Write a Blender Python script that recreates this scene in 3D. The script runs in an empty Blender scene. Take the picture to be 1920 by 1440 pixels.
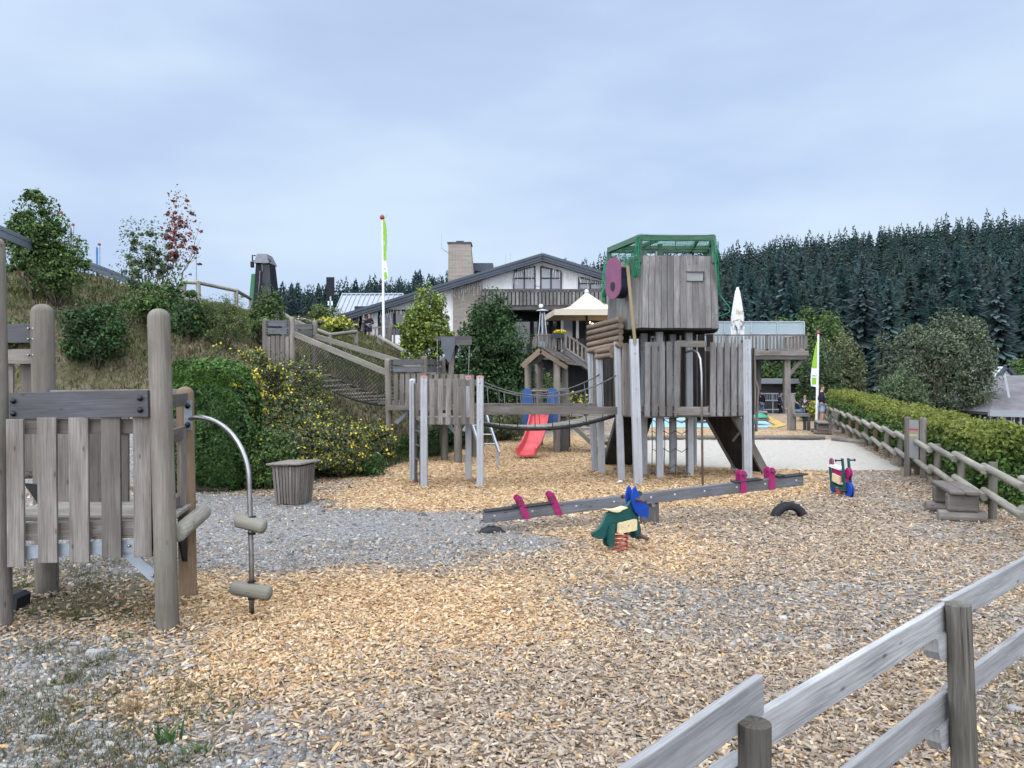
import bpy, math, random
import numpy as np
from mathutils import Vector, Matrix
random.seed(7); RS=np.random.RandomState(11)
scene=bpy.context.scene
COL=scene.collection
# ---------------- camera ----------------
F=1430.0; CZ=2.15; HY=705.0
cd=bpy.data.cameras.new('camera'); cam=bpy.data.objects.new('camera',cd); COL.objects.link(cam)
cam.location=(0,0,CZ); cam.rotation_euler=(math.radians(90),0,0)
cd.sensor_width=36; cd.lens=36*F/1920; cd.shift_y=-(720-HY)/1920; cd.clip_end=3000; cd.clip_start=0.05
scene.camera=cam
# ---------------- world and sun ----------------
SUN_EL=math.radians(40); SUN_ROT=math.radians(205)
w=bpy.data.worlds.new("World"); scene.world=w; w.use_nodes=True
nt=w.node_tree; nt.nodes.clear()
N=nt.nodes.new; L=nt.links.new
out=N('ShaderNodeOutputWorld'); bg=N('ShaderNodeBackground'); sky=N('ShaderNodeTexSky')
sky.sky_type='NISHITA'; sky.sun_disc=False; sky.sun_elevation=SUN_EL; sky.sun_rotation=SUN_ROT
sky.air_density=1.0; sky.dust_density=2.0
tc=N('ShaderNodeTexCoord'); mp=N('ShaderNodeMapping'); mp.inputs['Scale'].default_value=(1.0,1.0,3.2)
nz=N('ShaderNodeTexNoise'); nz.inputs['Scale'].default_value=1.7; nz.inputs['Detail'].default_value=5; nz.inputs['Roughness'].default_value=.5
cr=N('ShaderNodeValToRGB')
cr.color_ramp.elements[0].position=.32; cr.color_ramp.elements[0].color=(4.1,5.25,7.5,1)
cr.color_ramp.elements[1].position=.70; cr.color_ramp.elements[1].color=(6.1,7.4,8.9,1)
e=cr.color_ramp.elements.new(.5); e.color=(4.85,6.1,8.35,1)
mx=N('ShaderNodeMix'); mx.data_type='RGBA'; mx.inputs[0].default_value=.9
L(tc.outputs['Generated'],mp.inputs[0]); L(mp.outputs[0],nz.inputs['Vector']); L(nz.outputs[0],cr.inputs[0])
L(sky.outputs[0],mx.inputs[6]); L(cr.outputs[0],mx.inputs[7])
# overcast sky: brightest round the hidden sun, high behind the camera
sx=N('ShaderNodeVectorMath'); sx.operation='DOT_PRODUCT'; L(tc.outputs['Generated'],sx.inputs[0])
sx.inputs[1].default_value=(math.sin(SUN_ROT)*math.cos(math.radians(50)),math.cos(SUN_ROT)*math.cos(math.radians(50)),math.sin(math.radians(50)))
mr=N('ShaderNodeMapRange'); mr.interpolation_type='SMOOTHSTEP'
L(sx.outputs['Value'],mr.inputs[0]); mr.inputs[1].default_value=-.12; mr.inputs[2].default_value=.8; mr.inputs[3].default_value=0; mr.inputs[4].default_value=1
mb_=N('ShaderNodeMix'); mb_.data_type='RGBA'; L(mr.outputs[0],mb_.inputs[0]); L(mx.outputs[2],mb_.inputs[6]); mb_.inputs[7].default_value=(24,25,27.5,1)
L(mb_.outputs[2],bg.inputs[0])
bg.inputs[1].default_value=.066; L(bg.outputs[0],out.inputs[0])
sd=bpy.data.lights.new('sun','SUN'); sd.energy=1.5; sd.angle=math.radians(35); sd.color=(1,.97,.93)
so=bpy.data.objects.new('sun',sd); COL.objects.link(so)
# sun stands high behind the camera's left shoulder, behind cloud
dv=Vector((math.sin(SUN_ROT)*math.cos(SUN_EL),math.cos(SUN_ROT)*math.cos(SUN_EL),math.sin(SUN_EL)))
so.rotation_euler=dv.to_track_quat('Z','Y').to_euler()
scene.view_settings.view_transform='Standard'; scene.view_settings.look='None'; scene.view_settings.gamma=1
scene.view_settings.exposure=.82
scene.render.resolution_x=1024; scene.render.resolution_y=768
# ---------------- materials ----------------
def newmat(name):
    m=bpy.data.materials.new(name); m.use_nodes=True; t=m.node_tree
    return m,t,t.nodes['Principled BSDF']
def mixc(t,f,a,b,mode='MIX'):
    x=t.nodes.new('ShaderNodeMix'); x.data_type='RGBA'; x.blend_type=mode
    for i,v in ((0,f),(6,a),(7,b)):
        if hasattr(v,'links'): t.links.new(v,x.inputs[i])
        elif i==0: x.inputs[0].default_value=v
        else: x.inputs[i].default_value=(*v,1)
    return x.outputs[2]
def mth(t,op,a,b=0.0,c=None):
    x=t.nodes.new('ShaderNodeMath'); x.operation=op
    for i,v in enumerate((a,b) if c is None else (a,b,c)):
        if hasattr(v,'links'): t.links.new(v,x.inputs[i])
        else: x.inputs[i].default_value=v
    return x.outputs[0]
def ramp(t,f,stops):
    x=t.nodes.new('ShaderNodeValToRGB'); cr=x.color_ramp
    while len(cr.elements)<len(stops): cr.elements.new(.5)
    for e,(p,c) in zip(cr.elements,stops):
        e.position=p; e.color=(*c,1) if len(c)==3 else c
    t.links.new(f,x.inputs[0]); return x.outputs[0]
def noise(t,vec,scale,detail=4,rough=.55,sc3=None):
    if sc3:
        m=t.nodes.new('ShaderNodeMapping'); m.inputs['Scale'].default_value=sc3
        t.links.new(vec,m.inputs[0]); vec=m.outputs[0]
    n=t.nodes.new('ShaderNodeTexNoise'); n.inputs['Scale'].default_value=scale
    n.inputs['Detail'].default_value=detail; n.inputs['Roughness'].default_value=rough
    t.links.new(vec,n.inputs['Vector']); return n.outputs[0]
def bump(t,b,h,strength,dist):
    x=t.nodes.new('ShaderNodeBump'); x.inputs['Strength'].default_value=strength; x.inputs['Distance'].default_value=dist
    t.links.new(h,x.inputs['Height']); t.links.new(x.outputs[0],b.inputs['Normal'])
def attr(t,n):
    x=t.nodes.new('ShaderNodeAttribute'); x.attribute_name=n; return x
def wood(name,lo,hi,stain=(.09,.075,.06),rough=.85,knots=True,green=0,bs=.5,crack=.35):
    m,t,b=newmat(name); uv=t.nodes.new('ShaderNodeTexCoord').outputs['UV']
    ob=t.nodes.new('ShaderNodeTexCoord').outputs['Object']
    n0=noise(t,uv,1.0,3,.6,(1.1,9,1))            # broad streaks
    n1=noise(t,uv,1.0,5,.65,(3.0,75,1))          # grain
    f=mth(t,'ADD',mth(t,'MULTIPLY',n0,.55),mth(t,'MULTIPLY',n1,.6))
    c=ramp(t,f,[(.36,tuple(x*.55 for x in lo)),(.5,lo),(.72,hi)])
    tn=attr(t,'tone').outputs['Fac']
    c=mixc(t,mth(t,'MULTIPLY',tn,.62),c,tuple(x*.42 for x in lo))
    if crack:
        n5=noise(t,uv,1.0,3,.7,(.55,26,1)); ck=ramp(t,n5,[(.475,(0,0,0)),(.497,(1,1,1)),(.503,(1,1,1)),(.525,(0,0,0))])
        n6=noise(t,uv,1.0,2,.5,(.8,5,1)); ck=mth(t,'MULTIPLY',ck,ramp(t,n6,[(.5,(0,0,0)),(.6,(crack,)*3)])); c=mixc(t,ck,c,(.03,.027,.024))
    n2=noise(t,ob,1.3,4)
    c=mixc(t,ramp(t,n2,[(.45,(0,0,0)),(.75,(.6,.6,.6))]),c,stain)
    if green: c=mixc(t,ramp(t,noise(t,ob,2.1,4),[(.45,(0,0,0)),(.7,(green,)*3)]),c,(.16,.19,.12))
    if knots:
        v=t.nodes.new('ShaderNodeTexVoronoi'); mp=t.nodes.new('ShaderNodeMapping'); mp.inputs['Scale'].default_value=(4.2,11,1)
        t.links.new(uv,mp.inputs[0]); t.links.new(mp.outputs[0],v.inputs['Vector']); v.inputs['Scale'].default_value=1
        kk=ramp(t,v.outputs['Distance'],[(.06,(1,1,1)),(.15,(0,0,0))])
        c=mixc(t,mth(t,'MULTIPLY',kk,.75),c,(.07,.05,.04))
    t.links.new(c,b.inputs['Base Color']); b.inputs['Roughness'].default_value=rough
    b.inputs['Specular IOR Level'].default_value=.25
    bump(t,b,f,bs,.006); return m
def plain(name,col,rough=.6,metal=0.,var=.15,scale=3.,bs=0.,spec=.4,dirt=None,bscale=None,trans=0):
    m,t,b=newmat(name); ob=t.nodes.new('ShaderNodeTexCoord').outputs['Object']
    n=noise(t,ob,scale,5,.6)
    c=ramp(t,n,[(.3,tuple(x*(1-var) for x in col)),(.7,tuple(min(1,x*(1+var)) for x in col))])
    if dirt: c=mixc(t,ramp(t,noise(t,ob,scale*1.7,6,.65),[(.48,(0,0,0)),(.72,(.8,.8,.8))]),c,dirt)
    t.links.new(c,b.inputs['Base Color']); b.inputs['Roughness'].default_value=rough; b.inputs['Metallic'].default_value=metal
    b.inputs['Specular IOR Level'].default_value=spec
    if bs: bump(t,b,noise(t,ob,bscale or scale*6,5,.6),bs,.02)
    return m
def colattr(name,rough=.8,trans=0.,spec=.3,mul=None):
    m,t,b=newmat(name); c=attr(t,'col').outputs['Color']
    if mul: c=mixc(t,1.0,c,mul,'MULTIPLY')
    t.links.new(c,b.inputs['Base Color']); b.inputs['Roughness'].default_value=rough; b.inputs['Specular IOR Level'].default_value=spec
    if trans:
        tr=t.nodes.new('ShaderNodeBsdfTranslucent'); t.links.new(c,tr.inputs[0])
        ms=t.nodes.new('ShaderNodeMixShader'); ms.inputs[0].default_value=trans
        t.links.new(b.outputs[0],ms.inputs[1]); t.links.new(tr.outputs[0],ms.inputs[2])
        t.links.new(ms.outputs[0],t.nodes['Material Output'].inputs[0])
    return m
def emit(name,col,s):
    m,t,b=newmat(name); b.inputs['Base Color'].default_value=(*col,1); b.inputs['Emission Color'].default_value=(*col,1); b.inputs['Emission Strength'].default_value=s; return m
M={}
M['gw']=wood('weathered_wood',(.19,.17,.15),(.33,.305,.28))
M['gwd']=wood('dark_weathered_wood',(.10,.095,.095),(.19,.185,.185))
M['blue_wood']=wood('slate_grey_board',(.12,.125,.14),(.21,.215,.235))
M['post']=wood('grey_brown_post',(.21,.185,.16),(.35,.315,.28),green=.35,bs=.25)
M['post_br']=wood('brown_post',(.22,.15,.095),(.34,.245,.16),green=.4,bs=.3)
M['rail']=wood('pale_rail_wood',(.31,.315,.32),(.52,.525,.53),stain=(.2,.2,.2),bs=.3)
M['oldpost']=wood('dark_old_post',(.10,.095,.08),(.22,.205,.18),bs=1.0,crack=1)
M['log']=wood('pale_log',(.30,.28,.24),(.50,.47,.41),stain=(.16,.15,.12),green=.4,bs=.25)
M['tanlog']=wood('tan_log',(.24,.18,.13),(.36,.28,.21),bs=.3)
M['tan']=wood('yellow_pole_wood',(.42,.33,.20),(.55,.45,.3),bs=.2,knots=False)
M['box']=wood('tower_board',(.19,.185,.18),(.36,.35,.34))
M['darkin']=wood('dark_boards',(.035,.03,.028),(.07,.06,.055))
M['alu']=plain('aluminium',(.42,.44,.47),.5,.3,.08,2,dirt=(.35,.36,.37))
M['galv']=plain('galvanised_steel',(.36,.41,.46),.45,.5,.15,12)
M['steel']=plain('steel_tube',(.36,.36,.37),.35,.85,.1,6,dirt=(.25,.24,.22))
M['black']=plain('black_rubber',(.022,.023,.027),.75,0,.3,5,bs=.2)
M['blackp']=plain('black_plastic',(.015,.016,.02),.45,0,.2,5)
M['navyp']=plain('navy_drum',(.02,.022,.04),.5)
M['purple']=plain('magenta_plastic',(.33,.012,.12),.45,0,.12,6,dirt=(.25,.05,.12))
M['mauve']=plain('mauve_plastic',(.20,.07,.14),.6,0,.12,4)
M['green']=plain('dark_green_plastic',(.012,.085,.075),.42,0,.12,4,dirt=(.03,.11,.10))
M['blue']=plain('blue_plastic',(.008,.055,.36),.42,0,.12,4,dirt=(.02,.08,.38))
M['cream']=plain('cream_plastic',(.72,.60,.36),.5,0,.08,8,dirt=(.55,.45,.28))
M['redm']=plain('red_spring_paint',(.42,.075,.06),.5,0,.2,9,dirt=(.35,.13,.1))
M['brownp']=plain('brown_peg',(.10,.055,.05),.5)
M['slide']=plain('coral_slide_plastic',(.62,.085,.095),.38,0,.08,3,dirt=(.55,.16,.15))
M['bpanel']=plain('blue_panel',(.03,.10,.30),.5,0,.15,4)
M['redcap']=plain('red_cap',(.36,.13,.12),.5)
M['net']=plain('green_net',(.02,.24,.12),.7)
M['bnet']=plain('black_net',(.012,.012,.013),.8)
M['rope']=plain('grey_rope',(.13,.13,.13),.9)
M['white']=plain('white_paint',(.74,.76,.80),.6,0,.05,2)
M['wall']=plain('white_render_wall',(.82,.83,.84),.9,0,.06,.8,dirt=(.72,.74,.75))
M['retain']=plain('pale_blue_concrete',(.40,.50,.53),.9,0,.1,2,dirt=(.3,.38,.4))
M['roof']=plain('blue_grey_metal_roof',(.055,.068,.09),.45,.2,.15,1)
M['roof2']=plain('pale_metal_roof',(.36,.40,.46),.4,.3,.06,1)
M['darkwall']=plain('dark_recess_wall',(.03,.03,.034),.8)
M['glassd']=plain('dark_window_glass',(.05,.06,.075),.08,0,.1,1,spec=.8)
M['glassl']=plain('pale_window_glass',(.22,.24,.27),.1,0,.15,1,spec=.8)
M['frame']=plain('dark_frame',(.025,.028,.035),.6)
M['canvas']=plain('beige_canvas',(.52,.46,.37),.9,0,.05,2)
M['umb']=plain('white_canvas',(.70,.71,.72),.9,0,.06,4,dirt=(.5,.48,.44))
M['gold']=plain('gold_print',(.42,.31,.16),.8)
M['lime']=plain('lime_flag',(.24,.46,.04),.8,0,.06,2)
M['flagw']=plain('white_flag',(.70,.73,.78),.8,0,.05,2)
M['grey']=plain('grey_print',(.17,.18,.20),.8)
M['redball']=plain('red_ball',(.30,.04,.06),.4)
M['tblue']=plain('banner_blue',(.05,.16,.4),.7)
M['tgreen']=plain('banner_green',(.16,.36,.12),.7)
M['clad']=plain('black_cladding',(.022,.024,.03),.8,0,.2,1,spec=.15)
M['gclad']=plain('green_cladding',(.03,.16,.07),.6)
M['pool']=plain('turquoise_surface',(.30,.46,.49),.7,0,.08,.6)
M['yedge']=plain('ochre_edge',(.50,.34,.10),.8,0,.2,3)
M['pgreen']=plain('green_plastic',(.03,.30,.17),.5)
M['bulb']=emit('warm_bulb',(1,.72,.35),9)
M['strand']=plain('white_strand',(.75,.78,.82),.6)
M['globe']=plain('white_globe',(.8,.8,.78),.4)
M['slate']=plain('slate_roof',(.15,.145,.155),.75,0,.25,.7,dirt=(.22,.2,.2),bs=.4,bscale=3)
M['greywall']=plain('grey_house_wall',(.085,.085,.095),.8,0,.15,.8)
M['lwall']=plain('pale_house_wall',(.30,.32,.34),.8,0,.1,.8)
M['skin']=plain('skin',(.50,.29,.21),.55,0,.05,8)
M['navy']=plain('navy_cloth',(.012,.014,.03),.9,0,.2,8)
M['bcloth']=plain('dark_blue_cloth',(.02,.035,.075),.9,0,.2,8)
M['jeans']=plain('denim',(.13,.2,.33),.9,0,.2,8)
M['lshort']=plain('pale_blue_cloth',(.32,.40,.52),.9,0,.1,8)
M['gcloth']=plain('grey_cloth',(.12,.13,.18),.9,0,.2,8)
M['hair']=plain('brown_hair',(.05,.03,.02),.8); M['fair']=plain('fair_hair',(.30,.2,.11),.8)
M['bark']=plain('bark',(.10,.08,.06),.95,0,.3,6,bs=.6)
M['sign']=plain('pale_sign_panel',(.26,.27,.27),.6,0,.1,4)
M['yel']=plain('yellow_paint',(.6,.5,.08),.6); M['red']=plain('red_paint',(.5,.05,.06),.6)
M['asph']=plain('asphalt',(.16,.165,.17),.9,0,.1,.5)
M['leaf']=colattr('foliage',.6,.25,.35); M['petal']=colattr('petals',.7,.2,.2)
M['chip']=colattr('chips',.85,0,.2); M['needle']=colattr('needles',.8,.1,.15)
# stone courses for the chimney
def stone():
    m,t,b=newmat('chimney_stone'); ob=t.nodes.new('ShaderNodeTexCoord').outputs['Object']
    br=t.nodes.new('ShaderNodeTexBrick'); mp=t.nodes.new('ShaderNodeMapping'); mp.inputs['Rotation'].default_value=(math.radians(90),0,0)
    t.links.new(ob,mp.inputs[0]); t.links.new(mp.outputs[0],br.inputs[0])
    br.inputs['Scale'].default_value=1; br.inputs['Brick Width'].default_value=.42; br.inputs['Row Height'].default_value=.09
    br.inputs['Mortar Size'].default_value=.012; br.inputs['Color1'].default_value=(.36,.31,.26,1); br.inputs['Color2'].default_value=(.2,.18,.16,1); br.inputs['Mortar'].default_value=(.08,.075,.07,1)
    c=mixc(t,.35,br.outputs[0],(.4,.36,.31)); t.links.new(c,b.inputs['Base Color']); b.inputs['Roughness'].default_value=.9
    bump(t,b,br.outputs[1],.6,-.03); return m
M['stone']=stone()
# ---------------- mesh building ----------------
ORG={}
def V(*a): return Vector(a[0] if len(a)==1 else a)
def P(px,py,Y): return Vector(((px-960)/F*Y,Y,CZ-(py-HY)/F*Y))
def GY(py): return CZ*F/(py-HY)
class MB:
    def __init__(s): s.v=[];s.f=[];s.uv=[];s.sm=[];s.t=[]
    def add(s,vs,fs,uvs,sm=False,tone=None):
        b=len(s.v); tone=random.random() if tone is None else tone
        s.v+=[tuple(x) for x in vs]; s.t+=[tone]*len(vs)
        for f,u in zip(fs,uvs): s.f.append([b+i for i in f]); s.uv.append(u); s.sm.append(sm)
    def bar(s,p,q,w,h,up=(0,0,1),tone=None,w2=None,h2=None):
        p=V(p);q=V(q);d=q-p;Ln=d.length
        if Ln<1e-6: return
        d.normalize(); up=V(up)
        if abs(d.dot(up))>.98: up=Vector((0,1,0)) if abs(d.y)<.9 else Vector((1,0,0))
        sd=d.cross(up).normalized(); up=sd.cross(d).normalized()
        w2=w if w2 is None else w2; h2=h if h2 is None else h2
        vs=[]
        for c,ww,hh in ((p,w,h),(q,w2,h2)):
            for a,b in ((-1,-1),(1,-1),(1,1),(-1,1)): vs.append(c+sd*(a*ww/2)+up*(b*hh/2))
        o=random.random()*37; r=random.random()*19
        fs=[(0,1,5,4),(1,2,6,5),(2,3,7,6),(3,0,4,7),(3,2,1,0),(4,5,6,7)]
        def lu(a,wd): return [(o,r+a),(o,r+a+wd),(o+Ln,r+a+wd),(o+Ln,r+a)]
        e=[(o,r),(o+.03,r),(o+.03,r+h),(o,r+h)]
        s.add(vs,fs,[lu(0,w),lu(w,h),lu(w+h,w),lu(2*w+h,h),e,e],False,tone)
    def box(s,x0,x1,y0,y1,z0,z1,tone=None):
        dx,dy,dz=x1-x0,y1-y0,z1-z0; cx,cy,cz=(x0+x1)/2,(y0+y1)/2,(z0+z1)/2
        if dx>=dy and dx>=dz: s.bar((x0,cy,cz),(x1,cy,cz),dy,dz,(0,0,1),tone)
        elif dy>=dz: s.bar((cx,y0,cz),(cx,y1,cz),dx,dz,(0,0,1),tone)
        else: s.bar((cx,cy,z0),(cx,cy,z1),dx,dy,(0,1,0),tone)
    def cyl(s,p,q,r1,r2=None,n=14,dome=0,dome0=0,tone=None,squash=1):
        r2=r1 if r2 is None else r2; p=V(p);q=V(q);d=(q-p);Ln=d.length;d.normalize()
        prof=[]
        if dome0: prof+=[(-dome0*math.cos(a)*r1+dome0*r1,r1*math.sin(a)) for a in (0.01,.4,.8,1.2)]
        else: prof.append((0,r1*.0001))
        if not dome0: prof.append((0,r1,True))
        else: prof.append((dome0*r1,r1))
        if dome: prof+=[(Ln-dome*r2,r2)]+[(Ln-dome*r2+dome*r2*math.sin(a),r2*math.cos(a)) for a in (.35,.7,1.05,1.35,1.56)]
        else: prof+=[(Ln,r2),(Ln,r2*.0001,True)]
        s.lathe(p,d,prof,n,tone)
    def lathe(s,p,ax,prof,n=14,tone=None):
        p=V(p);ax=V(ax).normalized(); a=Vector((0,0,1)) if abs(ax.z)<.9 else Vector((1,0,0))
        u=ax.cross(a).normalized(); v=ax.cross(u)
        o=random.random()*37; r=random.random()*19; tone=random.random() if tone is None else tone
        R=max(x[1] for x in prof); ln=0
        for k in range(len(prof)-1):
            (h0,r0),(h1,r1)=prof[k][:2],prof[k+1][:2]
            ring=[];seg=math.hypot(h1-h0,r1-r0)
            flat=abs(h1-h0)<1e-5
            vs=[]
            for h,rr in ((h0,r0),(h1,r1)):
                for i in range(n):
                    t=2*math.pi*i/n; vs.append(p+ax*h+u*(rr*math.cos(t))+v*(rr*math.sin(t)))
            fs=[];uvs=[]
            for i in range(n):
                j=(i+1)%n; fs.append((i,j,n+j,n+i))
                a0=2*math.pi*R*i/n;a1=2*math.pi*R*(i+1)/n
                uvs.append([(o+ln,r+a0),(o+ln,r+a1),(o+ln+seg,r+a1),(o+ln+seg,r+a0)])
            b=len(s.v)
            if k>0 and not flat and not s._lastflat:
                # share ring with previous band for smooth shading
                b0=s._ring; s.v+=[tuple(x) for x in vs[n:]]; s.t+=[tone]*n; b1=len(s.v)-n
                for i,(f,uu) in enumerate(zip(fs,uvs)):
                    j=(i+1)%n; s.f.append([b0+i,b0+j,b1+j,b1+i]); s.uv.append(uu); s.sm.append(True)
                s._ring=b1
            else:
                s.add(vs,fs,uvs,not flat,tone); s._ring=b+n
            s._lastflat=flat; ln+=seg
    def sphere(s,c,r,n=12,k=8,sq=1,tone=None):
        prof=[(-r*sq*math.cos(math.pi*i/k),max(1e-4,r*math.sin(math.pi*i/k))) for i in range(k+1)]
        s.lathe(c,(0,0,1),prof,n,tone)
    def tube(s,pts,r,n=6,closed=False):
        pts=[V(p) for p in pts]; m=len(pts); vs=[];o=random.random()*9;pu=None
        for i in range(m):
            a=pts[i-1] if i>0 or closed else pts[i]; b=pts[(i+1)%m] if i<m-1 or closed else pts[i]
            d=(b-a).normalized()
            if pu is None: ref=Vector((0,0,1)) if abs(d.z)<.9 else Vector((1,0,0)); u=d.cross(ref).normalized()
            else: u=(pu-d*pu.dot(d)).normalized()
            pu=u; v=d.cross(u); rr=r[i] if isinstance(r,(list,tuple)) else r
            for k in range(n):
                t=2*math.pi*k/n; vs.append(pts[i]+u*(rr*math.cos(t))+v*(rr*math.sin(t)))
        fs=[];uvs=[];ln=0
        for i in range(m if closed else m-1):
            j=(i+1)%m; sg=(pts[j]-pts[i]).length
            for k in range(n):
                l=(k+1)%n; fs.append((i*n+k,i*n+l,j*n+l,j*n+k)); uvs.append([(o+ln,k*.02),(o+ln,k*.02+.02),(o+ln+sg,k*.02+.02),(o+ln+sg,k*.02)])
            ln+=sg
        if not closed:
            fs+= [tuple(range(n))[::-1],tuple((m-1)*n+k for k in range(n))]; uvs+=[[(0,0)]*n]*2
        s.add(vs,fs,uvs,n>3)
    def prism(s,pts,O,U,Vv,th,N=None):
        O=V(O);U=V(U).normalized();Vv=V(Vv).normalized(); N=U.cross(Vv).normalized() if N is None else V(N)
        a=sum(pts[i][0]*pts[(i+1)%len(pts)][1]-pts[(i+1)%len(pts)][0]*pts[i][1] for i in range(len(pts)))
        if a<0: pts=pts[::-1]
        n=len(pts); o=random.random()*9
        fr=[O+U*x+Vv*y+N*(th/2) for x,y in pts]; bk=[O+U*x+Vv*y-N*(th/2) for x,y in pts]
        fs=[tuple(range(n)),tuple(range(2*n-1,n-1,-1))]; uvs=[[(o+x,y) for x,y in pts],[(o+x,y) for x,y in pts[::-1]]]
        s.add(fr+bk,fs,uvs,False,.3)
        vs=[];fs=[];uvs=[]
        for i in range(n):
            j=(i+1)%n; b=len(vs); vs+=[fr[i],bk[i],bk[j],fr[j]]; fs.append((b,b+1,b+2,b+3)); uvs.append([(0,0),(0,th),(.1,th),(.1,0)])
        s.add(vs,fs,uvs,False,.3)
    def poly(s,pts,th=.05,ax=(0,0,1)):
        """vertical extrusion of a 3d polygon along ax"""
        ax=V(ax).normalized(); n=len(pts); top=[V(p) for p in pts]; bot=[p-ax*th for p in top]
        s.add(top+bot,[tuple(range(n)),tuple(range(2*n-1,n-1,-1))],[[(p.x,p.y+p.z) for p in top],[(p.x,p.y+p.z) for p in bot[::-1]]],False,.3)
        for i in range(n):
            j=(i+1)%n; s.add([top[i],bot[i],bot[j],top[j]],[(0,1,2,3)],[[(0,0),(0,th),((top[i]-top[j]).length,th),((top[i]-top[j]).length,0)]],False,.3)
    def build_each(s,name,mat,parent,bevel=0):
        par=list(range(len(s.v)))
        def fd(i):
            while par[i]!=i: par[i]=par[par[i]]; i=par[i]
            return i
        for f in s.f:
            r=fd(f[0])
            for i in f[1:]: par[fd(i)]=r
        grp={}
        for k,f in enumerate(s.f): grp.setdefault(fd(f[0]),[]).append(k)
        for ks in grp.values():
            m=MB(); ids=sorted({i for k in ks for i in s.f[k]}); mp={i:j for j,i in enumerate(ids)}
            m.v=[s.v[i] for i in ids]; m.t=[s.t[i] for i in ids]; m.f=[[mp[i] for i in s.f[k]] for k in ks]; m.uv=[s.uv[k] for k in ks]; m.sm=[s.sm[k] for k in ks]; m.build(name,mat,parent,bevel=bevel)
    def build(s,name,mat,parent=None,loc=None,bevel=0):
        org=ORG[parent.name] if parent else V(loc if loc is not None else (0,0,0))
        me=bpy.data.meshes.new(name)
        me.from_pydata([(x-org.x,y-org.y,z-org.z) for x,y,z in s.v],[],s.f)
        uvl=me.uv_layers.new(name='UVMap'); flat=[c for u in s.uv for p in u for c in p]
        uvl.data.foreach_set('uv',flat)
        me.polygons.foreach_set('use_smooth',s.sm)
        ta=me.attributes.new('tone','FLOAT','POINT'); ta.data.foreach_set('value',s.t)
        me.materials.append(M[mat] if isinstance(mat,str) else mat)
        o=bpy.data.objects.new(name,me); COL.objects.link(o); ORG[o.name]=org
        if parent: o.parent=parent
        else: o.location=org
        if bevel:
            bv=o.modifiers.new('bevel','BEVEL'); bv.width=bevel; bv.segments=2; bv.limit_method='ANGLE'; bv.angle_limit=.9
        return o
def tag(o,label,cat,group=None):
    o['label']=label; o['category']=cat
    if group: o['group']=group
    return o
def thing(name,label,cat,loc,group=None):
    o=bpy.data.objects.new(name,None); COL.objects.link(o); o.location=V(loc); o.empty_display_size=.2; ORG[o.name]=V(loc)
    return tag(o,label,cat,group)
def dup(root,loc,rz,label=None):
    r=root.copy(); COL.objects.link(r); r.location=loc; r.rotation_euler=(0,0,rz)
    if label: r['label']=label
    for ch in list(root.children):
        c=ch.copy(); COL.objects.link(c); c.parent=r
        for g in list(ch.children):
            d=g.copy(); COL.objects.link(d); d.parent=c
    return r
def npmesh(name,verts,faces,mat,cols=None,parent=None,loc=None,smooth=False):
    verts=np.asarray(verts,dtype=np.float32).reshape(-1,3).copy(); faces=np.asarray(faces,dtype=np.int32)
    org=ORG[parent.name] if parent else V(loc if loc is not None else (0,0,0))
    verts-=np.array(org,dtype=np.float32)
    me=bpy.data.meshes.new(name); k=faces.shape[1]
    me.vertices.add(len(verts)); me.vertices.foreach_set('co',verts.ravel())
    me.loops.add(faces.size); me.loops.foreach_set('vertex_index',faces.ravel())
    me.polygons.add(len(faces)); me.polygons.foreach_set('loop_start',np.arange(0,faces.size,k,dtype=np.int32))
    me.update(calc_edges=True)
    if smooth: me.polygons.foreach_set('use_smooth',np.ones(len(faces),dtype=bool))
    if cols is not None:
        c=np.ones((len(verts),4),dtype=np.float32); c[:,:cols.shape[1]]=cols
        a=me.attributes.new('col','FLOAT_COLOR','POINT'); a.data.foreach_set('color',c.ravel())
    me.materials.append(M[mat] if isinstance(mat,str) else mat)
    o=bpy.data.objects.new(name,me); COL.objects.link(o); ORG[o.name]=org
    if parent: o.parent=parent
    else: o.location=org
    return o
def text(name,s,size,O,U,Vv,mat,parent,th=.002,mirror=False):
    c=bpy.data.curves.new(name,'FONT'); c.body=s; c.size=size; c.extrude=th; c.align_x='CENTER'; c.align_y='CENTER'
    t=bpy.data.objects.new(name,c); COL.objects.link(t)
    me=bpy.data.meshes.new_from_object(t.evaluated_get(bpy.context.evaluated_depsgraph_get())); bpy.data.objects.remove(t)
    U=V(U).normalized();Vv=V(Vv).normalized();Nn=U.cross(Vv); org=ORG[parent.name]; O=V(O)
    for v in me.vertices:
        x=-v.co.x if mirror else v.co.x
        v.co=O+U*x+Vv*v.co.y+Nn*v.co.z-org
    me.materials.clear(); me.materials.append(M[mat])
    o=bpy.data.objects.new(name,me); COL.objects.link(o); o.parent=parent; ORG[o.name]=org
    return o
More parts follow.
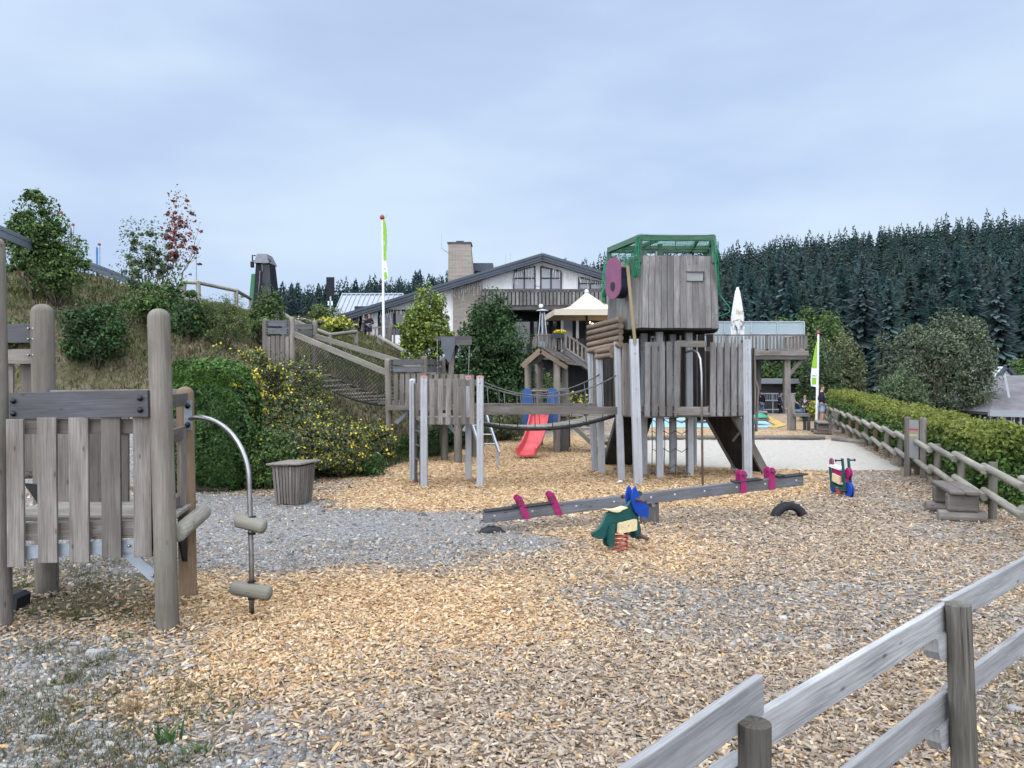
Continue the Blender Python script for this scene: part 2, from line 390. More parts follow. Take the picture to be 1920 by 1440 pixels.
# ---------------- terrain ----------------
def sm(t): t=np.clip(t,0,1); return t*t*(3-2*t)
FOOT=np.array([(-40,9),(-12,15.5),(-7.2,13.9),(-6,13.5),(-4.9,14.1),(-2.9,18.0),(-1.1,22.5),(0.3,27),(1.0,32),(1.3,60),(1.3,300)],float)
def vnoise(x,y,s=1.0,seed=0):
    x=x*s+seed*17.3; y=y*s+seed*9.1; xi=np.floor(x);yi=np.floor(y);fx=x-xi;fy=y-yi
    def h(a,b): v=np.sin(a*127.1+b*311.7)*43758.5453; return v-np.floor(v)
    fx=fx*fx*(3-2*fx);fy=fy*fy*(3-2*fy)
    return (h(xi,yi)*(1-fx)+h(xi+1,yi)*fx)*(1-fy)+(h(xi,yi+1)*(1-fx)+h(xi+1,yi+1)*fx)*fy
def bankd(x,y):
    x=np.asarray(x,float);y=np.asarray(y,float); best=np.full(x.shape,1e9);sgn=np.zeros(x.shape)
    for a,b in zip(FOOT[:-1],FOOT[1:]):
        d=b-a;L2=d@d; t=np.clip(((x-a[0])*d[0]+(y-a[1])*d[1])/L2,0,1)
        qx=x-a[0]-t*d[0];qy=y-a[1]-t*d[1];dd=np.hypot(qx,qy); s=np.sign(d[0]*qy-d[1]*qx)
        m=dd<best-1e-9; best=np.where(m,dd,best);sgn=np.where(m,s,sgn)
    return best*sgn
def fx(y): return 6.76+.303*(y-10.1)
def Hn(x,y,fine=True):
    x=np.asarray(x,float);y=np.asarray(y,float)
    d=bankd(x,y)
    Pl=4.4+1.2*np.clip((-x-12.8)/2.2,0,1)
    z=Pl*sm(d/10.5)
    z=z-.5*sm((y-44)/3)*(1-sm(d/2))
    s=x-fx(np.clip(y,9,60)); fall=sm((s-2.2)/12)*sm((y-2)/8)*(1-sm((y-60)/20))
    z=z-4.2*fall
    z=z-3.5*sm((y-50)/20)*(1-sm(d/2))*(1-fall)
    ridge=33+.11*x
    fo=-6+(ridge+6)*np.clip((y-100)/230,0,1); fo=fo-np.clip(y-350,0,400)*.08
    z=z+(fo-z)*sm((y-72)/16)
    if fine:
        on=sm(d/2)*(1-sm((y-60)/10))
        z=z+on*((vnoise(x,y,.6,1)-.5)*.5+(vnoise(x,y,1.9,2)-.5)*.22)
        z=z+(vnoise(x,y,.9,3)-.5)*.05*(1-sm((y-40)/10))
    return z
def H(x,y): return float(Hn(np.array([x]),np.array([y]))[0])
def ground_hit(px,py,y0=3.,y1=75.):
    ys=np.linspace(y0,y1,1500); xs=(px-960)/F*ys; zs=CZ-(py-HY)/F*ys; h=Hn(xs,ys)
    i=np.argmax(zs<=h)
    if zs[i]>h[i]: i=len(ys)-1
    return Vector((xs[i],ys[i],h[i]))
def gp(px,py): Y=GY(py); return ((px-960)/F*Y,Y)
def polymask(x,y,pts,w):
    x=np.asarray(x);y=np.asarray(y); ins=np.zeros(x.shape,bool);best=np.full(x.shape,1e9);n=len(pts)
    for i in range(n):
        (x0,y0),(x1,y1)=pts[i],pts[(i+1)%n]; dx,dy=x1-x0,y1-y0
        t=np.clip(((x-x0)*dx+(y-y0)*dy)/(dx*dx+dy*dy+1e-9),0,1)
        best=np.minimum(best,np.hypot(x-x0-t*dx,y-y0-t*dy))
        c=((y0>y)!=(y1>y))&(x<(x1-x0)*(y-y0)/((y1-y0) if y1!=y0 else 1e-9)+x0); ins^=c
    sd=np.where(ins,best,-best)
    return np.clip(sd/w+.5,0,1)
PF=[[gp(*p) for p in q] for q in (
 [(215,1150),(330,1085),(500,1068),(760,1062),(960,1078),(1130,1110),(1020,1180),(760,1230),(600,1290),(430,1340),(330,1300),(210,1200)],
 [(590,935),(700,885),(800,850),(960,824),(1100,815),(1235,850),(1420,868),(1560,882),(1550,925),(1330,950),(1140,950),(900,955),(740,950)],
 [(1040,1000),(1180,985),(1330,1000),(1350,1035),(1220,1062),(1060,1055),(1010,1030)],
 [(1180,822),(1180,795),(1460,806),(1470,780),(1530,790),(1540,824)])]
PG=[[gp(*p) for p in q] for q in (
 [(-200,1085),(-200,930),(330,915),(560,940),(880,958),(1000,985),(1060,1015),(980,1040),(760,1058),(520,1066),(330,1080),(120,1100)],
 [(1040,1120),(1250,1085),(1500,1080),(1800,1100),(1990,1150),(1990,1210),(1700,1195),(1450,1215),(1200,1170)],
 [(-300,1175),(100,1180),(230,1215),(330,1290),(450,1345),(560,1400),(640,1500),(-300,1500)],
 [(1850,1200),(1990,1180),(1990,1500),(1900,1500),(1840,1330)],
 [(1560,885),(1690,890),(1800,985),(1950,1030),(1950,1060),(1800,1050),(1700,980),(1600,930)],
 [(1500,1062),(1990,1000),(1990,1090),(1600,1090)])]
PGW=[1,.6,1,.6,.5,.45]
PS=[gp(1190,826),gp(1588,824),gp(1690,880),gp(1560,884),gp(1420,878),gp(1180,868)]
PW=[gp(-100,1180),gp(120,1172),gp(300,1130),gp(300,1060),gp(90,1060),gp(-100,1080)]
def masks(x,y):
    nx=x+(vnoise(x,y,1.3,5)-.5)*1.0; ny=y+(vnoise(x,y,1.1,6)-.5)*(.5+.05*np.clip(y,0,60))
    k=.35+.03*np.clip(y,0,40)
    fr=np.zeros(x.shape)
    for q,wt in zip(PF,(1,1,.8,.7)): fr=np.maximum(fr,wt*polymask(nx,ny,q,2.2*k if q is PF[2] else (3.6*k if q is PF[0] else 1.6*k)))
    gr=np.zeros(x.shape)
    for q,wt in zip(PG,PGW): gr=np.maximum(gr,wt*polymask(nx,ny,q,k))
    d=bankd(x,y); gs=np.where(y<62,sm((d+.15)/.5),0.); gs=np.maximum(gs,sm((y-58)/3)); gs=np.maximum(gs,sm((x-fx(np.clip(y,9,60))-.5)/.5)*(y>8))
    gs=np.maximum(gs,.75*polymask(nx,ny,PW,.6))
    # trodden gravel path climbing behind the play platform
    pt=polymask(x,y,[(-12,13),(-8.2,14.5),(-6.6,14.2),(-5.6,12.8),(-9,18.5),(-11.5,20),(-13,18)],1.0)
    gr=np.maximum(gr,pt); gs=gs*(1-pt)
    sa=polymask(x,y,PS,.25)
    return fr*(1-gr*.85),gr,gs,sa
def axis(segs):
    o=[]
    for a,b,st in segs: n=max(1,int(round((b-a)/st))); o+=list(np.linspace(a,b,n,endpoint=False))
    o.append(segs[-1][1]); return np.array(o)
ax=axis([(-340,-60,13),(-60,-20,1.6),(-20,-7,.35),(-7,9,.16),(9,24,.35),(24,60,1.6),(60,340,13)])
ay=axis([(-20,2.5,1.5),(2.5,12,.13),(12,30,.28),(30,62,.6),(62,100,2.5),(100,360,6),(360,700,18)])
X,Y=np.meshgrid(ax,ay); Z=Hn(X,Y)
nx_,ny_=len(ax),len(ay); idx=np.arange(nx_*ny_).reshape(ny_,nx_)
fc=np.stack([idx[:-1,:-1],idx[:-1,1:],idx[1:,1:],idx[1:,:-1]],-1).reshape(-1,4)
fr,gr,gs,sa=masks(X,Y)
def groundmat():
    m,t,b=newmat('ground_surface'); at=attr(t,'col'); sep=t.nodes.new('ShaderNodeSeparateColor'); t.links.new(at.outputs['Color'],sep.inputs[0])
    geo=t.nodes.new('ShaderNodeNewGeometry').outputs['Position']
    def vor(scale,sc3,rot=0):
        mp=t.nodes.new('ShaderNodeMapping'); mp.inputs['Scale'].default_value=sc3; mp.inputs['Rotation'].default_value=(0,0,rot)
        wn=t.nodes.new('ShaderNodeTexNoise'); wn.inputs['Scale'].default_value=14; wn.inputs['Detail'].default_value=2
        t.links.new(geo,wn.inputs['Vector']); ad=t.nodes.new('ShaderNodeVectorMath'); ad.operation='MULTIPLY_ADD'
        t.links.new(wn.outputs['Color'],ad.inputs[0]); ad.inputs[1].default_value=(.09,.09,.09); t.links.new(geo,ad.inputs[2])
        t.links.new(ad.outputs[0],mp.inputs[0]); v=t.nodes.new('ShaderNodeTexVoronoi'); v.inputs['Scale'].default_value=scale
        t.links.new(mp.outputs[0],v.inputs['Vector']); return v
    v1=vor(26,(1,.42,1),.5); v2=vor(26,(.42,1,1),-.2)
    sc=t.nodes.new('ShaderNodeSeparateColor'); t.links.new(v1.outputs['Color'],sc.inputs[0])
    sc2=t.nodes.new('ShaderNodeSeparateColor'); t.links.new(v2.outputs['Color'],sc2.inputs[0])
    rnd=mixc(t,mth(t,'GREATER_THAN',sc.outputs[1],.5),(0,0,0),(1,1,1)); rr=mixc(t,rnd,sc.outputs[0],sc2.outputs[0])
    old=ramp(t,rr,[(0,(.07,.05,.037)),(.3,(.20,.155,.115)),(.6,(.30,.245,.19)),(.85,(.42,.36,.29)),(1,(.55,.48,.40))])
    new=ramp(t,rr,[(0,(.16,.085,.035)),(.25,(.38,.24,.115)),(.6,(.52,.35,.185)),(1,(.66,.51,.33))])
    n3=noise(t,geo,3.0,6,.7)
    gv=t.nodes.new('ShaderNodeTexVoronoi'); gv.inputs['Scale'].default_value=55; t.links.new(geo,gv.inputs['Vector'])
    sg=t.nodes.new('ShaderNodeSeparateColor'); t.links.new(gv.outputs['Color'],sg.inputs[0])
    grv=ramp(t,sg.outputs[0],[(0,(.10,.10,.10)),(.5,(.21,.21,.205)),(.85,(.30,.30,.295)),(1,(.45,.45,.44))])
    grv=mixc(t,ramp(t,noise(t,geo,1.2,5,.6),[(.45,(0,0,0)),(.7,(.5,.5,.5))]),grv,(.24,.21,.18))
    g1=noise(t,geo,1.1,6,.65); g2=noise(t,geo,9,6,.7)
    gras=ramp(t,mth(t,'ADD',mth(t,'MULTIPLY',g1,.6),mth(t,'MULTIPLY',g2,.4)),[(.36,(.04,.05,.02)),(.47,(.09,.09,.045)),(.56,(.155,.13,.085)),(.7,(.24,.19,.14))])
    snd=ramp(t,noise(t,geo,7,9,.85),[(.33,(.26,.235,.19)),(.45,(.44,.415,.365)),(.66,(.56,.53,.48))])
    def brk(s,amp=.7,lo=.42,hi=.58):
        v=mth(t,'ADD',s,mth(t,'MULTIPLY',mth(t,'SUBTRACT',n3,.5),amp)); return ramp(t,v,[(lo,(0,0,0)),(hi,(1,1,1))])
    # the mix of fresh and old chips is per chip
    fm=mth(t,'GREATER_THAN',mth(t,'ADD',sep.outputs[0],mth(t,'MULTIPLY',mth(t,'SUBTRACT',n3,.5),.5)),mth(t,'MULTIPLY',sc.outputs[2],.85))
    c=mixc(t,fm,old,new)
    gm=mth(t,'GREATER_THAN',mth(t,'ADD',sep.outputs[1],mth(t,'MULTIPLY',mth(t,'SUBTRACT',n3,.5),.5)),mth(t,'ADD',mth(t,'MULTIPLY',sc.outputs[2],.55),.22))
    c=mixc(t,gm,c,grv)
    c=mixc(t,brk(sep.outputs[2]),c,gras)
    c=mixc(t,brk(at.outputs['Alpha'],.5),c,snd)
    t.links.new(c,b.inputs['Base Color']); b.inputs['Roughness'].default_value=.95; b.inputs['Specular IOR Level'].default_value=.15
    h=mth(t,'ADD',mth(t,'MULTIPLY',rr,.6),mth(t,'MULTIPLY',g2,.8)); bump(t,b,h,.9,.03); return m
cols=np.stack([fr,gr,gs,sa],-1).reshape(-1,4)
g=npmesh('ground',np.stack([X,Y,Z],-1).reshape(-1,3),fc,groundmat(),cols,smooth=True); g['kind']='structure'
# ---------------- loose wood chips and gravel ----------------
def chunks(px,py,pz,ln,wd,ht,yaw,tl,tr):
    n=len(px); c=np.array([(-1,-1,0),(1,-1,0),(1,1,0),(-1,1,0),(-.85,-.8,1),(.85,-.8,1),(.9,.8,1),(-.9,.8,1)],float)
    c=np.repeat(c[None],n,0); c[:,:,:2]+=RS.uniform(-.22,.22,(n,8,2))
    c[:,:,0]*=ln[:,None]/2; c[:,:,1]*=wd[:,None]/2; c[:,:,2]=(c[:,:,2]-.4)*ht[:,None]
    z=c[:,:,2]+c[:,:,0]*np.sin(tl)[:,None]+c[:,:,1]*np.sin(tr)[:,None]
    cy,sy=np.cos(yaw)[:,None],np.sin(yaw)[:,None]
    x=c[:,:,0]*cy-c[:,:,1]*sy; y=c[:,:,0]*sy+c[:,:,1]*cy
    v=np.stack([x+px[:,None],y+py[:,None],z+pz[:,None]],-1)
    f=np.array([(4,5,6,7),(0,1,5,4),(1,2,6,5),(2,3,7,6),(3,0,4,7)]); f=(np.arange(n)[:,None,None]*8+f[None]).reshape(-1,4)
    return v.reshape(-1,3),f
def scatter(bands):
    xs=[];ys=[]
    for y0,y1,den in bands:
        n=int(.87*(y1*y1-y0*y0)*den); yy=np.sqrt(RS.uniform(y0*y0,y1*y1,n)); xs.append(RS.uniform(-.85,.89,n)*yy); ys.append(yy)
    return np.concatenate(xs),np.concatenate(ys)
def pick(pal,n,jit=.12):
    pal=np.array(pal); c=pal[RS.randint(0,len(pal),n)]*(1+RS.uniform(-jit,jit,(n,1))); return c
x,y=scatter([(3.0,7,1750),(7,10,1150),(10,16,460),(16,26,110)])
posts=[(-2.90,6.43,.11),(-3.10,7.30,.10),(-4.57,7.5,.12),(-4.36,6.54,.11),(-2.33,6.83,.04),(-1.68,14.6,.09),(-.61,14.6,.09),(-2.02,15.5,.08),(-.89,15.6,.08),(2.5,15.1,.1),(2.26,15.75,.09),(1.97,16.7,.09),(1.87,17.2,.09),(4.86,15.75,.1),(3.1,16,.09),(2.85,16.5,.09),(3.57,16.9,.09),(3.8,16.3,.09),(4.22,11.62,.2),(-.28,10.56,.2),(2.28,3.93,.07)]
px_=[];py_=[]
for a_,b_,r_ in posts:
    q_=RS.uniform(0,6.28,170); d_=r_+np.abs(RS.normal(0,.055,170)); px_.append(a_+d_*np.cos(q_)); py_.append(b_+d_*np.sin(q_))
px_=np.concatenate(px_);py_=np.concatenate(py_)
pile=np.concatenate([np.zeros(len(x)),np.ones(len(px_))]); x=np.concatenate([x,px_]); y=np.concatenate([y,py_])
fr,gr,gs,sa=masks(x,y); keep=(RS.uniform(0,1,len(x))>np.maximum(np.maximum(gr*.93,gs*1.05),sa*1.2))|((pile>0)&(gr<.9))
pile=pile[keep]
x=x[keep];y=y[keep];fr=fr[keep];n=len(x)
far=np.clip((y-6)/10,0,1)
ln=(.016+RS.gamma(2.2,.0115,n))*(1+far*.3); wd=(.005+RS.gamma(2.5,.0034,n))*(1+far*.5); ht=RS.uniform(.003,.010,n)
z=Hn(x,y)+RS.uniform(.002,.02,n)+pile*RS.uniform(0,.035,n)
v,f=chunks(x,y,z,ln,wd,ht,RS.uniform(0,6.28,n),RS.normal(0,.28,n),RS.normal(0,.3,n))
isf=(RS.uniform(0,1,n)<.13+fr*.85)[:,None]
oldp=[(.36,.28,.20),(.30,.23,.16),(.43,.35,.265),(.24,.18,.125),(.15,.105,.07),(.50,.42,.325),(.33,.275,.22),(.40,.33,.26),(.28,.235,.195),(.37,.30,.225),(.33,.26,.19)]
newp=[(.58,.395,.21),(.51,.325,.16),(.64,.475,.29),(.42,.26,.13),(.68,.54,.37),(.30,.18,.09),(.58,.42,.25),(.46,.33,.21)]
c=np.where(isf,pick(newp,n),pick(oldp,n)); c=np.repeat(c,8,0)
o=npmesh('wood_chips',v,f,'chip',c); o['kind']='stuff'
x,y=scatter([(3.0,7,1300),(7,10,700),(10,16,220)])
fr,gr,gs,sa=masks(x,y); keep=RS.uniform(0,1,len(x))<gr*.95+.03
x=x[keep];y=y[keep];n=len(x); sz=RS.gamma(2.0,.0042,n)+.005
v,f=chunks(x,y,Hn(x,y)+sz*.2,sz*1.5,sz,sz*.7,RS.uniform(0,6.28,n),RS.normal(0,.2,n),RS.normal(0,.2,n))
c=np.repeat(pick([(.25,.255,.25),(.18,.18,.175),(.34,.335,.325),(.28,.25,.22),(.13,.13,.125),(.44,.43,.41),(.22,.19,.155)],n),8,0)
o=npmesh('gravel',v,f,'chip',c); o['kind']='stuff'
# ---------------- grass ----------------
def blades(x,y,h,wd,pal,lean=.5):
    n=len(x); z=Hn(x,y)-.01; a=RS.uniform(0,6.28,n); ca,sa_=np.cos(a),np.sin(a); le=RS.normal(0,lean,n)*h; a2=RS.uniform(0,6.28,n); lx,ly=np.cos(a2)*le,np.sin(a2)*le
    p0=np.stack([x-ca*wd,y-sa_*wd,z],-1);p1=np.stack([x+ca*wd,y+sa_*wd,z],-1)
    p2=np.stack([x+ca*wd*.8+lx*.35,y+sa_*wd*.8+ly*.35,z+h*.6],-1);p3=np.stack([x-ca*wd*.8+lx*.35,y-sa_*wd*.8+ly*.35,z+h*.6],-1)
    p4=np.stack([x+lx,y+ly,z+h],-1)
    v=np.stack([p0,p1,p2,p3,p4,p4],1); b=np.arange(n)[:,None]*6
    f=np.concatenate([b+np.array([[0,1,2,3]]),b+np.array([[3,2,4,5]])],0)
    return v.reshape(-1,3),f,np.repeat(pick(pal,n,.25),6,0)
n=260000; x=RS.uniform(-22,2,n);y=RS.uniform(12,48,n)
d=bankd(x,y); fr,gr,gs,sa=masks(x,y); pat=vnoise(x,y,.5,8)*.6+vnoise(x,y,1.7,9)*.4
k=(d>.1)&(RS.uniform(0,1,n)<(.25+1.1*pat))&(gr<.5)&(RS.uniform(0,1,n)<np.clip(1.6-(y-12)/30,.3,1)); x=x[k];y=y[k];pat=pat[k]; n=len(x)
v,f,c=blades(x,y,RS.uniform(.05,.19,n),RS.uniform(.006,.014,n)*(1+y/40),[(.10,.11,.04),(.16,.135,.075),(.21,.165,.105),(.075,.095,.03),(.14,.105,.075),(.25,.20,.13),(.09,.10,.04)],.6)
gg=(vnoise(x,y,.35,12)>.52); c[np.repeat(gg,6)]*=np.array([.75,1.0,.55])
o=npmesh('bank_grass',v,f,'leaf',c); o['kind']='stuff'
# weeds round the platform and on the stony corner
cl=[]
for i in range(230):
    if i<85: px,py=RS.uniform(0,330),RS.uniform(1030,1175)
    elif i<135: px,py=RS.uniform(0,460),RS.uniform(1180,1440); 
    elif i<150: px,py=RS.uniform(1820,1920),RS.uniform(1180,1400)
    else: px,py=RS.uniform(-40,330),RS.uniform(1215,1460)
    gx,gy=gp(px,py); cl.append((gx,gy,RS.uniform(.04,.16),int(RS.uniform(25,90))))
x=np.concatenate([RS.normal(a,s,m) for a,b_,s,m in cl]);y=np.concatenate([RS.normal(b_,s,m) for a,b_,s,m in cl]);n=len(x)
v,f,c=blades(x,y,RS.uniform(.02,.075,n),RS.uniform(.0015,.004,n),[(.09,.12,.035),(.07,.11,.03),(.16,.15,.07),(.26,.20,.12),(.22,.16,.10),(.05,.075,.025)],.9)
o=npmesh('weeds',v,f,'leaf',c); o['kind']='stuff'
def tuft(px,py,n,h,sp,pal,wd,lean,name,label):
    gx,gy=gp(px,py); x=RS.normal(gx,sp,n);y=RS.normal(gy,sp,n)
    v,f,c=blades(x,y,RS.uniform(.4,1,n)*h,np.full(n,wd),pal,lean); tag(npmesh(name,v,f,'leaf',c,loc=(gx,gy,H(gx,gy))),label,'plant')
tuft(243,1335,160,.14,.05,[(.30,.21,.12),(.22,.15,.09),(.36,.27,.16)],.0015,.7,'dry_grass_tuft','tuft of dry straw-coloured grass on the grey gravel, bottom left')
tuft(318,1385,16,.16,.03,[(.06,.13,.04),(.08,.16,.05)],.012,.5,'broadleaf_weed','broad-leaved green weed standing tallest on the gravel near the bottom edge')
tuft(370,1410,26,.06,.06,[(.06,.12,.035),(.09,.15,.05)],.012,1.6,'broadleaf_weed','flat green weed spreading just right of the tall broad-leaved one')
tuft(395,1345,34,.05,.05,[(.07,.13,.04),(.10,.16,.06)],.009,1.8,'broadleaf_weed','low green rosette between grey gravel and the orange chips')
tuft(230,1205,60,.06,.07,[(.06,.12,.035),(.09,.15,.05)],.006,1.4,'broadleaf_weed','green weed patch in front of the round platform post')
tuft(435,1280,24,.05,.05,[(.08,.13,.05),(.10,.16,.06)],.008,1.6,'broadleaf_weed','small green weed on the edge of the chips below the bent steel pole')
tuft(1105,1225,14,.04,.04,[(.07,.14,.05)],.006,1.6,'broadleaf_weed','tiny green weed alone in the brown chips, centre of the near ground')
tuft(225,1440,120,.09,.06,[(.16,.10,.06),(.24,.16,.1)],.0015,.9,'dry_grass_tuft','reddish brown dry tuft cut by the bottom edge of the picture')
# flat stones
st=[(180,1228,.16),(200,1205,.11),(285,1210,.10),(175,1240,.09),(510,1345,.09),(268,1290,.09),(355,1247,.10),(208,1318,.07),(70,1392,.12),(190,1410,.10),(50,1375,.07),(490,1370,.11),(170,1330,.09),(120,1208,.1),(185,1285,.07),(1902,1335,.12),(1895,1300,.07),(1770,1430,.06),(1610,1330,.07),(970,1345,.05)]
lab=['flat grey slab stone lying left of the platform post, largest in the gravel','flat grey stone beside the green weed patch','bluish flat stone against the orange chips by the platform post','small pale stone just below the largest slab','upright grey shard on the edge of the chips','white angular stone behind the dry straw tuft','pale flat stone right of the green weed patch','small grey stone left of the dry straw tuft','broad slate at the lower left of the gravel','bluish stone near the bottom edge left of the tall weed','small pale stone above the broad slate at the lower left','dark grey rock at the end of a small stick on the gravel','dark flat slate behind the dry straw tuft','flat pale stone at the front left of the platform','small bluish stone in the middle of the gravel corner','dark rock right of the near fence post','small brown stone behind the dark rock at the fence','small stone at the foot of the near fence post','small grey stone in the chips between the two near fence posts','small dark blue stone alone in the chips, bottom centre']
for (px,py,s),lb in zip(st,lab):
    gx,gy=gp(px,py); rng=RS.uniform; n=9; mb=MB(); zz=H(gx,gy)
    ring=[(s*.5*rng(.7,1.1)*math.cos(6.283*i/n),s*.38*rng(.7,1.1)*math.sin(6.283*i/n)) for i in range(n)]
    hh=s*rng(.2,.4); vs=[(gx+a,gy+b,zz-.01) for a,b in ring]+[(gx+a*.9,gy+b*.9,zz+hh*rng(.5,.9)) for a,b in ring]+[(gx,gy,zz+hh)]
    fs=[(i,(i+1)%n,n+(i+1)%n,n+i) for i in range(n)]+[(n+i,n+(i+1)%n,2*n) for i in range(n)]
    mb.add(vs,fs,[[(0,0)]*len(q) for q in fs]); mb.sm=[False]*len(mb.f)
    tag(mb.build('stone',plain('stone_grey',(.26*rng(.7,1.5),)*3,.85,0,.2,20,bs=.3),loc=(gx,gy,zz)),lb,'stone','loose stones on the stony corner')
Zv=(0,0,1)
def bolt(mb,p,d,r=.02,h=.012): mb.cyl(p,V(p)+V(d).normalized()*h,r,r*.8,10,dome=.6)
# ================= near plank fence =================
t=thing('plank_fence','pale plank fence on dark round posts crossing the near right corner','fence',(2.28,3.9,0))
def npost(x,y,top,lean,r):
    m=MB(); m.cyl((x+lean,y,-.1),(x,y,top),r*1.05,r,24); return m.build('post','oldpost',t)
npost(.84,2.64,.95,.0,.056); npost(2.28,3.9,.985,.045,.060); npost(3.95,5.36,.97,0,.058)
for a,b in [((.18,2.03,.955),(.91,2.80,.985)),((.86,2.76,.845),(2.30,4.02,.895)),((2.26,3.99,.905),(4.0,5.52,.92)),((-.5,1.3,.40),(.90,2.75,.42)),((.86,2.76,.395),(2.30,4.02,.435)),((2.26,3.99,.45),(4.0,5.52,.46))]:
    m=MB(); m.bar(a,b,.034,.145); m.build('rail','rail',t,bevel=.006)
for (x,y,z) in ((2.20,3.93,.765),(2.22,3.95,.30),(.79,2.72,.72)):
    m=MB(); pts=[(-.11,.06),(.0,.065),(.06,.065),(.06,-.06),(-.02,-.07),(-.07,-.055),(-.1,-.01)]
    m.prism(pts,(x,y,z),(.75,.66,0),Zv,.07); m.build('rail_bracket','rail',t,bevel=.004)
# ================= left play platform =================
A=(-4.33,6.54);C_=(-2.90,6.43);D_=(-3.10,7.30);B_=(-4.57,7.5)
t=thing('play_platform','weathered play platform with round-topped posts and a bent steel climbing pole, left foreground','play platform',(-3.7,6.9,0))
def rpost(x,y,top,r,mat='post',lx=0,par=None,nm='post',z0=-.1,n=20):
    m=MB(); m.cyl((x,y,z0),(x+lx,y,top),r,r*.98,n,dome=.85); return m.build(nm,mat,par or t)
rpost(-4.385,6.54,3.35,.095,lx=-.07)
rpost(C_[0],C_[1],2.72,.092,lx=-.08)
rpost(B_[0],B_[1],2.86,.105,lx=-.05)
rpost(D_[0],D_[1],2.05,.082,'post_br',lx=-.03)
rpost(-6.1,7.7,2.9,.1)
def pl(nm,mat,items,bev=.004,par=None):
    m=MB()
    for it in items: m.bar(*it[:4],**(it[4] if len(it)>4 else {}))
    return m.build(nm,mat,par or t,bevel=bev)
yf=6.40
def X_(px,Y=yf): return (px-960)/F*Y
def Z_(py,Y=yf): return CZ-(py-HY)/F*Y
pl('top_board','blue_wood',[((X_(6),6.50,Z_(762)),(X_(283),yf-.03,Z_(756)),.045,.225)])
m=MB()
for px,py in ((16,752),(16,776),(269,746),(269,768)): bolt(m,(X_(px),yf-.06 if px>100 else 6.46,Z_(py)),(0,-1,0),.026,.02)
m.build('bolt_caps','blackp',t)
for px0,px1,ty,by in ((12,44,786,1064),(70,106,783,1056),(129,166,783,1056),(190,226,781,1047),(250,284,780,1045)):
    x=(px0+px1)/2; pl('upright_board','gw',[((X_(x),yf+.02,Z_(by)),(X_(x)-.01,yf+.02,Z_(ty)),.028,(px1-px0)*yf/F,{'up':(1,0,0)})])
pl('upper_rail','gw',[((X_(20),6.50,Z_(801)),(X_(292),yf+.07,Z_(800)),.045,.125)])
pl('floor_beam','gw',[((X_(20),6.52,Z_(1002)),(X_(292),yf+.09,Z_(994)),.06,.15)])
pl('brace','galv',[((X_(15),6.46,Z_(1040)),(X_(292),yf+.07,Z_(1024)),.012,.11)],.001)
m=MB(); m.prism([(X_(218),Z_(1040)),(X_(246),Z_(1034)),(X_(262),Z_(1055)),(X_(280),Z_(1068)),(X_(296),Z_(1074)),(X_(296),Z_(1104)),(X_(270),Z_(1090)),(X_(240),Z_(1062))],(0,yf+.075,0),(1,0,0),Zv,.012); m.build('bracket','galv',t)
m=MB(); 
for px,py in ((125,1034),(188,1030),(236,1026),(281,1083)): bolt(m,(X_(px),yf+.05,Z_(py)),(0,-1,0),.014,.012)
m.build('bolts','steel',t)
m=MB()
for i in range(9):
    yy=6.56+i*.105; m.box(-4.5,-2.93-.02*i,yy,yy+.098,.90,.935)
m.build('floor','log',t,bevel=.003)
# back side: rails and boards between B and D
yb=7.42
pl('back_rail','gw',[((-4.5,yb,Z_(800,yb)),(-3.1,yb-.1,Z_(797,yb)),.045,.13),((-4.5,yb,Z_(952,yb)),(-3.1,yb-.1,Z_(955,yb)),.045,.14),((-4.5,yb+.03,Z_(745,yb)),(-3.15,yb-.07,Z_(743,yb)),.045,.14)])
for px in (124,184,233): pl('back_board','gw',[((X_(px,yb),yb-.04,Z_(945,yb)),(X_(px,yb),yb-.04,Z_(775,yb)),.028,.135,{'up':(1,0,0)})])
pl('slotted_strip','galv',[((X_(100,6.9),7.0,Z_(778,7)),(X_(300,6.9),6.9,Z_(776,7)),.06,.02)],.001)
# right end between C and D
pl('end_rail','gw',[((-2.96,6.5,1.93),(-3.1,7.25,1.93),.04,.12),((-2.96,6.5,1.62),(-3.1,7.25,1.62),.04,.12),((-2.98,6.5,1.0),(-3.12,7.25,1.0),.04,.1)])
pl('end_board','gw',[((-3.0,6.62,.95),(-3.0,6.62,1.66),.028,.12,{'up':(0,1,0)}),((-3.06,7.08,.95),(-3.06,7.08,1.66),.028,.12,{'up':(0,1,0)})])
m=MB(); m.cyl((-2.86,6.52,.80),(-3.0,7.42,.83),.075,.075,18,dome=.3,dome0=.3); m.build('edge_log','log',t)
m=MB(); m.prism([(0,0),(.16,0),(.06,-.28),(0,-.3)],(-3.03,7.1,.72),(-.1,-1,0),Zv,.02); m.build('black_bracket','blackp',t)
# upper left side: rails towards the outer post
yb=7.55
pl('side_rail','blue_wood',[((-6.1,7.7,Z_(626,yb)),(-4.62,7.45,Z_(626,yb)),.045,.185)])
pl('side_rail','gw',[((-6.1,7.7,Z_(669,yb)),(-4.62,7.45,Z_(669,yb)),.045,.145)])
for px in (8,50,-40): pl('side_board','gw',[((X_(px,yb),yb+.03,1.2),(X_(px,yb),yb+.03,Z_(676,yb)),.028,.15,{'up':(1,0,0)})])
m=MB()
for px,py in ((54,616),(63,616),(54,636),(63,636),(54,666),(63,666)): bolt(m,(X_(px,7.42),7.42,Z_(py,7.42)),(0,-1,0),.013,.02)
m.build('bolts','steel',t)
m=MB(); m.cyl((-5.3,7.9,1.16),(-4.55,7.62,1.22),.085,.085,16,dome=.3); m.build('edge_log','log',t)
m=MB(); m.prism([(0,0),(.3,-.02),(.32,-.3),(.2,-.28)],(X_(45,7.4),7.4,Z_(906,7.4)),(1,0,0),Zv,.02); m.build('black_bracket','blackp',t)
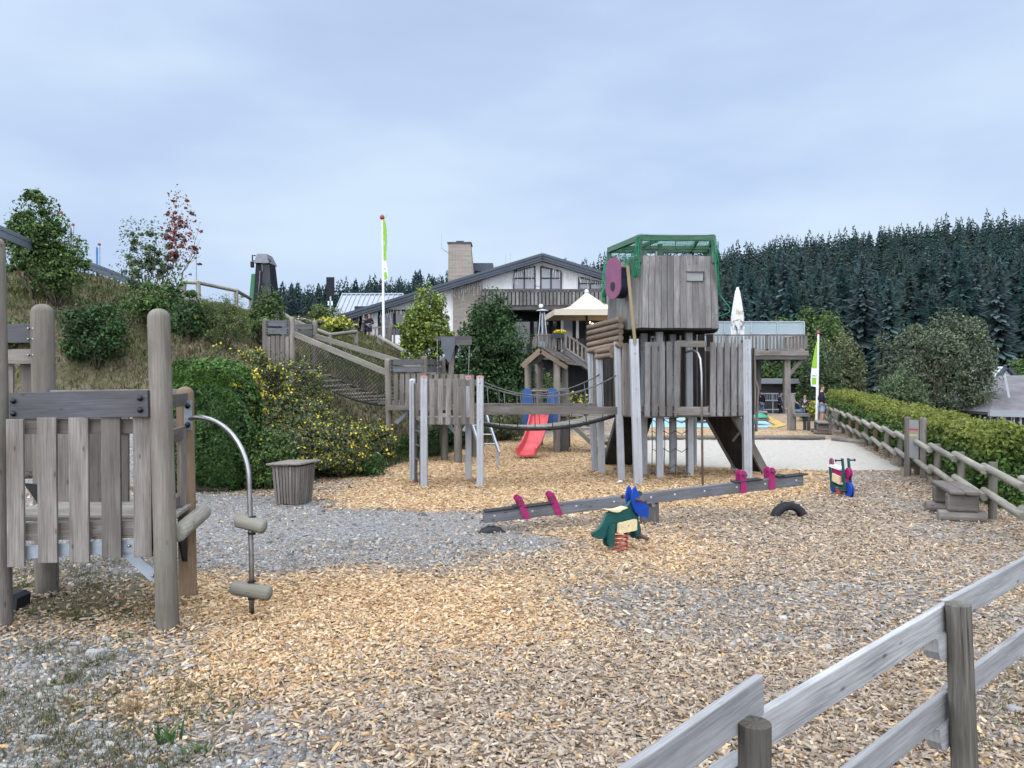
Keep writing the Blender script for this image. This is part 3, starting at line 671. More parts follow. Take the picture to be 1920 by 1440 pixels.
# steel climbing pole with two log steps
m=MB(); bx,by=-2.33,6.83
pts=[(-3.05,7.22,1.76),(-2.99,7.16,1.765)]+[( -2.44-.50*math.cos(a)*1.0,6.86+.26*math.cos(a),1.24+.53*math.sin(a)) for a in np.linspace(1.45,0.02,12)]
pts=[(-3.05,7.22,1.745),(-2.96,7.15,1.765)]+[(-2.93+.57*math.sin(a),7.12-.27*math.sin(a),1.20+.565*math.cos(a)) for a in np.linspace(.12,1.57,12)]+[(-2.335,6.835,.5),(bx,by,-.05)]
m.tube(pts,.0225,14); cp=m.build('climbing_pole','steel',t)
m=MB(); m.bar((-3.06,7.205,1.64),(-3.06,7.205,1.92),.012,.075,(1,0,0)); m.build('mount_plate','galv',cp)
m=MB(); bolt(m,(-3.06,7.19,1.87),(0,-1,0),.028,.02); bolt(m,(-3.06,7.19,1.69),(0,-1,0),.028,.02); m.build('bolt_caps','blackp',cp)
for z,x0,x1,z0,z1,r in ((.82,-2.48,-2.19,.86,.80,.062),(.24,-2.52,-2.14,.26,.21,.065)):
    m=MB(); m.cyl((x0,by+.01,z0),(x1,by-.04,z1),r,r,20,dome=.5,dome0=.5); m.build('step','log',cp)
    m=MB(); m.cyl((bx,by,z+.065),(bx,by,z+.075),.038,.038,14); m.cyl((bx,by,z-.09),(bx,by,z-.07),.034,.034,14); m.build('step_collar','blackp',cp)
# dark rubber edge under the platform
m=MB(); m.prism([(-.16,0),(.16,0),(.17,.12),(.12,.15),(-.12,.14),(-.17,.1)],(-4.68,7.05,0),(1,0,0),Zv,.2); tag(m.build('rubber_block','black',loc=(-4.68,7.05,0),bevel=.02),'black rubber block lying in the grass under the play platform','block')
# ================= spring riders =================
def spring(par,x,y,z0,z1,r,turns,wr):
    m=MB(); n=turns*20; m.tube([(x+r*math.cos(6.283*turns*i/n),y+r*math.sin(6.283*turns*i/n),z0+(z1-z0)*i/n) for i in range(n+1)],wr,8); return m.build('spring','redm',par)
ang=math.radians(30);cx,cy=1.33,9.36
t=thing('spring_rider','green spring rider shaped like a horned animal with a blue frill on a red spring','spring rider',(cx,cy,0))
U=Vector((math.cos(ang),math.sin(ang),0)); Nn=Vector((math.sin(ang),-math.cos(ang),0)); s_=.000679
def cv(zx,zy):
    u=(zx-695)*s_/math.cos(ang)
    v=(1310-zy)*s_*(1+u*.054); v-=u*math.sin(ang)*(2.15-v)/9.32*.9
    return (u*(1+u*math.sin(ang)/9.3),v)
def pan(nm,mat,pts,off,th,par=None,bev=.006):
    m=MB(); m.prism([cv(*p) for p in pts],V(cx,cy,0)+Nn*off,U,Zv,th); return m.build(nm,mat,par or t,bevel=bev)
pan('body','green',[(125,985),(165,1045),(240,1078),(330,1078),(395,1045),(440,990),(560,930),(900,870),(1000,860),(1030,780),(1035,660),(1180,560),(1200,440),(1170,415),(1110,440),(1040,420),(960,380),(870,420),(840,470),(780,520),(740,535),(600,590),(480,580),(410,625),(375,700),(330,790),(270,880),(195,935),(140,950)],0,.045)
for off in (.045,-.045):
    pan('hind_leg','green',[(520,785),(552,820),(545,900),(525,1000),(525,1170),(480,1235),(430,1210),(400,1150),(405,1000),(420,900),(455,820)],off,.03)
    pan('front_leg','green',[(930,700),(985,720),(1015,800),(1045,920),(1040,1040),(1000,1095),(955,1080),(935,960),(905,850),(890,740)],off,.03)
    pan('frill','blue',[(925,145),(955,200),(980,265),(1005,350),(1070,400),(1150,450),(1185,540),(1190,650),(1160,728),(1120,690),(1085,675),(1050,685),(1000,668),(925,595),(880,500),(858,400),(860,280),(885,180)],off*1.25,.022)
pan('nose_horn','green',[(985,270),(1050,235),(1100,255),(1112,300),(1060,330),(1010,350)],0,.04)
pan('saddle','cream',[(385,540),(470,575),(560,590),(620,585),(680,550),(780,520),(770,505),(600,552),(470,545)],0,.13,bev=.01)
pan('side_block','cream',[(575,800),(585,780),(905,718),(915,735),(915,900),(890,915),(580,965),(562,950)],.085,.05)
pan('side_block','cream',[(575,800),(585,780),(905,718),(915,735),(915,900),(890,915),(580,965),(562,950)],-.085,.05)
m=MB(); o_=V(cx,cy,0); 
def pt(zx,zy,off): u,v=cv(zx,zy); return o_+U*u+Zv_*v+Nn*off
Zv_=Vector(Zv)
for zx,zy,r in ((745,820,.018),(645,845,.006),(862,797,.006)): bolt(m,pt(zx,zy,.108),Nn,r,.006)
m.build('bolts','steel',t)
for zx,zy,r in ((950,375,.016),(1000,1035,.016)):
    m=MB()
    for sgn in (1,-1):
        a=pt(zx,zy,.04*sgn); b=pt(zx,zy,.20*sgn); m.cyl(a,b,.026,.015,12); m.cyl(b,b+Nn*(.03*sgn),.027,.027,12,dome=.5)
    m.build('handle_peg' if zy<500 else 'foot_peg','brownp',t)
spring(t,cx,cy,0.0,.26,.088,5,.0125)
m=MB(); m.cyl((cx,cy,.25),(cx,cy,.275),.09,.09,16); m.build('spring_plate','blackp',t)
# second rider (motorbike-like plates)
cx,cy=5.88,13.66
t=thing('spring_rider','small motorbike-shaped spring rider with blue wheels and purple body','spring rider',(cx,cy,0))
ang=math.radians(-77); U=Vector((math.cos(ang),math.sin(ang),0)); Nn=Vector((-math.sin(ang),math.cos(ang),0))*-1; o_=V(cx,cy,0)
m=MB(); m.prism([(-.30,.50),(.28,.44),(.30,.25),(-.22,.30)],o_,U,Zv,.10); m.build('body','purple',t,bevel=.01)
m=MB(); m.prism([(-.34,.54),(-.05,.53),(.10,.50),(.10,.47),(-.34,.50)],o_,U,Zv,.20); m.build('saddle','white',t,bevel=.01)
for off in (.09,-.09):
    m=MB(); m.prism([(.17,.69),(.24,.69),(.36,.12),(.27,.10)],o_+Nn*off,U,Zv,.035); m.build('front_fork','green',t,bevel=.006)
    m=MB(); m.prism([(-.34,.50),(-.27,.50),(-.17,.20),(.30,.16),(.30,.10),(-.26,.14)],o_+Nn*off,U,Zv,.035); m.build('rear_frame','green',t,bevel=.006)
def disc(nm,mat,u,v,r,off,th):
    m=MB(); a=o_+U*u+Zv_*v+Nn*(off-th/2); m.cyl(a,a+Nn*th,r,r,24); return m.build(nm,mat,t,bevel=.006)
for off in (.03,-.03): disc('front_wheel','blue',.36,.14,.14,off,.035); disc('rear_wheel','blue',-.25,.16,.12,off,.035); disc('headlight','purple',.34,.44,.095,off,.035)
disc('tail_disc','mauve',-.36,.58,.075,0,.05)
m=MB(); m.prism([(-.17,.40),(.14,.36),(.14,.22),(-.17,.26)],o_+Nn*.10,U,Zv,.06); m.prism([(-.17,.40),(.14,.36),(.14,.22),(-.17,.26)],o_-Nn*.10,U,Zv,.06); m.build('side_block','cream',t,bevel=.006)
m=MB()
for sgn in (1,-1):
    a=o_+U*.2+Zv_*.655; m.cyl(a+Nn*.1*sgn,a+Nn*.27*sgn,.013,.013,10); m.cyl(a+Nn*.27*sgn,a+Nn*.295*sgn,.024,.024,10)
m.build('handlebar','blackp',t)
m=MB(); a=o_+U*.36+Zv_*.14; m.cyl(a-Nn*.25,a+Nn*.25,.012,.012,10); m.build('foot_bar','brownp',t)
spring(t,cx-.02,cy,0,.17,.095,5,.013); t.scale=(.68,.68,1)
# ================= seesaw =================
L0=V(-.40,10.62,.185); R0=V(4.42,11.65,.565)
t=thing('seesaw','long grey wooden seesaw with magenta handles, its right end raised','seesaw',((L0.x+R0.x)/2,(L0.y+R0.y)/2,0))
d=(R0-L0).normalized(); sd=d.cross(Zv_).normalized(); up=sd.cross(d)
m=MB(); m.bar(L0,R0,.12,.155); bm_=m.build('beam','gw',t,bevel=.008); bm_.data.materials[0]=M['blue_wood']
Ls=(R0-L0).length
m=MB()
for f in (.03,.14,.27,.385,.5,.575,.67,.775,.87,.975): bolt(m,L0+d*(Ls*f)+sd*.061+up*.01,sd,.018,.01)
m.build('bolts','alu',t)
for f0 in (.055,.965):
    c0=L0+d*(Ls*f0); 
    m=MB(); m.bar(c0-d*.26+up*.085,c0+d*.24+up*.085,.17,.02); m.bar(c0+d*(.16 if f0<.5 else -.26)+up*.1,c0+d*(.28 if f0<.5 else -.14)+up*.112,.17,.018); m.build('seat_pad','black',t,bevel=.008)
for f0 in (.165,.82):
    c0=L0+d*(Ls*f0); m=MB(); m.bar(c0-d*.25+up*.085,c0+d*.2+up*.09,.17,.02); m.build('seat_pad','black',t,bevel=.008)
for f in (.123,.218,.795,.89):
    c0=L0+d*(Ls*f); lean=-.16 if f<.5 else .03
    h=MB()
    for s2 in (1,-1):
        pts=[(-.048,-.085),(.048,-.085),(.048+lean*.5,.17)]+[(lean*.62+.052*math.cos(a),.20+.052*math.sin(a)) for a in np.linspace(.1,3.04,8)]+[(-.048+lean*.5,.17)]
        h.prism(pts,c0+sd*(.072*s2),d,up,.016)
    ho=h.build('handle_plate','purple',t,bevel=.004)
    m=MB(); a=c0+d*(lean*.62)+up*.19; m.cyl(a-sd*.13,a+sd*.13,.015,.015,10); m.cyl(a+sd*.12,a+sd*.15,.024,.024,10); m.cyl(a-sd*.15,a-sd*.12,.024,.024,10); m.build('peg','brownp',ho)
mid=L0+d*(Ls*.5)
m=MB(); m.box(mid.x-.13,mid.x+.13,mid.y-.03,mid.y+.10,-.05,mid.z-.09); m.build('pivot_stand','gwd',t)
m=MB(); m.cyl(mid-sd*.13-up*.09,mid+sd*.13-up*.09,.03,.03,12); m.build('axle','steel',t)
def tyre(x,y,z,R,r,dirv,label):
    m=MB(); dv=V(dirv).normalized(); n=36; k=14; vs=[];fs=[];uv=[]
    for i in range(n):
        a=2*math.pi*i/n; rad=dv*math.cos(a)+Zv_*math.sin(a); nn=dv.cross(Zv_)
        for j in range(k):
            b=2*math.pi*j/k; cr=math.cos(b); ex=r*1.15*(abs(math.sin(b))**.6)*math.copysign(1,math.sin(b))
            rr=R-r+r*(abs(cr)**.6)*math.copysign(1,cr) if cr>0 else R-r+r*.9*cr
            if cr>.75 and i%2: rr-=.012
            vs.append(V(x,y,z)+rad*rr+nn*ex)
    for i in range(n):
        for j in range(k): fs.append((i*k+j,((i+1)%n)*k+j,((i+1)%n)*k+(j+1)%k,i*k+(j+1)%k)); uv.append([(0,0)]*4)
    m.add(vs,fs,uv,True); tag(m.build('tyre','black',loc=(x,y,0)),label,'tyre','half-buried tyres under the seesaw ends')
tyre(4.22,11.62,-.06,.30,.068,(1,.12,0),'half-buried black tyre arching up below the raised end of the seesaw')
tyre(-.28,10.56,-.19,.27,.09,(1,.25,0),'half-buried black tyre pressed low under the left end of the seesaw')
# ================= trash bin =================
bx,by=-3.72,13.0
t=thing('litter_bin','grey slatted wooden litter bin with a flat lid in front of the shrubs','litter bin',(bx,by,0))
ca,sa2=math.cos(-.30),math.sin(-.30); u2=Vector((ca,sa2,0)); n2=Vector((-sa2,ca,0)); c0=V(bx,by,0)
m=MB()
for sx,sy,un,vn in ((0,-1,u2,n2),(0,1,u2,n2),(1,0,n2,u2),(-1,0,n2,u2)):
    s3=sy or sx
    for i in range(8):
        f=-1+2*(i+.5)/8; a=c0+un*(f*.24)+vn*(s3*.235); b=c0+un*(f*.29)+vn*(s3*.285)+Zv_*.64
        m.bar(a,b,.014,.042,un,w2=.014,h2=.058)
m.build('slats','gw',t)
m=MB(); 
for z,h in ((.08,.215),(.55,.262)):
    for s3 in (-1,1): m.bar(c0+n2*s3*h-u2*h+Zv_*z,c0+n2*s3*h+u2*h+Zv_*z,.03,.05); m.bar(c0+u2*s3*h-n2*h+Zv_*z,c0+u2*s3*h+n2*h+Zv_*z,.03,.05)
m.build('frame','gwd',t)
m=MB(); m.bar(c0-u2*.36+Zv_*.665,c0+u2*.36+Zv_*.69,.74,.03,tone=.2); m.build('lid','galv',t,bevel=.006).data.materials[0]=M['gw']
m=MB(); m.box(bx-.17,bx+.17,by-.17,by+.17,.03,.5); m.build('inner_bin','darkin',t); t.scale=(.9,.9,1)
# ================= right log fence =================
ysf=[8.2,9.9,11.5,13.1,14.8,16.5,18.2,19.9,21.6,23.3,25.0,26.8,28.6,30.4,32.2,34.0]
t=thing('log_rail_fence','pale log rail fence running along the hedge on the right side','fence',(fx(16),16,0))
fdir=Vector((.303,1,0)).normalized(); fn=Vector((fdir.y,-fdir.x,0))
for i,yy in enumerate(ysf):
    m=MB(); x=fx(yy)+.06; m.cyl((x,yy,-.6),(x+random.uniform(-.02,.02),yy,.84+random.uniform(-.02,.03)),.062,.060,16)
    m.build('post','post_br' if i in (5,8,10,11) else 'post',t)
for i in range(len(ysf)-1):
    a=V(fx(ysf[i]),ysf[i],0);b=V(fx(ysf[i+1]),ysf[i+1],0)
    for z,jz in ((.76,random.uniform(-.02,.02)),(.36,random.uniform(-.02,.02))):
        m=MB(); m.cyl(a-fdir*.20-fn*.11+Zv_*(z+jz-.02),b+fdir*.16-fn*.02+Zv_*(z+.03+jz),.057,.054,16); m.build('rail','log',t,bevel=0)
# near bench
def bench(x,y,L_,label,back=False,z=0,w=.40):
    t=thing('bench',label,'bench',(x,y,z),'rustic benches by the log fence'); c=V(x,y,z)
    for s3 in (-1,1):
        m=MB(); m.bar(c+fn*s3*w*.26-fdir*L_/2+Zv_*.43,c+fn*s3*w*.26+fdir*L_/2+Zv_*.43,w*.5,.06); m.build('seat_plank','log',t,bevel=.018).data.materials[0]=M['gw']
    for s3 in (-1,1):
        e=c+fdir*s3*L_*.33
        m=MB(); m.cyl(e-fn*.32+Zv_*.06,e+fn*.30+Zv_*.06,.09,.09,14); m.build('ground_log','gw',t)
        m=MB(); m.bar(e-fn*.21+Zv_*.27,e+fn*.21+Zv_*.27,.18,.26); m.build('support','gw',t,bevel=.03)
    if back:
        for s3 in (-1,1): m=MB(); m.bar(c+fn*.22+fdir*s3*L_*.36+Zv_*.1,c+fn*.5+fdir*s3*L_*.36+Zv_*.85,.07,.09); m.build('back_post','gw',t)
        m=MB(); m.bar(c+fn*.46-fdir*L_*.45+Zv_*.74,c+fn*.46+fdir*L_*.45+Zv_*.74,.06,.22); m.build('backrest','gw',t)
    return t
bench(6.82,11.75,1.25,'low half-log bench nearest the camera beside the log fence')
bench(11.6,28.6,1.7,'half-log bench with a sloping backrest behind the white sand',True)
bench(12.0,36.5,1.3,'low log bench the seated person in navy sits on')
# wooden stool and tall board by the sand
x,y=11.1,30.2
t=thing('wooden_stool','square wooden stool fixed to one tall upright post beyond the sand','stool',(x,y,0))
m=MB(); m.bar((x-.05,y,-.1),(x-.05,y,1.42),.26,.12,(0,1,0)); m.build('post','gw',t)
m=MB(); m.box(x,x+.62,y-.25,y+.25,.56,.66); m.build('seat','gw',t)
for a,b in ((.52,-.2),(.52,.2),(.1,.2)): m=MB(); m.box(x+a,x+a+.1,y+b-.05,y+b+.05,-.05,.55); m.build('leg','gwd',t)
# sign posts
t=thing('information_sign','slim grey information board held between two upright planks at the log fence','sign',(8.55,16.3,0))
pa=V(8.43,16.25,0);pb=V(8.60,15.95,0)
for p_ in (pa,pb):
    m=MB(); m.bar(p_+Zv_*-.1,p_+Zv_*1.28,.06,.13,(pb-pa)); m.build('post','gw',t,bevel=.02)
uu=(pb-pa).normalized()
pz=(pa+pb)/2+V(-.03,.02,0)
m=MB(); m.bar(pz+Zv_*.42,pz+Zv_*1.22,.02,.24,(pb-pa)); pn=m.build('panel','sign',t)
nn_=Vector((-.62,-.78,0))
for z,mt,h in ((1.02,'red',.035),(.90,'yel',.03)):
    m=MB(); q=pz+Zv_*z; m.bar(q-uu*.11-uu.cross(Zv_)*-.0,q+uu*.11,.026,h); m.build('stripe',mt,pn)
m=MB(); m.tube([pz+Zv_*.82+uu.cross(Zv_)*.014,pz+Zv_*.76+uu*.03+uu.cross(Zv_)*.014,pz+Zv_*.76+uu*.07+uu.cross(Zv_)*.014],.006,4); m.tube([pz+Zv_*.78+uu.cross(Zv_)*.014,pz+Zv_*.66+uu*.03+uu.cross(Zv_)*.014],.005,4); m.build('route_mark','grey',pn)
# sand edging timbers
def timber(a,b,r,label,grp='timbers edging the white sand'):
    m=MB(); m.cyl(a,b,r,r,12); tag(m.build('edging_log','gw',loc=a),label,'log',grp)
timber((3.0,25.75,.06),(10.6,25.9,.06),.09,'long straight timber along the back edge of the white sand')
timber((10.7,25.4,.05),(11.2,23.2,.05),.09,'short timber at the right back corner of the white sand')
# turquoise safety surface
m=MB(); m.poly([(5.0,31.6,.03),(10.6,31.6,.03),(11.3,33.0,.03),(13.2,41.6,.03),(6,41.6,.03)],.06); o=m.build('playground_path','pool',loc=(9,35,0)); o['kind']='structure'; o.name='rubber_floor'
m=MB(); m.poly([(10.6,31.58,.05),(11.35,32.85,.05),(13.35,41.7,.05),(13.9,41.7,.05),(11.8,32.7,.05),(10.9,31.3,.05)],.07); m.poly([(13.35,41.72,.05),(6,41.72,.05),(6,42.3,.05),(13.9,42.3,.05)],.07); tag(m.build('sand_kerb','yedge',loc=(12,36,0)),'ochre kerb round the turquoise playground floor','kerb')
t=thing('play_table','small mint green table on one leg on the turquoise floor','table',(10.6,33.4,0))
m=MB(); m.lathe((10.6,33.4,.36),Zv,[(0,.02),(0,.62,True),(.05,.60),(.16,.35),(.2,.01)],20); m.build('top','pgreen',t)
m=MB(); m.cyl((10.6,33.4,0),(10.6,33.4,.36),.04,.04,10); m.build('leg','steel',t)
t=thing('nest_swing_seat','dark green bowl-shaped play seat on the turquoise floor behind the tower','play seat',(8.6,35.2,0))
m=MB(); m.lathe((8.6,35.2,.08),Zv,[(0,.05),(.08,.5),(.28,.85),(.42,.95),(.42,.80),(.25,.6),(.12,.05)],24); m.build('bowl','clad',t)
m=MB(); m.tube([(8.6+.95*math.cos(a),35.2+.95*math.sin(a),.5) for a in np.linspace(0,6.2,24)],.05,6,True); m.build('rim','pgreen',t)
# scraps
m=MB(); m.bar((2.12,15.35,.01),(2.22,15.4,.03),.08,.012); m.bar((2.16,15.38,.03),(2.2,15.42,.045),.05,.01); tag(m.build('plastic_scrap','white',loc=(2.3,14.5,0)),'white plastic scrap on the chips at the foot of the tower','litter')
# ================= central play tower =================
tw=thing('play_tower','large grey wooden play tower with a boarded upper cabin under a green net','play tower',(3.4,16.2,0))
t=tw
def apost(x,y,top,lx=0,w=.14,par=None,mat='alu'):
    m=MB(); q=(x+lx,y,top)
    m.bar((x,y,-.1),q,w,w,(0,1,0),tone=.1)
    for s3 in (-.03,.03): m.bar((x+s3,y-w/2-.006,-.1),(x+lx+s3,y-w/2-.006,top),.03,.012,(0,1,0),tone=.1)
    return m.build('post',mat,par or t,bevel=.006)
apost(1.87,17.2,2.75,-.1); apost(1.97,16.7,2.78,-.07); apost(2.26,15.75,2.86,-.09); apost(2.50,15.1,2.88,-.09,.165)
apost(4.86,15.75,2.90,-.03,.165); apost(2.85,16.5,4.7,0,.14); apost(3.10,16.0,4.75,-.02,.14); apost(3.57,16.9,4.7,-.03); apost(3.80,16.3,4.75,-.04)
apost(5.05,17.3,2.8); apost(4.4,18.5,2.8); apost(2.9,18.6,2.8)
m=MB(); m.poly([(1.9,17.2,1.40),(2.28,15.8,1.40),(2.56,15.2,1.40),(4.86,15.85,1.40),(5.05,17.3,1.40),(4.4,18.5,1.40),(2.9,18.6,1.40)],.09); m.build('floor','gw',t)
def wall(a,b,z0,z1,w,gap,mat,nm,jit=.02,th=.03,par=None,skip=None,off=0,tone=None):
    a=V(a[0],a[1],0);b=V(b[0],b[1],0);Ln=(b-a).length;dd=(b-a).normalized();nrm=dd.cross(Zv_);n=max(1,int(round(Ln/(w+gap)))); st=Ln/n
    m=MB()
    for i in range(n):
        f=(i+.5)*st
        if skip and skip[0]<f<skip[1]: continue
        c=a+dd*f+nrm*off+nrm*random.uniform(-.003,.003); j=random.uniform(-1,1)*.008
        m.bar(c+Zv_*(z0+random.uniform(0,jit)),c+dd*j+Zv_*(z1-random.uniform(0,jit)),th,st-gap+random.uniform(-.1,.1)*gap,dd,tone=tone)
    return m.build(nm,mat,par or t,bevel=.004)
wall((1.80,17.25),(1.93,16.78),1.33,2.72,.13,.02,'gw','wall')
wall((2.26,15.60),(2.44,15.12),1.33,2.82,.085,.014,'gw','wall')
wall((2.60,15.09),(4.78,15.70),1.33,2.84,.118,.042,'box','wall',skip=(.775,1.42),off=.0)
m=MB(); m.bar((3.30,15.34,2.80),(3.95,15.52,2.80),.05,.13); m.bar((3.30,15.30,1.47),(3.97,15.49,1.46),.06,.13); m.bar((3.30,15.28,1.385),(3.97,15.47,1.38),.16,.05); m.build_each('opening_frame','gw',t,bevel=.006)
wall((5.1,16.0),(5.12,17.3),1.33,2.75,.12,.04,'gw','wall')
wall((5.05,17.35),(4.4,18.55),1.33,2.75,.14,.05,'gw','wall')
wall((4.4,18.62),(2.9,18.68),1.33,2.9,.15,.045,'gw','wall')
wall((2.85,18.65),(1.85,17.35),1.33,2.75,.14,.04,'gw','wall')
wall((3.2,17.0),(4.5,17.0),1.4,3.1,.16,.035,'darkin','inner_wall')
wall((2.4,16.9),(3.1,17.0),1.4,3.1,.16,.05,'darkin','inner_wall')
m=MB()
for a,b in (((1.9,17.25),(1.97,16.75)),((2.3,15.66),(2.48,15.2)),((2.6,15.16),(3.33,15.36)),((3.98,15.55),(4.8,15.77))):
    for z in (1.5,2.7): m.bar((a[0],a[1],z),(b[0],b[1],z),.05,.09)
m.build_each('wall_rail','gw',t)
m=MB(); 
for z in (2.76,2.6,1.9,1.3,.1): bolt(m,(2.50-.09*z/2.9,15.0,z),(0,-1,0),.014,.01)
for z in (2.7,2.2,1.6,1.2,.25): bolt(m,(4.84,15.655,z),(0,-1,0),.014,.01)
m.build('bolts','steel',t)
# upper cabin
up_=[(2.57,15.10),(4.10,15.18),(4.42,16.5),(3.7,17.6),(2.5,17.6),(2.12,16.9),(2.20,16.1)]
t=tw
zb,zt=3.10,4.54
n_=len(up_)
cab=None
for i in range(n_):
    a,b=up_[i],up_[(i+1)%n_]; A2=V(a[0],a[1],0);B2=V(b[0],b[1],0);Ln=(B2-A2).length;dd=(B2-A2).normalized();nrm=dd.cross(Zv_)
    k=max(1,int(round(Ln/.125))); m=MB(); cen=V(3.3,16.3,0)
    for j in range(k):
        c=A2+dd*((j+.5)*Ln/k); tp=c+(cen-c)*.035
        if i==0 and .60<(j+.5)/k<.80:
            m.bar(c+Zv_*zb,c+(tp-c)*.6+Zv_*4.04,.03,Ln/k-.005,dd); m.bar(c+(tp-c)*.8+Zv_*4.22,tp+Zv_*zt,.03,Ln/k-.005,dd)
        else: m.bar(c+Zv_*(zb+random.uniform(-.008,.008)),tp+Zv_*(zt+random.uniform(-.008,.008)),.03,Ln/k-.009,dd)
    cab=m.build('cabin_wall','box',tw,bevel=.003)
    if i==0: front=cab
fd=(V(4.10,15.18,0)-V(2.57,15.1,0)).normalized()
m=MB(); c=V(2.57,15.10,0)+fd*(1.532*.70)+V(0,.035,0); m.bar(c-fd*.165+Zv_*4.13,c+fd*.165+Zv_*4.13,.012,.18); m.build('window_panel','sign',front)
m=MB(); 
for zz in (4.035,4.225): m.bar(c-fd*.17+V(0,-.03,zz),c+fd*.17+V(0,-.03,zz),.05,.014)
m.build('window_frame','gwd',front)
m=MB(); m.poly([(x,y,zb+.02) for x,y in [(2.60,15.14),(4.07,15.22),(4.38,16.5),(3.68,17.55),(2.52,17.55),(2.16,16.9),(2.24,16.1)]],.05); m.build('cabin_floor','darkin',tw)
# canopy frame
fr_=[(2.54,15.16),(4.02,15.20),(4.30,16.7),(2.12,16.7)]
m=MB()
for i in range(4):
    a,b=fr_[i],fr_[(i+1)%4]; m.bar((a[0],a[1],4.90),(b[0],b[1],4.90),.08,.11)
for a in fr_: m.bar((a[0],a[1],4.4),(a[0],a[1],4.88),.09,.09,(0,1,0))
m.bar((2.9,15.2,4.86),(2.5,16.7,4.86),.05,.07); m.bar((3.7,15.2,4.86),(3.9,16.7,4.86),.05,.07); m.bar((2.3,16.0,4.84),(4.2,16.0,4.84),.05,.08)
for x in (2.66,2.98): m.bar((x,15.35,4.3),(x,15.35,4.80 if x>2.9 else 4.66),.09,.09,(0,1,0))
m.build('canopy_frame','gw',tw).data.materials[0]=wood('green_stained_wood',(.09,.15,.11),(.17,.25,.19),stain=(.04,.16,.09))
def lattice(m,p00,p10,p01,p11,nu,nv,r,sag=0,wav=0):
    p00,p10,p01,p11=map(V,(p00,p10,p01,p11))
    def q(u,v):
        p=p00.lerp(p10,u).lerp(p01.lerp(p11,u),v); p=p+Vector((wav*math.sin(9*u+5*v),wav*math.cos(7*u+3*v),-sag*4*u*(1-u))); return p
    for i in range(nu+1): m.tube([q(i/nu,k/6) for k in range(7)],r,3)
    for j in range(nv+1): m.tube([q(k/8,j/nv) for k in range(9)],r,3)
m=MB()
for i,(a,b) in enumerate(zip(fr_,fr_[1:]+fr_[:1])):
    if i==0: lattice(m,(a[0],a[1]-.06,4.95),(b[0],b[1]-.06,4.95),(a[0],a[1]-.03,4.72),(b[0],b[1]-.03,4.62),30,5,.0035,.02,.01)
    else: lattice(m,(a[0],a[1],4.95),(b[0],b[1],4.95),(a[0],a[1],4.50),(b[0],b[1],4.50),24,9,.003,.02,.01)
lattice(m,(2.54,15.1,4.97),(4.02,15.14,4.97),(2.12,16.75,4.97),(4.3,16.75,4.97),26,26,.003,.05,.01)
lattice(m,(3.95,15.08,4.85),(4.14,15.30,4.85),(4.10,15.10,3.95),(4.13,15.25,3.75),8,24,.006,.02,.03)
lattice(m,(4.02,15.08,4.6),(4.12,15.30,4.7),(4.10,15.10,4.4),(4.14,15.25,4.35),6,6,.006,.0,.01)
lattice(m,(2.30,15.75,4.55),(2.55,15.02,4.72),(2.35,15.65,4.35),(2.50,15.02,4.12),14,9,.006,.07,.03)
lattice(m,(2.44,15.15,4.9),(2.52,15.02,4.9),(2.42,15.2,4.1),(2.50,15.02,4.15),6,18,.007,0,.03)
lattice(m,(2.00,16.2,4.30),(2.06,16.9,4.75),(1.95,16.2,3.85),(1.98,16.6,3.70),8,16,.008,.0,.04)
m.tube([(4.14,15.15,3.75),(4.16,15.1,3.7),(4.3,15.05,3.5),(4.27,15.0,3.4),(4.1,15.0,3.33),(4.0,15.05,3.38)],.008,5)
m.build('green_net','net',tw)
m=MB()
for x in (2.78,3.28): m.tube([(x,15.25,4.86),(x-.02,15.25,4.72),(x+.03,15.25,4.66),(x+.04,15.25,4.60),(x-.02,15.25,4.58),(x-.02,15.25,4.64)],.009,5)
m.build('hooks','blackp',tw)
# mauve panel on black drum
pn_=Vector((-.86,-.51,0)); pu=Vector((.51,-.86,0)); pc=V(2.06,15.52,0)
pts=[(.25*math.cos(a),3.96+.24*math.sin(a)) for a in np.linspace(-math.pi,0,16)]+[(.25,4.34),(.20,4.46),(.10,4.55),(-.08,4.56),(-.2,4.48),(-.25,4.36)]
hole=[(.075*math.cos(a),3.97+.095*math.sin(a)) for a in np.linspace(0,2*math.pi,17)[:-1]]
m=MB(); m.prism(pts,pc+pn_*.0,pu,Zv,.02,N=pn_); mp_=m.build('face_panel','mauve',tw,bevel=.003)
m=MB(); m.prism(hole,pc+pn_*.014,pu,Zv,.006,N=pn_); m.build('eye_hole','blackp',mp_)
m=MB(); a=pc-pn_*.012+Zv_*3.98; m.cyl(a,a-pn_*.22,.245,.245,28); m.prism([(-.2,3.98),(.2,3.98),(.2,4.35),(-.2,4.35)],pc-pn_*.12,pu,Zv,.2,N=pn_); m.build('drum','navyp',tw,bevel=.02)
m=MB(); m.cyl((2.42,15.0,2.80),(2.27,14.98,4.32),.034,.034,12); m.build('wooden_pole','tan',tw)
# log sign
m=MB()
for i in range(5): 
    z=3.30-.125*i; m.cyl((2.215+.0*i,15.55,z),(1.73,17.2,z-.06-.005*i),.066,.066,14,dome=.25)
for i in range(2):
    z=2.70-.115*i; m.cyl((2.06,15.75,z),(1.86,16.75,z-.02),.062,.062,14,dome=.25)
m.build('log_shield','tanlog',tw)
# fireman pole
m=MB(); m.tube([(3.50,15.42,2.62),(3.52,15.2,2.64),(3.56,14.95,2.65),(3.60,14.78,2.60),(3.63,14.70,2.48),(3.64,14.65,2.2),(3.65,14.6,-.05)],.022,12); m.build('sliding_pole','steel',tw)
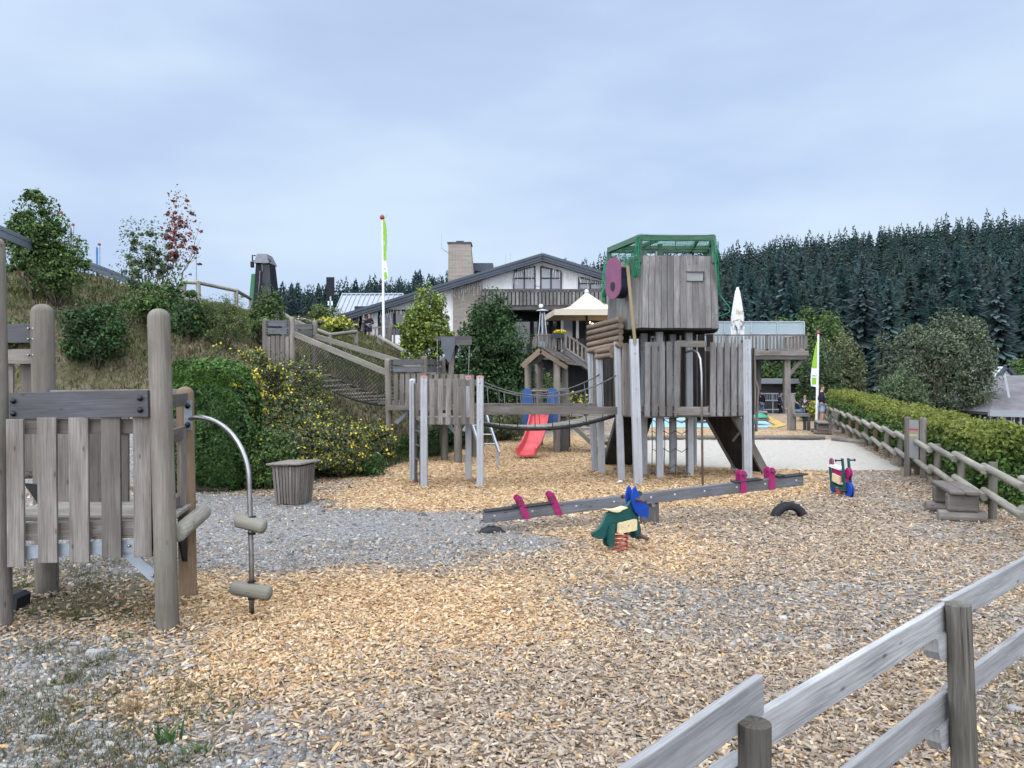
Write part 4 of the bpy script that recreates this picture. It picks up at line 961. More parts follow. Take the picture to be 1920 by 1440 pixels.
# climbing ramp (seen from below)
def slab(nm,mat,a,b,c,d_,th,par=tw):
    a,b,c,d_=map(V,(a,b,c,d_)); nrm=(b-a).cross(d_-a).normalized(); m=MB(); m.poly([a,b,c,d_],th,nrm); return m.build(nm,mat,par)
ra,rb,rc,rd=V(2.42,17.3,1.36),V(3.2,17.3,1.36),V(2.98,18.5,.0),V(2.22,18.5,.0)
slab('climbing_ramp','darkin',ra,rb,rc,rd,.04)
m=MB(); m.bar(ra,rd,.05,.12); m.bar(rb,rc,.05,.12)
for f in (.2,.4,.6,.8): m.bar(ra.lerp(rd,f),rb.lerp(rc,f),.04,.05)
m.build('ramp_frame','gwd',tw)
# slide on the right (seen from below)
sa_,sb_,sc_,sd_=V(4.23,16.68,1.33),V(4.67,16.1,1.33),V(5.52,16.72,.06),V(5.08,17.28,.06)
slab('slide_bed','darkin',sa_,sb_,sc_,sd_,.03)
m=MB(); m.bar(sa_+V(0,0,.05),sd_+V(0,0,.05),.05,.2); m.bar(sb_+V(0,0,.05),sc_+V(0,0,.05),.05,.2); m.bar(sb_.lerp(sc_,.98),sc_+V(.05,.02,-.15),.05,.12); m.build('slide_rail','gw',tw)
m=MB(); m.bar((4.75,16.4,.75),(5.0,16.1,1.2),.03,.05); m.build('slide_brace','steel',tw)
# right side handrail
m=MB(); m.tube([(5.2,16.4,2.1),(5.32,16.5,1.9),(5.30,16.5,1.3),(5.28,16.5,.95)],.03,8); m.bar((5.22,16.6,2.2),(5.26,16.6,.6),.08,.03,(1,0,0)); m.build('side_handle','gw',tw)
# climbing rope net
m=MB()
for i in range(4):
    x=2.98+i*.25; m.tube([(x,16.25,1.36),(x+.02*math.sin(i),16.2,.7),(x-.02,16.15,.06)],.010,6)
for k,z in enumerate((1.22,.98,.6,.25)):
    for i in range(3): x=2.98+i*.25; m.tube([(x,16.23,z),(x+.125,16.2,z-.07),(x+.25,16.23,z+.01)],.009,6); m.sphere((x+.25,16.22,z),.022,8,5)
m.tube([(3.0,16.6,1.3),(3.2,16.4,1.22),(3.6,16.5,1.25)],.010,6)
m.tube([(3.72+.05*math.cos(a),16.15,.06+.05*math.sin(a)) for a in np.linspace(0,6,10)],.012,5,True); m.tube([(2.98+.05*math.cos(a),16.15,.06+.05*math.sin(a)) for a in np.linspace(0,6,10)],.012,5,True)
m.build('rope_net','rope',tw)
m=MB()
for x in (3.35,3.45): m.tube([(x,15.9,2.7),(x+.03,15.9,2.0),(x+.08,15.9,1.45)],.012,5)
for z in (2.5,2.2,1.9): m.tube([(3.2,15.9,z),(3.4,15.9,z-.05)],.01,5)
m.build('hanging_rope','rope',tw)
# ================= small platform with aluminium posts =================
t=thing('small_play_platform','small slatted platform on four aluminium posts with red caps at the rope bridge end','play platform',(-1.2,15.1,0))
ps=[(-1.68,14.6),(-.61,14.6),(-2.02,15.5),(-.89,15.6)]
for i,(x,y) in enumerate(ps):
    apost(x,y,2.12 if i!=2 else 2.05,0,.13 if i<2 else .12,t,'alu')
for i,(x,y) in enumerate(ps):
    if i!=2:
        m=MB(); m.lathe((x,y,2.12),Zv,[(0,.08),(.012,.08),(.035,.055),(.04,.01)],16); m.build('cap','redcap',t)
    else:
        m=MB(); m.lathe((x,y,2.05),Zv,[(0,.07),(.02,.07),(.04,.05),(.05,.01)],16); m.build('cap','alu',t)
t_=t
wall((-1.60,14.56),(-.69,14.56),1.22,2.10,.095,.055,'gw','front_wall',jit=.004,par=t)
m=MB(); m.bar((-1.72,14.60,2.02),(-.55,14.60,2.02),.04,.12); m.bar((-1.72,14.60,1.29),(-.55,14.60,1.29),.04,.14); m.build_each('wall_rail','gw',t,bevel=.005)
m=MB()
for x in (-1.66,-.62):
    for z in (2.03,1.29): bolt(m,(x,14.53,z),(0,-1,0),.025,.012)
m.build('bolts','alu',t)
m=MB(); m.poly([(-1.75,14.62,1.34),(-.6,14.62,1.34),(-.85,15.6,1.34),(-2.0,15.55,1.34)],.06); m.build('floor','gw',t)
wall((-.95,15.62),(-1.95,15.58),1.3,2.05,.09,.16,'gw','back_wall',par=t)
wall((-1.98,15.45),(-1.86,15.1),1.3,2.02,.1,.03,'gw','side_wall',par=t)
m=MB(); 
m.bar((-1.93,15.32,0),(-1.93,15.32,2.0),.05,.10,(0,1,0)); m.bar((-1.78,14.85,0),(-1.78,14.85,1.3),.04,.06,(0,1,0))
m.build('ladder_stringer','gwd',t)
for z in (.22,.5,.78,1.06): m=MB(); m.cyl((-1.93,15.3,z),(-1.74,14.72,z),.02,.02,8); m.build('rung','steel',t)
# ================= rope bridge =================
t=thing('rope_bridge','sagging plank bridge with wooden beams and rope handrails between platform and tower','bridge',(.7,15.4,0))
m=MB(); m.bar((-.63,14.72,1.48),(2.22,15.72,1.44),.05,.155); m.build('beam','gw',t,bevel=.006)
m=MB(); m.bar((-.85,15.75,1.52),(1.96,16.75,1.48),.05,.14); m.build('beam','gw',t,bevel=.006)
def brp(f,s3): # deck point
    a=V(-.60,14.95,1.24).lerp(V(-.80,15.5,1.24),s3); b=V(2.24,15.95,1.38).lerp(V(1.98,16.5,1.38),s3); p=a.lerp(b,f); p.z-=.85*f*(1-f)*.9; return p
m=MB(); nb=19
for i in range(nb):
    f=(i+.5)/nb; a=brp(f,0);b=brp(f,1); dd=(brp(f+.02,0)-brp(f-.02,0)).normalized(); nr=dd.cross(b-a).normalized()
    m.bar(a,b,.045,.128,dd)
m.build('plank_deck','log',t,bevel=.004)
m=MB()
for s3 in (0,1): m.tube([brp(k/20,s3)+V(0,0,-.03) for k in range(21)],.034,8)
m.build_each('edge_rope','black',t)
m=MB()
def rp(s3,f,dz=0):
    a=V(-.60,14.65,2.06-dz) if s3==0 else V(-.86,15.65,2.06-dz); b=V(2.18,15.70,2.18) if s3==0 else V(1.90,16.6,2.18)
    p=a.lerp(b,f); p.z-=1.45*f*(1-f); return p
for s3 in (0,1): m.tube([rp(s3,k/20) for k in range(21)],.013,6)
m.tube([rp(0,k/20,.06) for k in range(16)],.010,6)
m.build_each('hand_rope','rope',t)
m=MB()
for s3 in (0,1):
    for k in range(1,8): f=k/8; m.tube([rp(s3,f),brp(f,s3)],.009,5)
m.build_each('hanger_rope','rope',t)
# ================= wooden platform tower =================
t=thing('wood_play_tower','round-posted wooden platform tower at the lower end of the net bridge','play platform',(-2.5,20,0))
rpost(-3.12,19.5,2.60,.085,lx=-.06); rpost(-2.2,19.1,2.66,.085); rpost(-1.88,20.6,2.66,.085); rpost(-2.8,21.1,2.5,.085)
rpost(-1.72,19.4,1.3,.09); rpost(-1.33,18.8,1.35,.10); rpost(-1.0,20.3,1.3,.09)
m=MB()
for z in (2.50,2.32): m.bar((-3.1,19.42,z),(-2.2,19.02,z),.04,.14); m.bar((-2.15,19.15,z),(-1.9,20.5,z),.04,.14)
m.build_each('top_board','blue_wood',t,bevel=.005)
m=MB()
for x,y,z in ((-3.05,19.35,2.54),(-3.05,19.35,2.46),(-3.05,19.35,2.36),(-3.05,19.35,2.28)): bolt(m,(x,y,z),(0,-1,0),.025,.02)
m.build('bolts','blackp',t)
wall((-3.02,19.42),(-2.24,19.06),1.28,2.22,.12,.05,'gw','front_wall',par=t)
wall((-2.12,19.1),(-1.15,18.9),1.3,2.2,.12,.06,'gw','front_wall',par=t)
wall((-2.8,21.0),(-1.0,20.5),1.3,2.2,.13,.05,'gw','back_wall',par=t)
m=MB(); m.box(-3.15,-1.0,19.0,21.0,1.30,1.40); m.build('floor','gw',t)
m=MB(); m.box(-2.0,-1.5,18.75,18.95,1.05,1.22); m.cyl((-1.35,18.7,1.2),(-.98,18.75,1.2),.09,.09,12); m.build('cross_beam','log',t)
m=MB(); m.bar((-2.95,19.5,.95),(-2.62,19.45,1.28),.05,.09); m.bar((-1.70,19.2,1.05),(-1.4,18.85,.75),.05,.08); m.bar((-1.2,18.8,.8),(-1.0,18.8,1.1),.05,.08); m.build('bracket','galv',t)
m=MB(); m.prism([(0,0),(.42,0),(.12,-.38),(0,-.4)],(-2.3,19.0,1.2),(1,0,0),Zv,.3); m.build('chute','darkwall',t)
m=MB(); 
for o2 in (0,.42): m.bar((-1.05+o2,18.9,1.15),(-.72+o2,18.0,.32),.04,.09); 
m.bar((-.33,18.0,.34),(-.36,18.0,-.05),.05,.05,(0,1,0)); m.build('ladder','galv',t)
for f in (.25,.5,.75): m=MB(); q=V(-1.05,18.9,1.15).lerp(V(-.72,18.0,.32),f); m.cyl(q,q+V(.42,0,0),.018,.018,8); m.build('rung','steel',t)
# hoist
t=thing('sand_hoist','wooden crane arm with a dark funnel-shaped board and two hanging chains','hoist',(-1.62,19.9,0))
m=MB(); m.bar((-1.62,19.9,1.3),(-1.56,19.9,2.95),.13,.13,(0,1,0)); m.build('mast','gw',t)
m=MB(); m.bar((-2.0,19.85,3.12),(-1.05,19.85,3.12),.10,.13); m.bar((-1.5,19.75,3.02),(-1.04,19.75,3.02),.10,.13); m.build('crossbar','gwd',t)
m=MB(); m.prism([(-1.83,3.16),(-1.47,3.16),(-1.47,2.92),(-1.59,2.52),(-1.65,2.50),(-1.83,2.88)],(0,19.7,0),(1,0,0),Zv,.05); m.build('funnel_board','clad',t).data.materials[0]=plain('slate_board',(.10,.11,.13),.7,0,.15,3)
m=MB(); m.prism([(-1.47,3.0),(-1.38,2.9),(-1.52,2.56),(-1.59,2.6)],(0,19.95,0),(1,0,0),Zv,.05); m.build('funnel_board','black',t)
m=MB()
for x in (-1.93,-1.10):
    for k in range(26):
        z=3.06-k*.042; a=0 if k%2 else 1; m.tube([(x+(.012*math.cos(q) if a else 0)-.03*k/26*(x>-1.5),19.72+(0 if a else .012*math.cos(q)),z+.026*math.sin(q)) for q in np.linspace(0,6.28,7)[:-1]],.0065,4,True)
m.build('chain','steel',t)
# ================= hillside platform and net bridge =================
t=thing('hillside_platform','grey boarded platform with round posts high on the bank at the net bridge top','play platform',(-6.6,22.4,2.3))
hp=[(-7.12,22.0,3.82),(-6.34,22.0,3.86),(-6.05,23.4,3.86),(-7.0,23.5,3.8)]
for x,y,z in hp: rpost(x,y,z,.085,par=t,z0=.9)
m=MB()
for z in (3.66,3.44): m.bar((-7.05,21.9,z),(-6.4,21.9,z),.04,.17); m.bar((-6.98,23.4,z),(-6.1,23.3,z),.04,.17)
m.build_each('top_board','blue_wood',t,bevel=.005)
m=MB()
for x in (-7.02,-6.44):
    for z in (3.7,3.62,3.48,3.40): bolt(m,(x,21.86,z),(0,-1,0),.022,.02)
m.build('bolts','blackp',t)
wall((-7.06,21.92),(-6.40,21.92),2.35,3.32,.1,.02,'gw','front_wall',par=t,jit=.05)
wall((-7.2,22.1),(-7.1,23.4),2.35,3.3,.12,.02,'gw','side_wall',par=t)
m=MB(); m.box(-7.1,-6.1,22.0,23.4,2.36,2.45); m.build('floor','gw',t)
t=thing('net_bridge','long sagging net bridge with black mesh sides and pale beams down the bank','bridge',(-4.7,21,1.5))
na,nb_=V(-6.28,22.0,3.36),V(-3.12,19.52,2.20); fa,fb=V(-5.98,23.3,3.36),V(-2.0,20.4,2.22)
m=MB(); m.bar(na,nb_,.06,.15); m.build('beam','rail',t,bevel=.005).data.materials[0]=M['log']
m=MB(); m.bar(fa,fb,.06,.15); m.build('beam','rail',t,bevel=.005).data.materials[0]=M['log']
def dk(f,s3):
    a=V(-6.25,22.05,2.36).lerp(V(-6.0,23.2,2.4),s3); b=V(-3.08,19.6,1.37).lerp(V(-2.0,20.4,1.37),s3); p=a.lerp(b,f); p.z-=.95*f*(1-f); return p
m=MB()
for s3,(A3,B3) in ((0,(na,nb_)),(1,(fa,fb))):
    n=34
    for k in range(-10,n):
        for sg in (1,-1):
            pts=[]
            for j in range(9):
                v=j/8; f=(k+v*10)/n if sg>0 else (k+10-v*10)/n
                if 0<=f<=1: pts.append(A3.lerp(B3,f).lerp(dk(f,s3),v))
            if len(pts)>1: m.tube(pts,.0068,3)
for s3 in (0,1): m.tube([dk(k/24,s3) for k in range(25)],.022,6)
for f in np.linspace(0,1,34): m.tube([dk(f,0),dk(f,1)],.006,3)
m.build('net_sides','bnet',t)
m=MB()
for i in range(11):
    f=(i+.5)/11; m.bar(dk(f,.03)+V(0,0,.03),dk(f,.97)+V(0,0,.03),.17,.03,tone=0)
m.build('plank_deck','log',t)
# ================= slide playhouse =================
t=thing('slide_playhouse','small playhouse with a shingled gable roof, blue side panels and a coral slide','playhouse',(1.3,22.2,0))
for px,Yv,top in ((990,22.3,2.62),(1012,23.6,2.62),(1044,21.6,2.62),(1059,22.9,2.62)):
    rpost((px-960)/F*Yv,Yv,top,.10,par=t,lx=0)
rz=[(.20,2.48),(.74,2.92)]; rg=V(.86,0,2.98)
m=MB()
ys0,ys1=21.5,23.7
def roofside(x0,z0,x1,z1,rows,sh=0):
    m=MB()
    for r in range(rows):
        for c in range(13):
            f0=r/rows;f1=(r+1.15)/rows; y=ys0+(ys1-ys0)*(c+.5)/13; dx=sh*(y-ys0)
            m.bar((x0+(x1-x0)*f0+dx,y,z0+(z1-z0)*f0+.02),(x0+(x1-x0)*f1+dx,y,z0+(z1-z0)*f1+.02-.0),.155,.022)
    return m
roofside(.26,2.50,.80,2.95,6,.24).build('roof','gwd',t); 
roofside(1.60,2.46,.80,2.95,6,.24).build('roof','gw',t)
m=MB(); m.bar((.28,21.46,2.42),(.80,21.46,2.88),.05,.14); m.bar((1.55,21.46,2.38),(.80,21.46,2.86),.05,.12); m.build('bargeboard','tanlog',t)
m=MB(); m.box(.4,1.6,21.7,23.4,1.0,1.1); m.build('floor','gw',t)
for x in (.45,1.12):
    m=MB(); w2=.34; s=1 if x<1 else -1
    m.prism([(-.17,.78),(.17,.78),(.17,1.2),(.10 if s>0 else .17,1.74),(.05,1.80),(-.08,1.80),(-.17 if s>0 else -.10,1.74),(-.17,1.2)],(x+.0,21.45,0),(1,0,0),Zv,.04); m.build('side_panel','bpanel',t,bevel=.01)
m=MB(); m.cyl((.5,21.5,1.73),(1.3,21.5,1.73),.03,.03,8); m.bar((.6,21.6,1.75),(1.6,22.6,1.75),.05,.1); m.bar((.8,21.6,1.7),(1.2,22.2,1.25),.05,.06); m.build('crossbar','gw',t)
# slide, a channel following a curve
cur=[(.80,21.5,1.08),(.77,21.3,1.0),(.70,20.95,.72),(.60,20.5,.42),(.50,20.15,.24),(.42,19.9,.16),(.36,19.6,.12)]
prof=[(-.27,.12),(-.27,.17),(-.235,.17),(-.20,0),(.20,0),(.235,.17),(.27,.17),(.27,.12),(.21,-.03),(-.21,-.03)]
m=MB(); vs=[];fs=[];uv=[];k=len(prof)
for x,y,z in cur:
    for a,b in prof: vs.append((x+a,y,z+b))
for i in range(len(cur)-1):
    for j in range(k): l=(j+1)%k; fs.append((i*k+j,i*k+l,(i+1)*k+l,(i+1)*k+j)); uv.append([(0,0)]*4)
fs.append(tuple(range(k))); uv.append([(0,0)]*k); b=(len(cur)-1)*k; fs.append(tuple(b+j for j in range(k))[::-1]); uv.append([(0,0)]*k)
m.add(vs,fs,uv,False); m.build('slide','slide',t,bevel=.008)
m=MB(); 
for k2 in range(6): f=k2/5; m.bar((1.55+.9*f,21.9-.9*f,1.0-.86*f),(2.0+.9*f,22.4-.9*f,1.0-.86*f),.26,.05)
m.bar((1.5,21.85,.98),(2.5,20.9,.0),.05,.13); m.bar((2.0,22.4,.98),(2.95,21.45,.0),.05,.13); m.build('stepped_ramp','log',t)
m=MB(); m.box(1.35,1.62,21.75,21.95,-.05,.95); m.box(1.55,1.75,22.9,23.1,-.05,.95); m.build_each('lower_post','gwd',t)
# ================= restaurant building =================
YB=49.7
def BX(px,Y=YB): return (px-960)/F*Y
def BZ(py,Y=YB): return CZ-(py-HY)/F*Y
t=thing('restaurant_building','white chalet-like restaurant with a broad dark gable roof and a stone chimney','building',(0,52,3.6))
RX,RZ=BX(1017,48.8),BZ(477,48.8); LX,LZ=BX(638,48.8),BZ(592,48.8); EX=BX(1305,48.8); EZ=RZ-(EX-RX)*.307
def rz_(x): return RZ-(RX-x)*(RZ-LZ)/(RX-LX) if x<RX else RZ-(x-RX)*.307
# roof as two slabs
m=MB(); m.poly([(LX,48.8,LZ),(RX,48.8,RZ),(RX,64,RZ),(LX,64,LZ)],.22); m.poly([(RX,48.8,RZ),(EX,48.8,EZ),(EX,64,EZ),(RX,64,RZ)],.22); rf=m.build('roof','roof',t)
m=MB()
for (x0,z0,x1,z1) in ((LX-.1,LZ-.03,RX,RZ),(RX,RZ,EX+.1,EZ-.03)):
    m.bar((x0,48.72,z0-.14),(x1,48.72,z1-.14),.14,.36); m.bar((x0,48.62,z0-.02),(x1,48.62,z1-.02),.10,.16); m.bar((x0,48.9,z0-.36),(x1,48.9,z1-.36),.5,.12)
m.build('fascia','roof',rf)
m=MB()
for k in range(40):
    x=LX+(EX-LX)*(k+.5)/40; m.bar((x,49.2,rz_(x)+.03),(x,64,rz_(x)+.03),.05,.05)
m.build('roof_seams','roof',rf)
# walls
def facepoly(px0,px1,zb,Y=YB,step=None):
    x0,x1=BX(px0),BX(px1); top=[(x1,rz_(x1)-.3)]
    if x0<RX<x1: top.append((RX,RZ-.3))
    top.append((x0,rz_(x0)-.3)); return [(x0,zb),(x1,zb)]+top
def wallseg(px0,px1,zb,mat='wall',th=.3,nm='wall',Y=YB):
    m=MB(); m.prism(facepoly(px0,px1,zb),(0,Y+th/2,0),(1,0,0),Zv,th,N=(0,-1,0)); return m.build(nm,mat,t)
wallseg(691,708,3.9); 
x0,x1=BX(708),BX(768); m=MB(); m.prism([(x0,BZ(580)),(x1,BZ(580)),(x1,rz_(x1)-.3),(x0,rz_(x0)-.3)],(0,YB+.15,0),(1,0,0),Zv,.3,N=(0,-1,0)); m.box(x0,x1,YB,YB+.3,3.9,BZ(628)); m.build('wall','wall',t)
m=MB(); m.box(x0,x1,YB+.32,YB+.4,BZ(628),BZ(580)); wn=m.build('window','glassd',t)
m=MB(); 
for x in (x0,(x0+x1)/2,x1): m.box(x-.05,x+.05,YB+.02,YB+.12,BZ(628),BZ(580))
m.box(x0,x1,YB+.03,YB+.11,BZ(582),BZ(580)); m.build('frame','frame',wn)
wallseg(768,850,3.6)
wallseg(850,905,3.6,'stone',.5,'stone_pier',YB-.2)
wallseg(905,1300,BZ(573),'wall')
# gable windows
for i,(a,b,ty1,ty2,by) in enumerate(((963,1003,509,500,543),(1014,1052,500,509,543),(1085,1128,520,530,543))):
    x0,x1=BX(a),BX(b); m=MB(); m.prism([(x0,BZ(by)),(x1,BZ(by)),(x1,BZ(ty2)),(x0,BZ(ty1))],(0,YB-.03,0),(1,0,0),Zv,.06,N=(0,-1,0)); wn=m.build('window','glassl',t)
    m=MB(); w3=.09
    for x,zt_ in ((x0,BZ(ty1)),(x1,BZ(ty2)),((x0+x1)/2,(BZ(ty1)+BZ(ty2))/2)): m.bar((x,YB-.09,BZ(by)),(x,YB-.09,zt_),w3,.08,(0,1,0))
    m.bar((x0,YB-.10,BZ(by)),(x1,YB-.10,BZ(by)),.09,w3); m.bar((x0,YB-.10,BZ(ty1)),(x1,YB-.10,BZ(ty2)),.09,w3); zm=BZ(522 if i<2 else 532)
    m.bar((x0,YB-.11,zm),(x1,YB-.11,zm),.06,w3*.8); m.build('frame','frame',wn)
# lower recess
m=MB(); m.box(BX(905),BX(1300),53.4,53.6,-1,BZ(573)); m.build('recess_wall','darkwall',t)
for a,b in ((965,995),(1000,1030),(1036,1046),(1150,1180)):
    x0,x1=BX(a,53),BX(b,53); m=MB(); m.box(x0,x1,53.3,53.38,3.7,6.0); wn=m.build('window','glassd',t)
    m=MB(); m.box(x0-.05,x0+.05,53.2,53.3,3.7,6.05); m.box(x1-.05,x1+.05,53.2,53.3,3.7,6.05); m.box(x0,x1,53.2,53.28,5.95,6.05); m.build('frame','frame',wn)
x0,x1=BX(1055,52),BX(1082,52)
m=MB(); m.box(x0-.12,x0+.06,52,52.15,3.65,6.4); m.box(x1-.06,x1+.12,52,52.15,3.65,6.4); m.box(x0+.06,x1-.06,52,52.15,6.1,6.4); m.build('door_frame','white',t)
m=MB(); m.box(x0+.06,x1-.3,52.2,52.3,3.65,6.1); m.build('door','glassl',t)
# balcony
x0,x1=BX(903,49.2),BX(1290,49.2)
m=MB(); m.box(x0,x1,48.9,50.5,BZ(582,49.2),BZ(575,49.2)); m.build('balcony_floor','gwd',t)
wall((x0,48.95),(x1,48.95),BZ(573,49.2),BZ(546,49.2),.17,.07,'box','balcony_boards',par=t,th=.03)
m=MB(); m.box(x0,x1,49.0,49.06,BZ(572,49.2),BZ(547,49.2)); m.build('balcony_backing','darkin',t)
m=MB(); m.box(x0,x1,48.85,49.05,BZ(546,49.2),BZ(543,49.2)); m.build('balcony_rail','gwd',t)
for px in (905,1018,1290): m=MB(); x=BX(px,49.3); m.box(x-.1,x+.1,49.2,49.4,3.6,BZ(575,49.2)); m.build('porch_post','gwd',t)
m=MB(); m.sphere((BX(1014,49),48.7,BZ(575,49)),.15,14,10); m.build('globe_lamp','globe',t)
# left end porch
m=MB(); m.box(BX(645),BX(691),53,53.2,3.9,7.0); m.build('porch_wall','darkwall',t)
for px in (657,668,681,690):
    m=MB(); m.bar((BX(px,49.6),49.6,3.9),(BX(px,49.6),49.6,rz_(BX(px,49.6))-.35),.18,.18,(0,1,0)); m.build('porch_post','gw',t)
for px in (665,678):
    m=MB(); m.bar((BX(px,49.6),49.55,rz_(BX(px))-1.3),(BX(px+8,49.6),49.55,rz_(BX(px+8))-.5),.12,.14); m.build('porch_brace','gw',t)
m=MB(); m.box(-11.2,-1.5,49.0,49.6,3.3,3.9); m.build('plinth','retain',t)
# icicle light strands
m=MB()
for k in range(190):
    x=LX+.3+(EX-LX-.6)*k/189+random.uniform(-.04,.04); z=rz_(x)-.38; h=random.choice((.35,.6,.9,.5))*random.uniform(.7,1.2); yy=48.98
    m.tube([(x,yy,z),(x+random.uniform(-.05,.05),yy,z-h*.5),(x+random.uniform(-.06,.06),yy,z-h)],.011,3)
m.build('icicle_lights','strand',t)
# side walls and back
m=MB(); m.box(BX(691),BX(691)+.3,50.02,63,3.5,rz_(BX(691))-.3); m.box(BX(1300)-.3,BX(1300),50.02,63,-1,rz_(BX(1300))-.3); m.box(BX(691),BX(1300),63,63.3,-1,7.6); m.build('wall','wall',t)
# chimney
m=MB(); a0,a1=BX(842,52),BX(890,52); b0,b1=BX(842,52),BX(883,52)
vs=[(a0,51.2,BZ(530,52)),(a1,51.2,BZ(530,52)),(a1,53,BZ(530,52)),(a0,53,BZ(530,52)),(b0,51.35,BZ(459,52)),(b1,51.35,BZ(459,52)),(b1,52.8,BZ(459,52)),(b0,52.8,BZ(459,52))]
m.add(vs,[(0,1,5,4),(1,2,6,5),(2,3,7,6),(3,0,4,7),(4,5,6,7)],[[(0,0)]*4]*5); ch=m.build('chimney','stone',rf)
m=MB(); m.box(b0-.07,b1+.07,51.25,52.9,BZ(459,52),BZ(457,52)); m.cyl((b0+.75,52,BZ(457,52)),(b0+.75,52,BZ(454,52)),.12,.12,10); m.box(b0+.5,b0+1.0,51.8,52.2,BZ(453.5,52),BZ(452.5,52)); m.build('chimney_cap','greywall',ch)
m=MB(); m.box(BX(883,54),BX(925,54),53,57,BZ(512,54),BZ(497,54)); m.build('roof_lantern','roof',rf)
m=MB()
for px,ty,by in ((828,437,462),(1015,463,477),(948,478,492),(957,473,490)): m.cyl((BX(px,51),51,BZ(by+4,51)),(BX(px,51),51,BZ(ty,51)),.018,.012,5)
m.tube([(BX(828,51),51,BZ(464,51)),(BX(832,51),51,BZ(469,51)),(BX(841,51),51.5,BZ(473,51))],.018,5)
m.build('aerial','roof2',rf)
m=MB(); m.box(BX(762,50),BX(775,50),50.1,50.3,BZ(566,50),BZ(563,50)); m.box(BX(768,50)-.06,BX(768,50)+.06,50.15,50.4,BZ(572,50),BZ(566,50)); m.build('wall_lamp','frame',t)
# ---- terrace in front: deck, railings, stair ----
t=thing('timber_terrace','grey timber terrace with slatted railing and outside stair in front of the restaurant','terrace',(8,46,0))
TZ=3.55
m=MB(); m.box(1.3,17.0,44.0,50.3,TZ-.12,TZ); m.box(1.3,17.0,43.9,44.0,TZ-.45,TZ+.0); m.box(16.9,17.0,44.0,50.3,TZ-.45,TZ); m.build('floor','gwd',t)
m=MB(); m.box(10.0,17.05,43.84,43.9,TZ-.22,TZ+.05); m.build('edge_board','gw',t)
wall((1.3,44.0),(3.0,44.0),TZ+.1,4.5,.09,.10,'gw','railing_slats',par=t); wall((6.5,44.0),(17,44.0),TZ+.05,4.45,.10,.10,'gw','railing_slats',par=t,off=.05)
wall((1.3,50),(1.3,44),TZ+.1,4.5,.09,.10,'gw','railing_slats',par=t); wall((17,44.0),(17,50),TZ+.1,4.45,.10,.10,'gw','railing_slats',par=t)
wall((3.2,45.2),(8,45.2),TZ,4.4,.18,.04,'darkin','railing_slats',par=t)
m=MB(); 
for a,b in (((1.25,44,4.53),(3.05,44,4.53)),((6.5,44,4.50),(17.1,44,4.50)),((17,44,4.5),(17,50,4.5)),((1.3,44,4.53),(1.3,50,4.53)),((6.5,44,TZ+.12),(17,44,TZ+.12))): m.bar(a,b,.14,.08)
for x in (1.3,2.2,3.0,10.2,12.4,14.7,16.95): m.box(x-.07,x+.07,43.93,44.07,TZ,4.5)
m.build('railing_frame','gw',t)
for x,y in ((13.95,44.3),(15.95,44.3),(13.95,49.5),(15.95,49.5),(1.5,44.3),(10,44.3)): m=MB(); m.box(x-.17,x+.17,y-.17,y+.17,-.9,TZ-.12); m.build('support_post','gw',t)
m=MB(); m.box(13.5,17,44.2,44.45,TZ-.4,TZ-.12); m.build('support_beam','gw',t)
m=MB(); m.bar((15.95,44.25,2.1),(16.9,44.25,3.2),.15,.2); m.build('brace','gw',t)
m=MB(); m.box(1.3,10.2,47.0,47.2,-.9,TZ-.12); m.build('lower_wall','darkwall',t)
m=MB(); m.box(4.9,5.4,46.9,47.0,0,1.8); m.build('lower_window','glassd',t)
# stair going down to the right
sx0,sx1=3.05,7.9; 
m=MB()
for y in (43.4,44.6): m.bar((sx0,y,TZ),(sx1,y,.2),.08,.32)
for k in range(15): f=(k+.5)/15; m.box(sx0+(sx1-sx0)*f-.15,sx0+(sx1-sx0)*f+.15,43.4,44.6,TZ+(.2-TZ)*f,TZ+(.2-TZ)*f+.05)
m.build('stair','gwd',t)
m=MB()
for y in (43.35,):
    m.bar((sx0,y,TZ+1.0),(sx1,y,1.2),.1,.1); m.bar((sx0,y,TZ+.2),(sx1,y,.4),.08,.1)
    for k in range(22): f=k/21; z=TZ+(.2-TZ)*f; x=sx0+(sx1-sx0)*f; m.bar((x,y,z+.2),(x,y,z+1.0),.09 if k%5 else .14,.05 if k%5 else .14,(0,1,0))
m.build('stair_railing','gw',t)
# glass wind screens on the deck
t=thing('glass_screen','row of pale glass wind screens along the back of the raised deck','screen',(14,47,TZ))
m=MB()
for k in range(4): m.box(11.6+k*1.65,13.2+k*1.65,47.5,47.53,3.7,4.75)
gm,tt,bb=newmat('screen_glass'); bb.inputs['Base Color'].default_value=(.45,.55,.6,1); bb.inputs['Roughness'].default_value=.4; bb.inputs['Alpha'].default_value=.6
m.build('lower_pane',gm,t)
m=MB()
for k in range(4): m.box(11.6+k*1.65,13.2+k*1.65,47.5,47.53,4.8,5.5)
m.build('upper_pane',gm,t)
m=MB()
for k in range(5): m.box(11.55+k*1.65,11.62+k*1.65,47.45,47.55,3.55,5.52)
m.box(11.55,18.2,47.45,47.55,5.5,5.56); m.box(11.55,18.2,47.45,47.55,4.75,4.8); m.build('frame','galv',t)
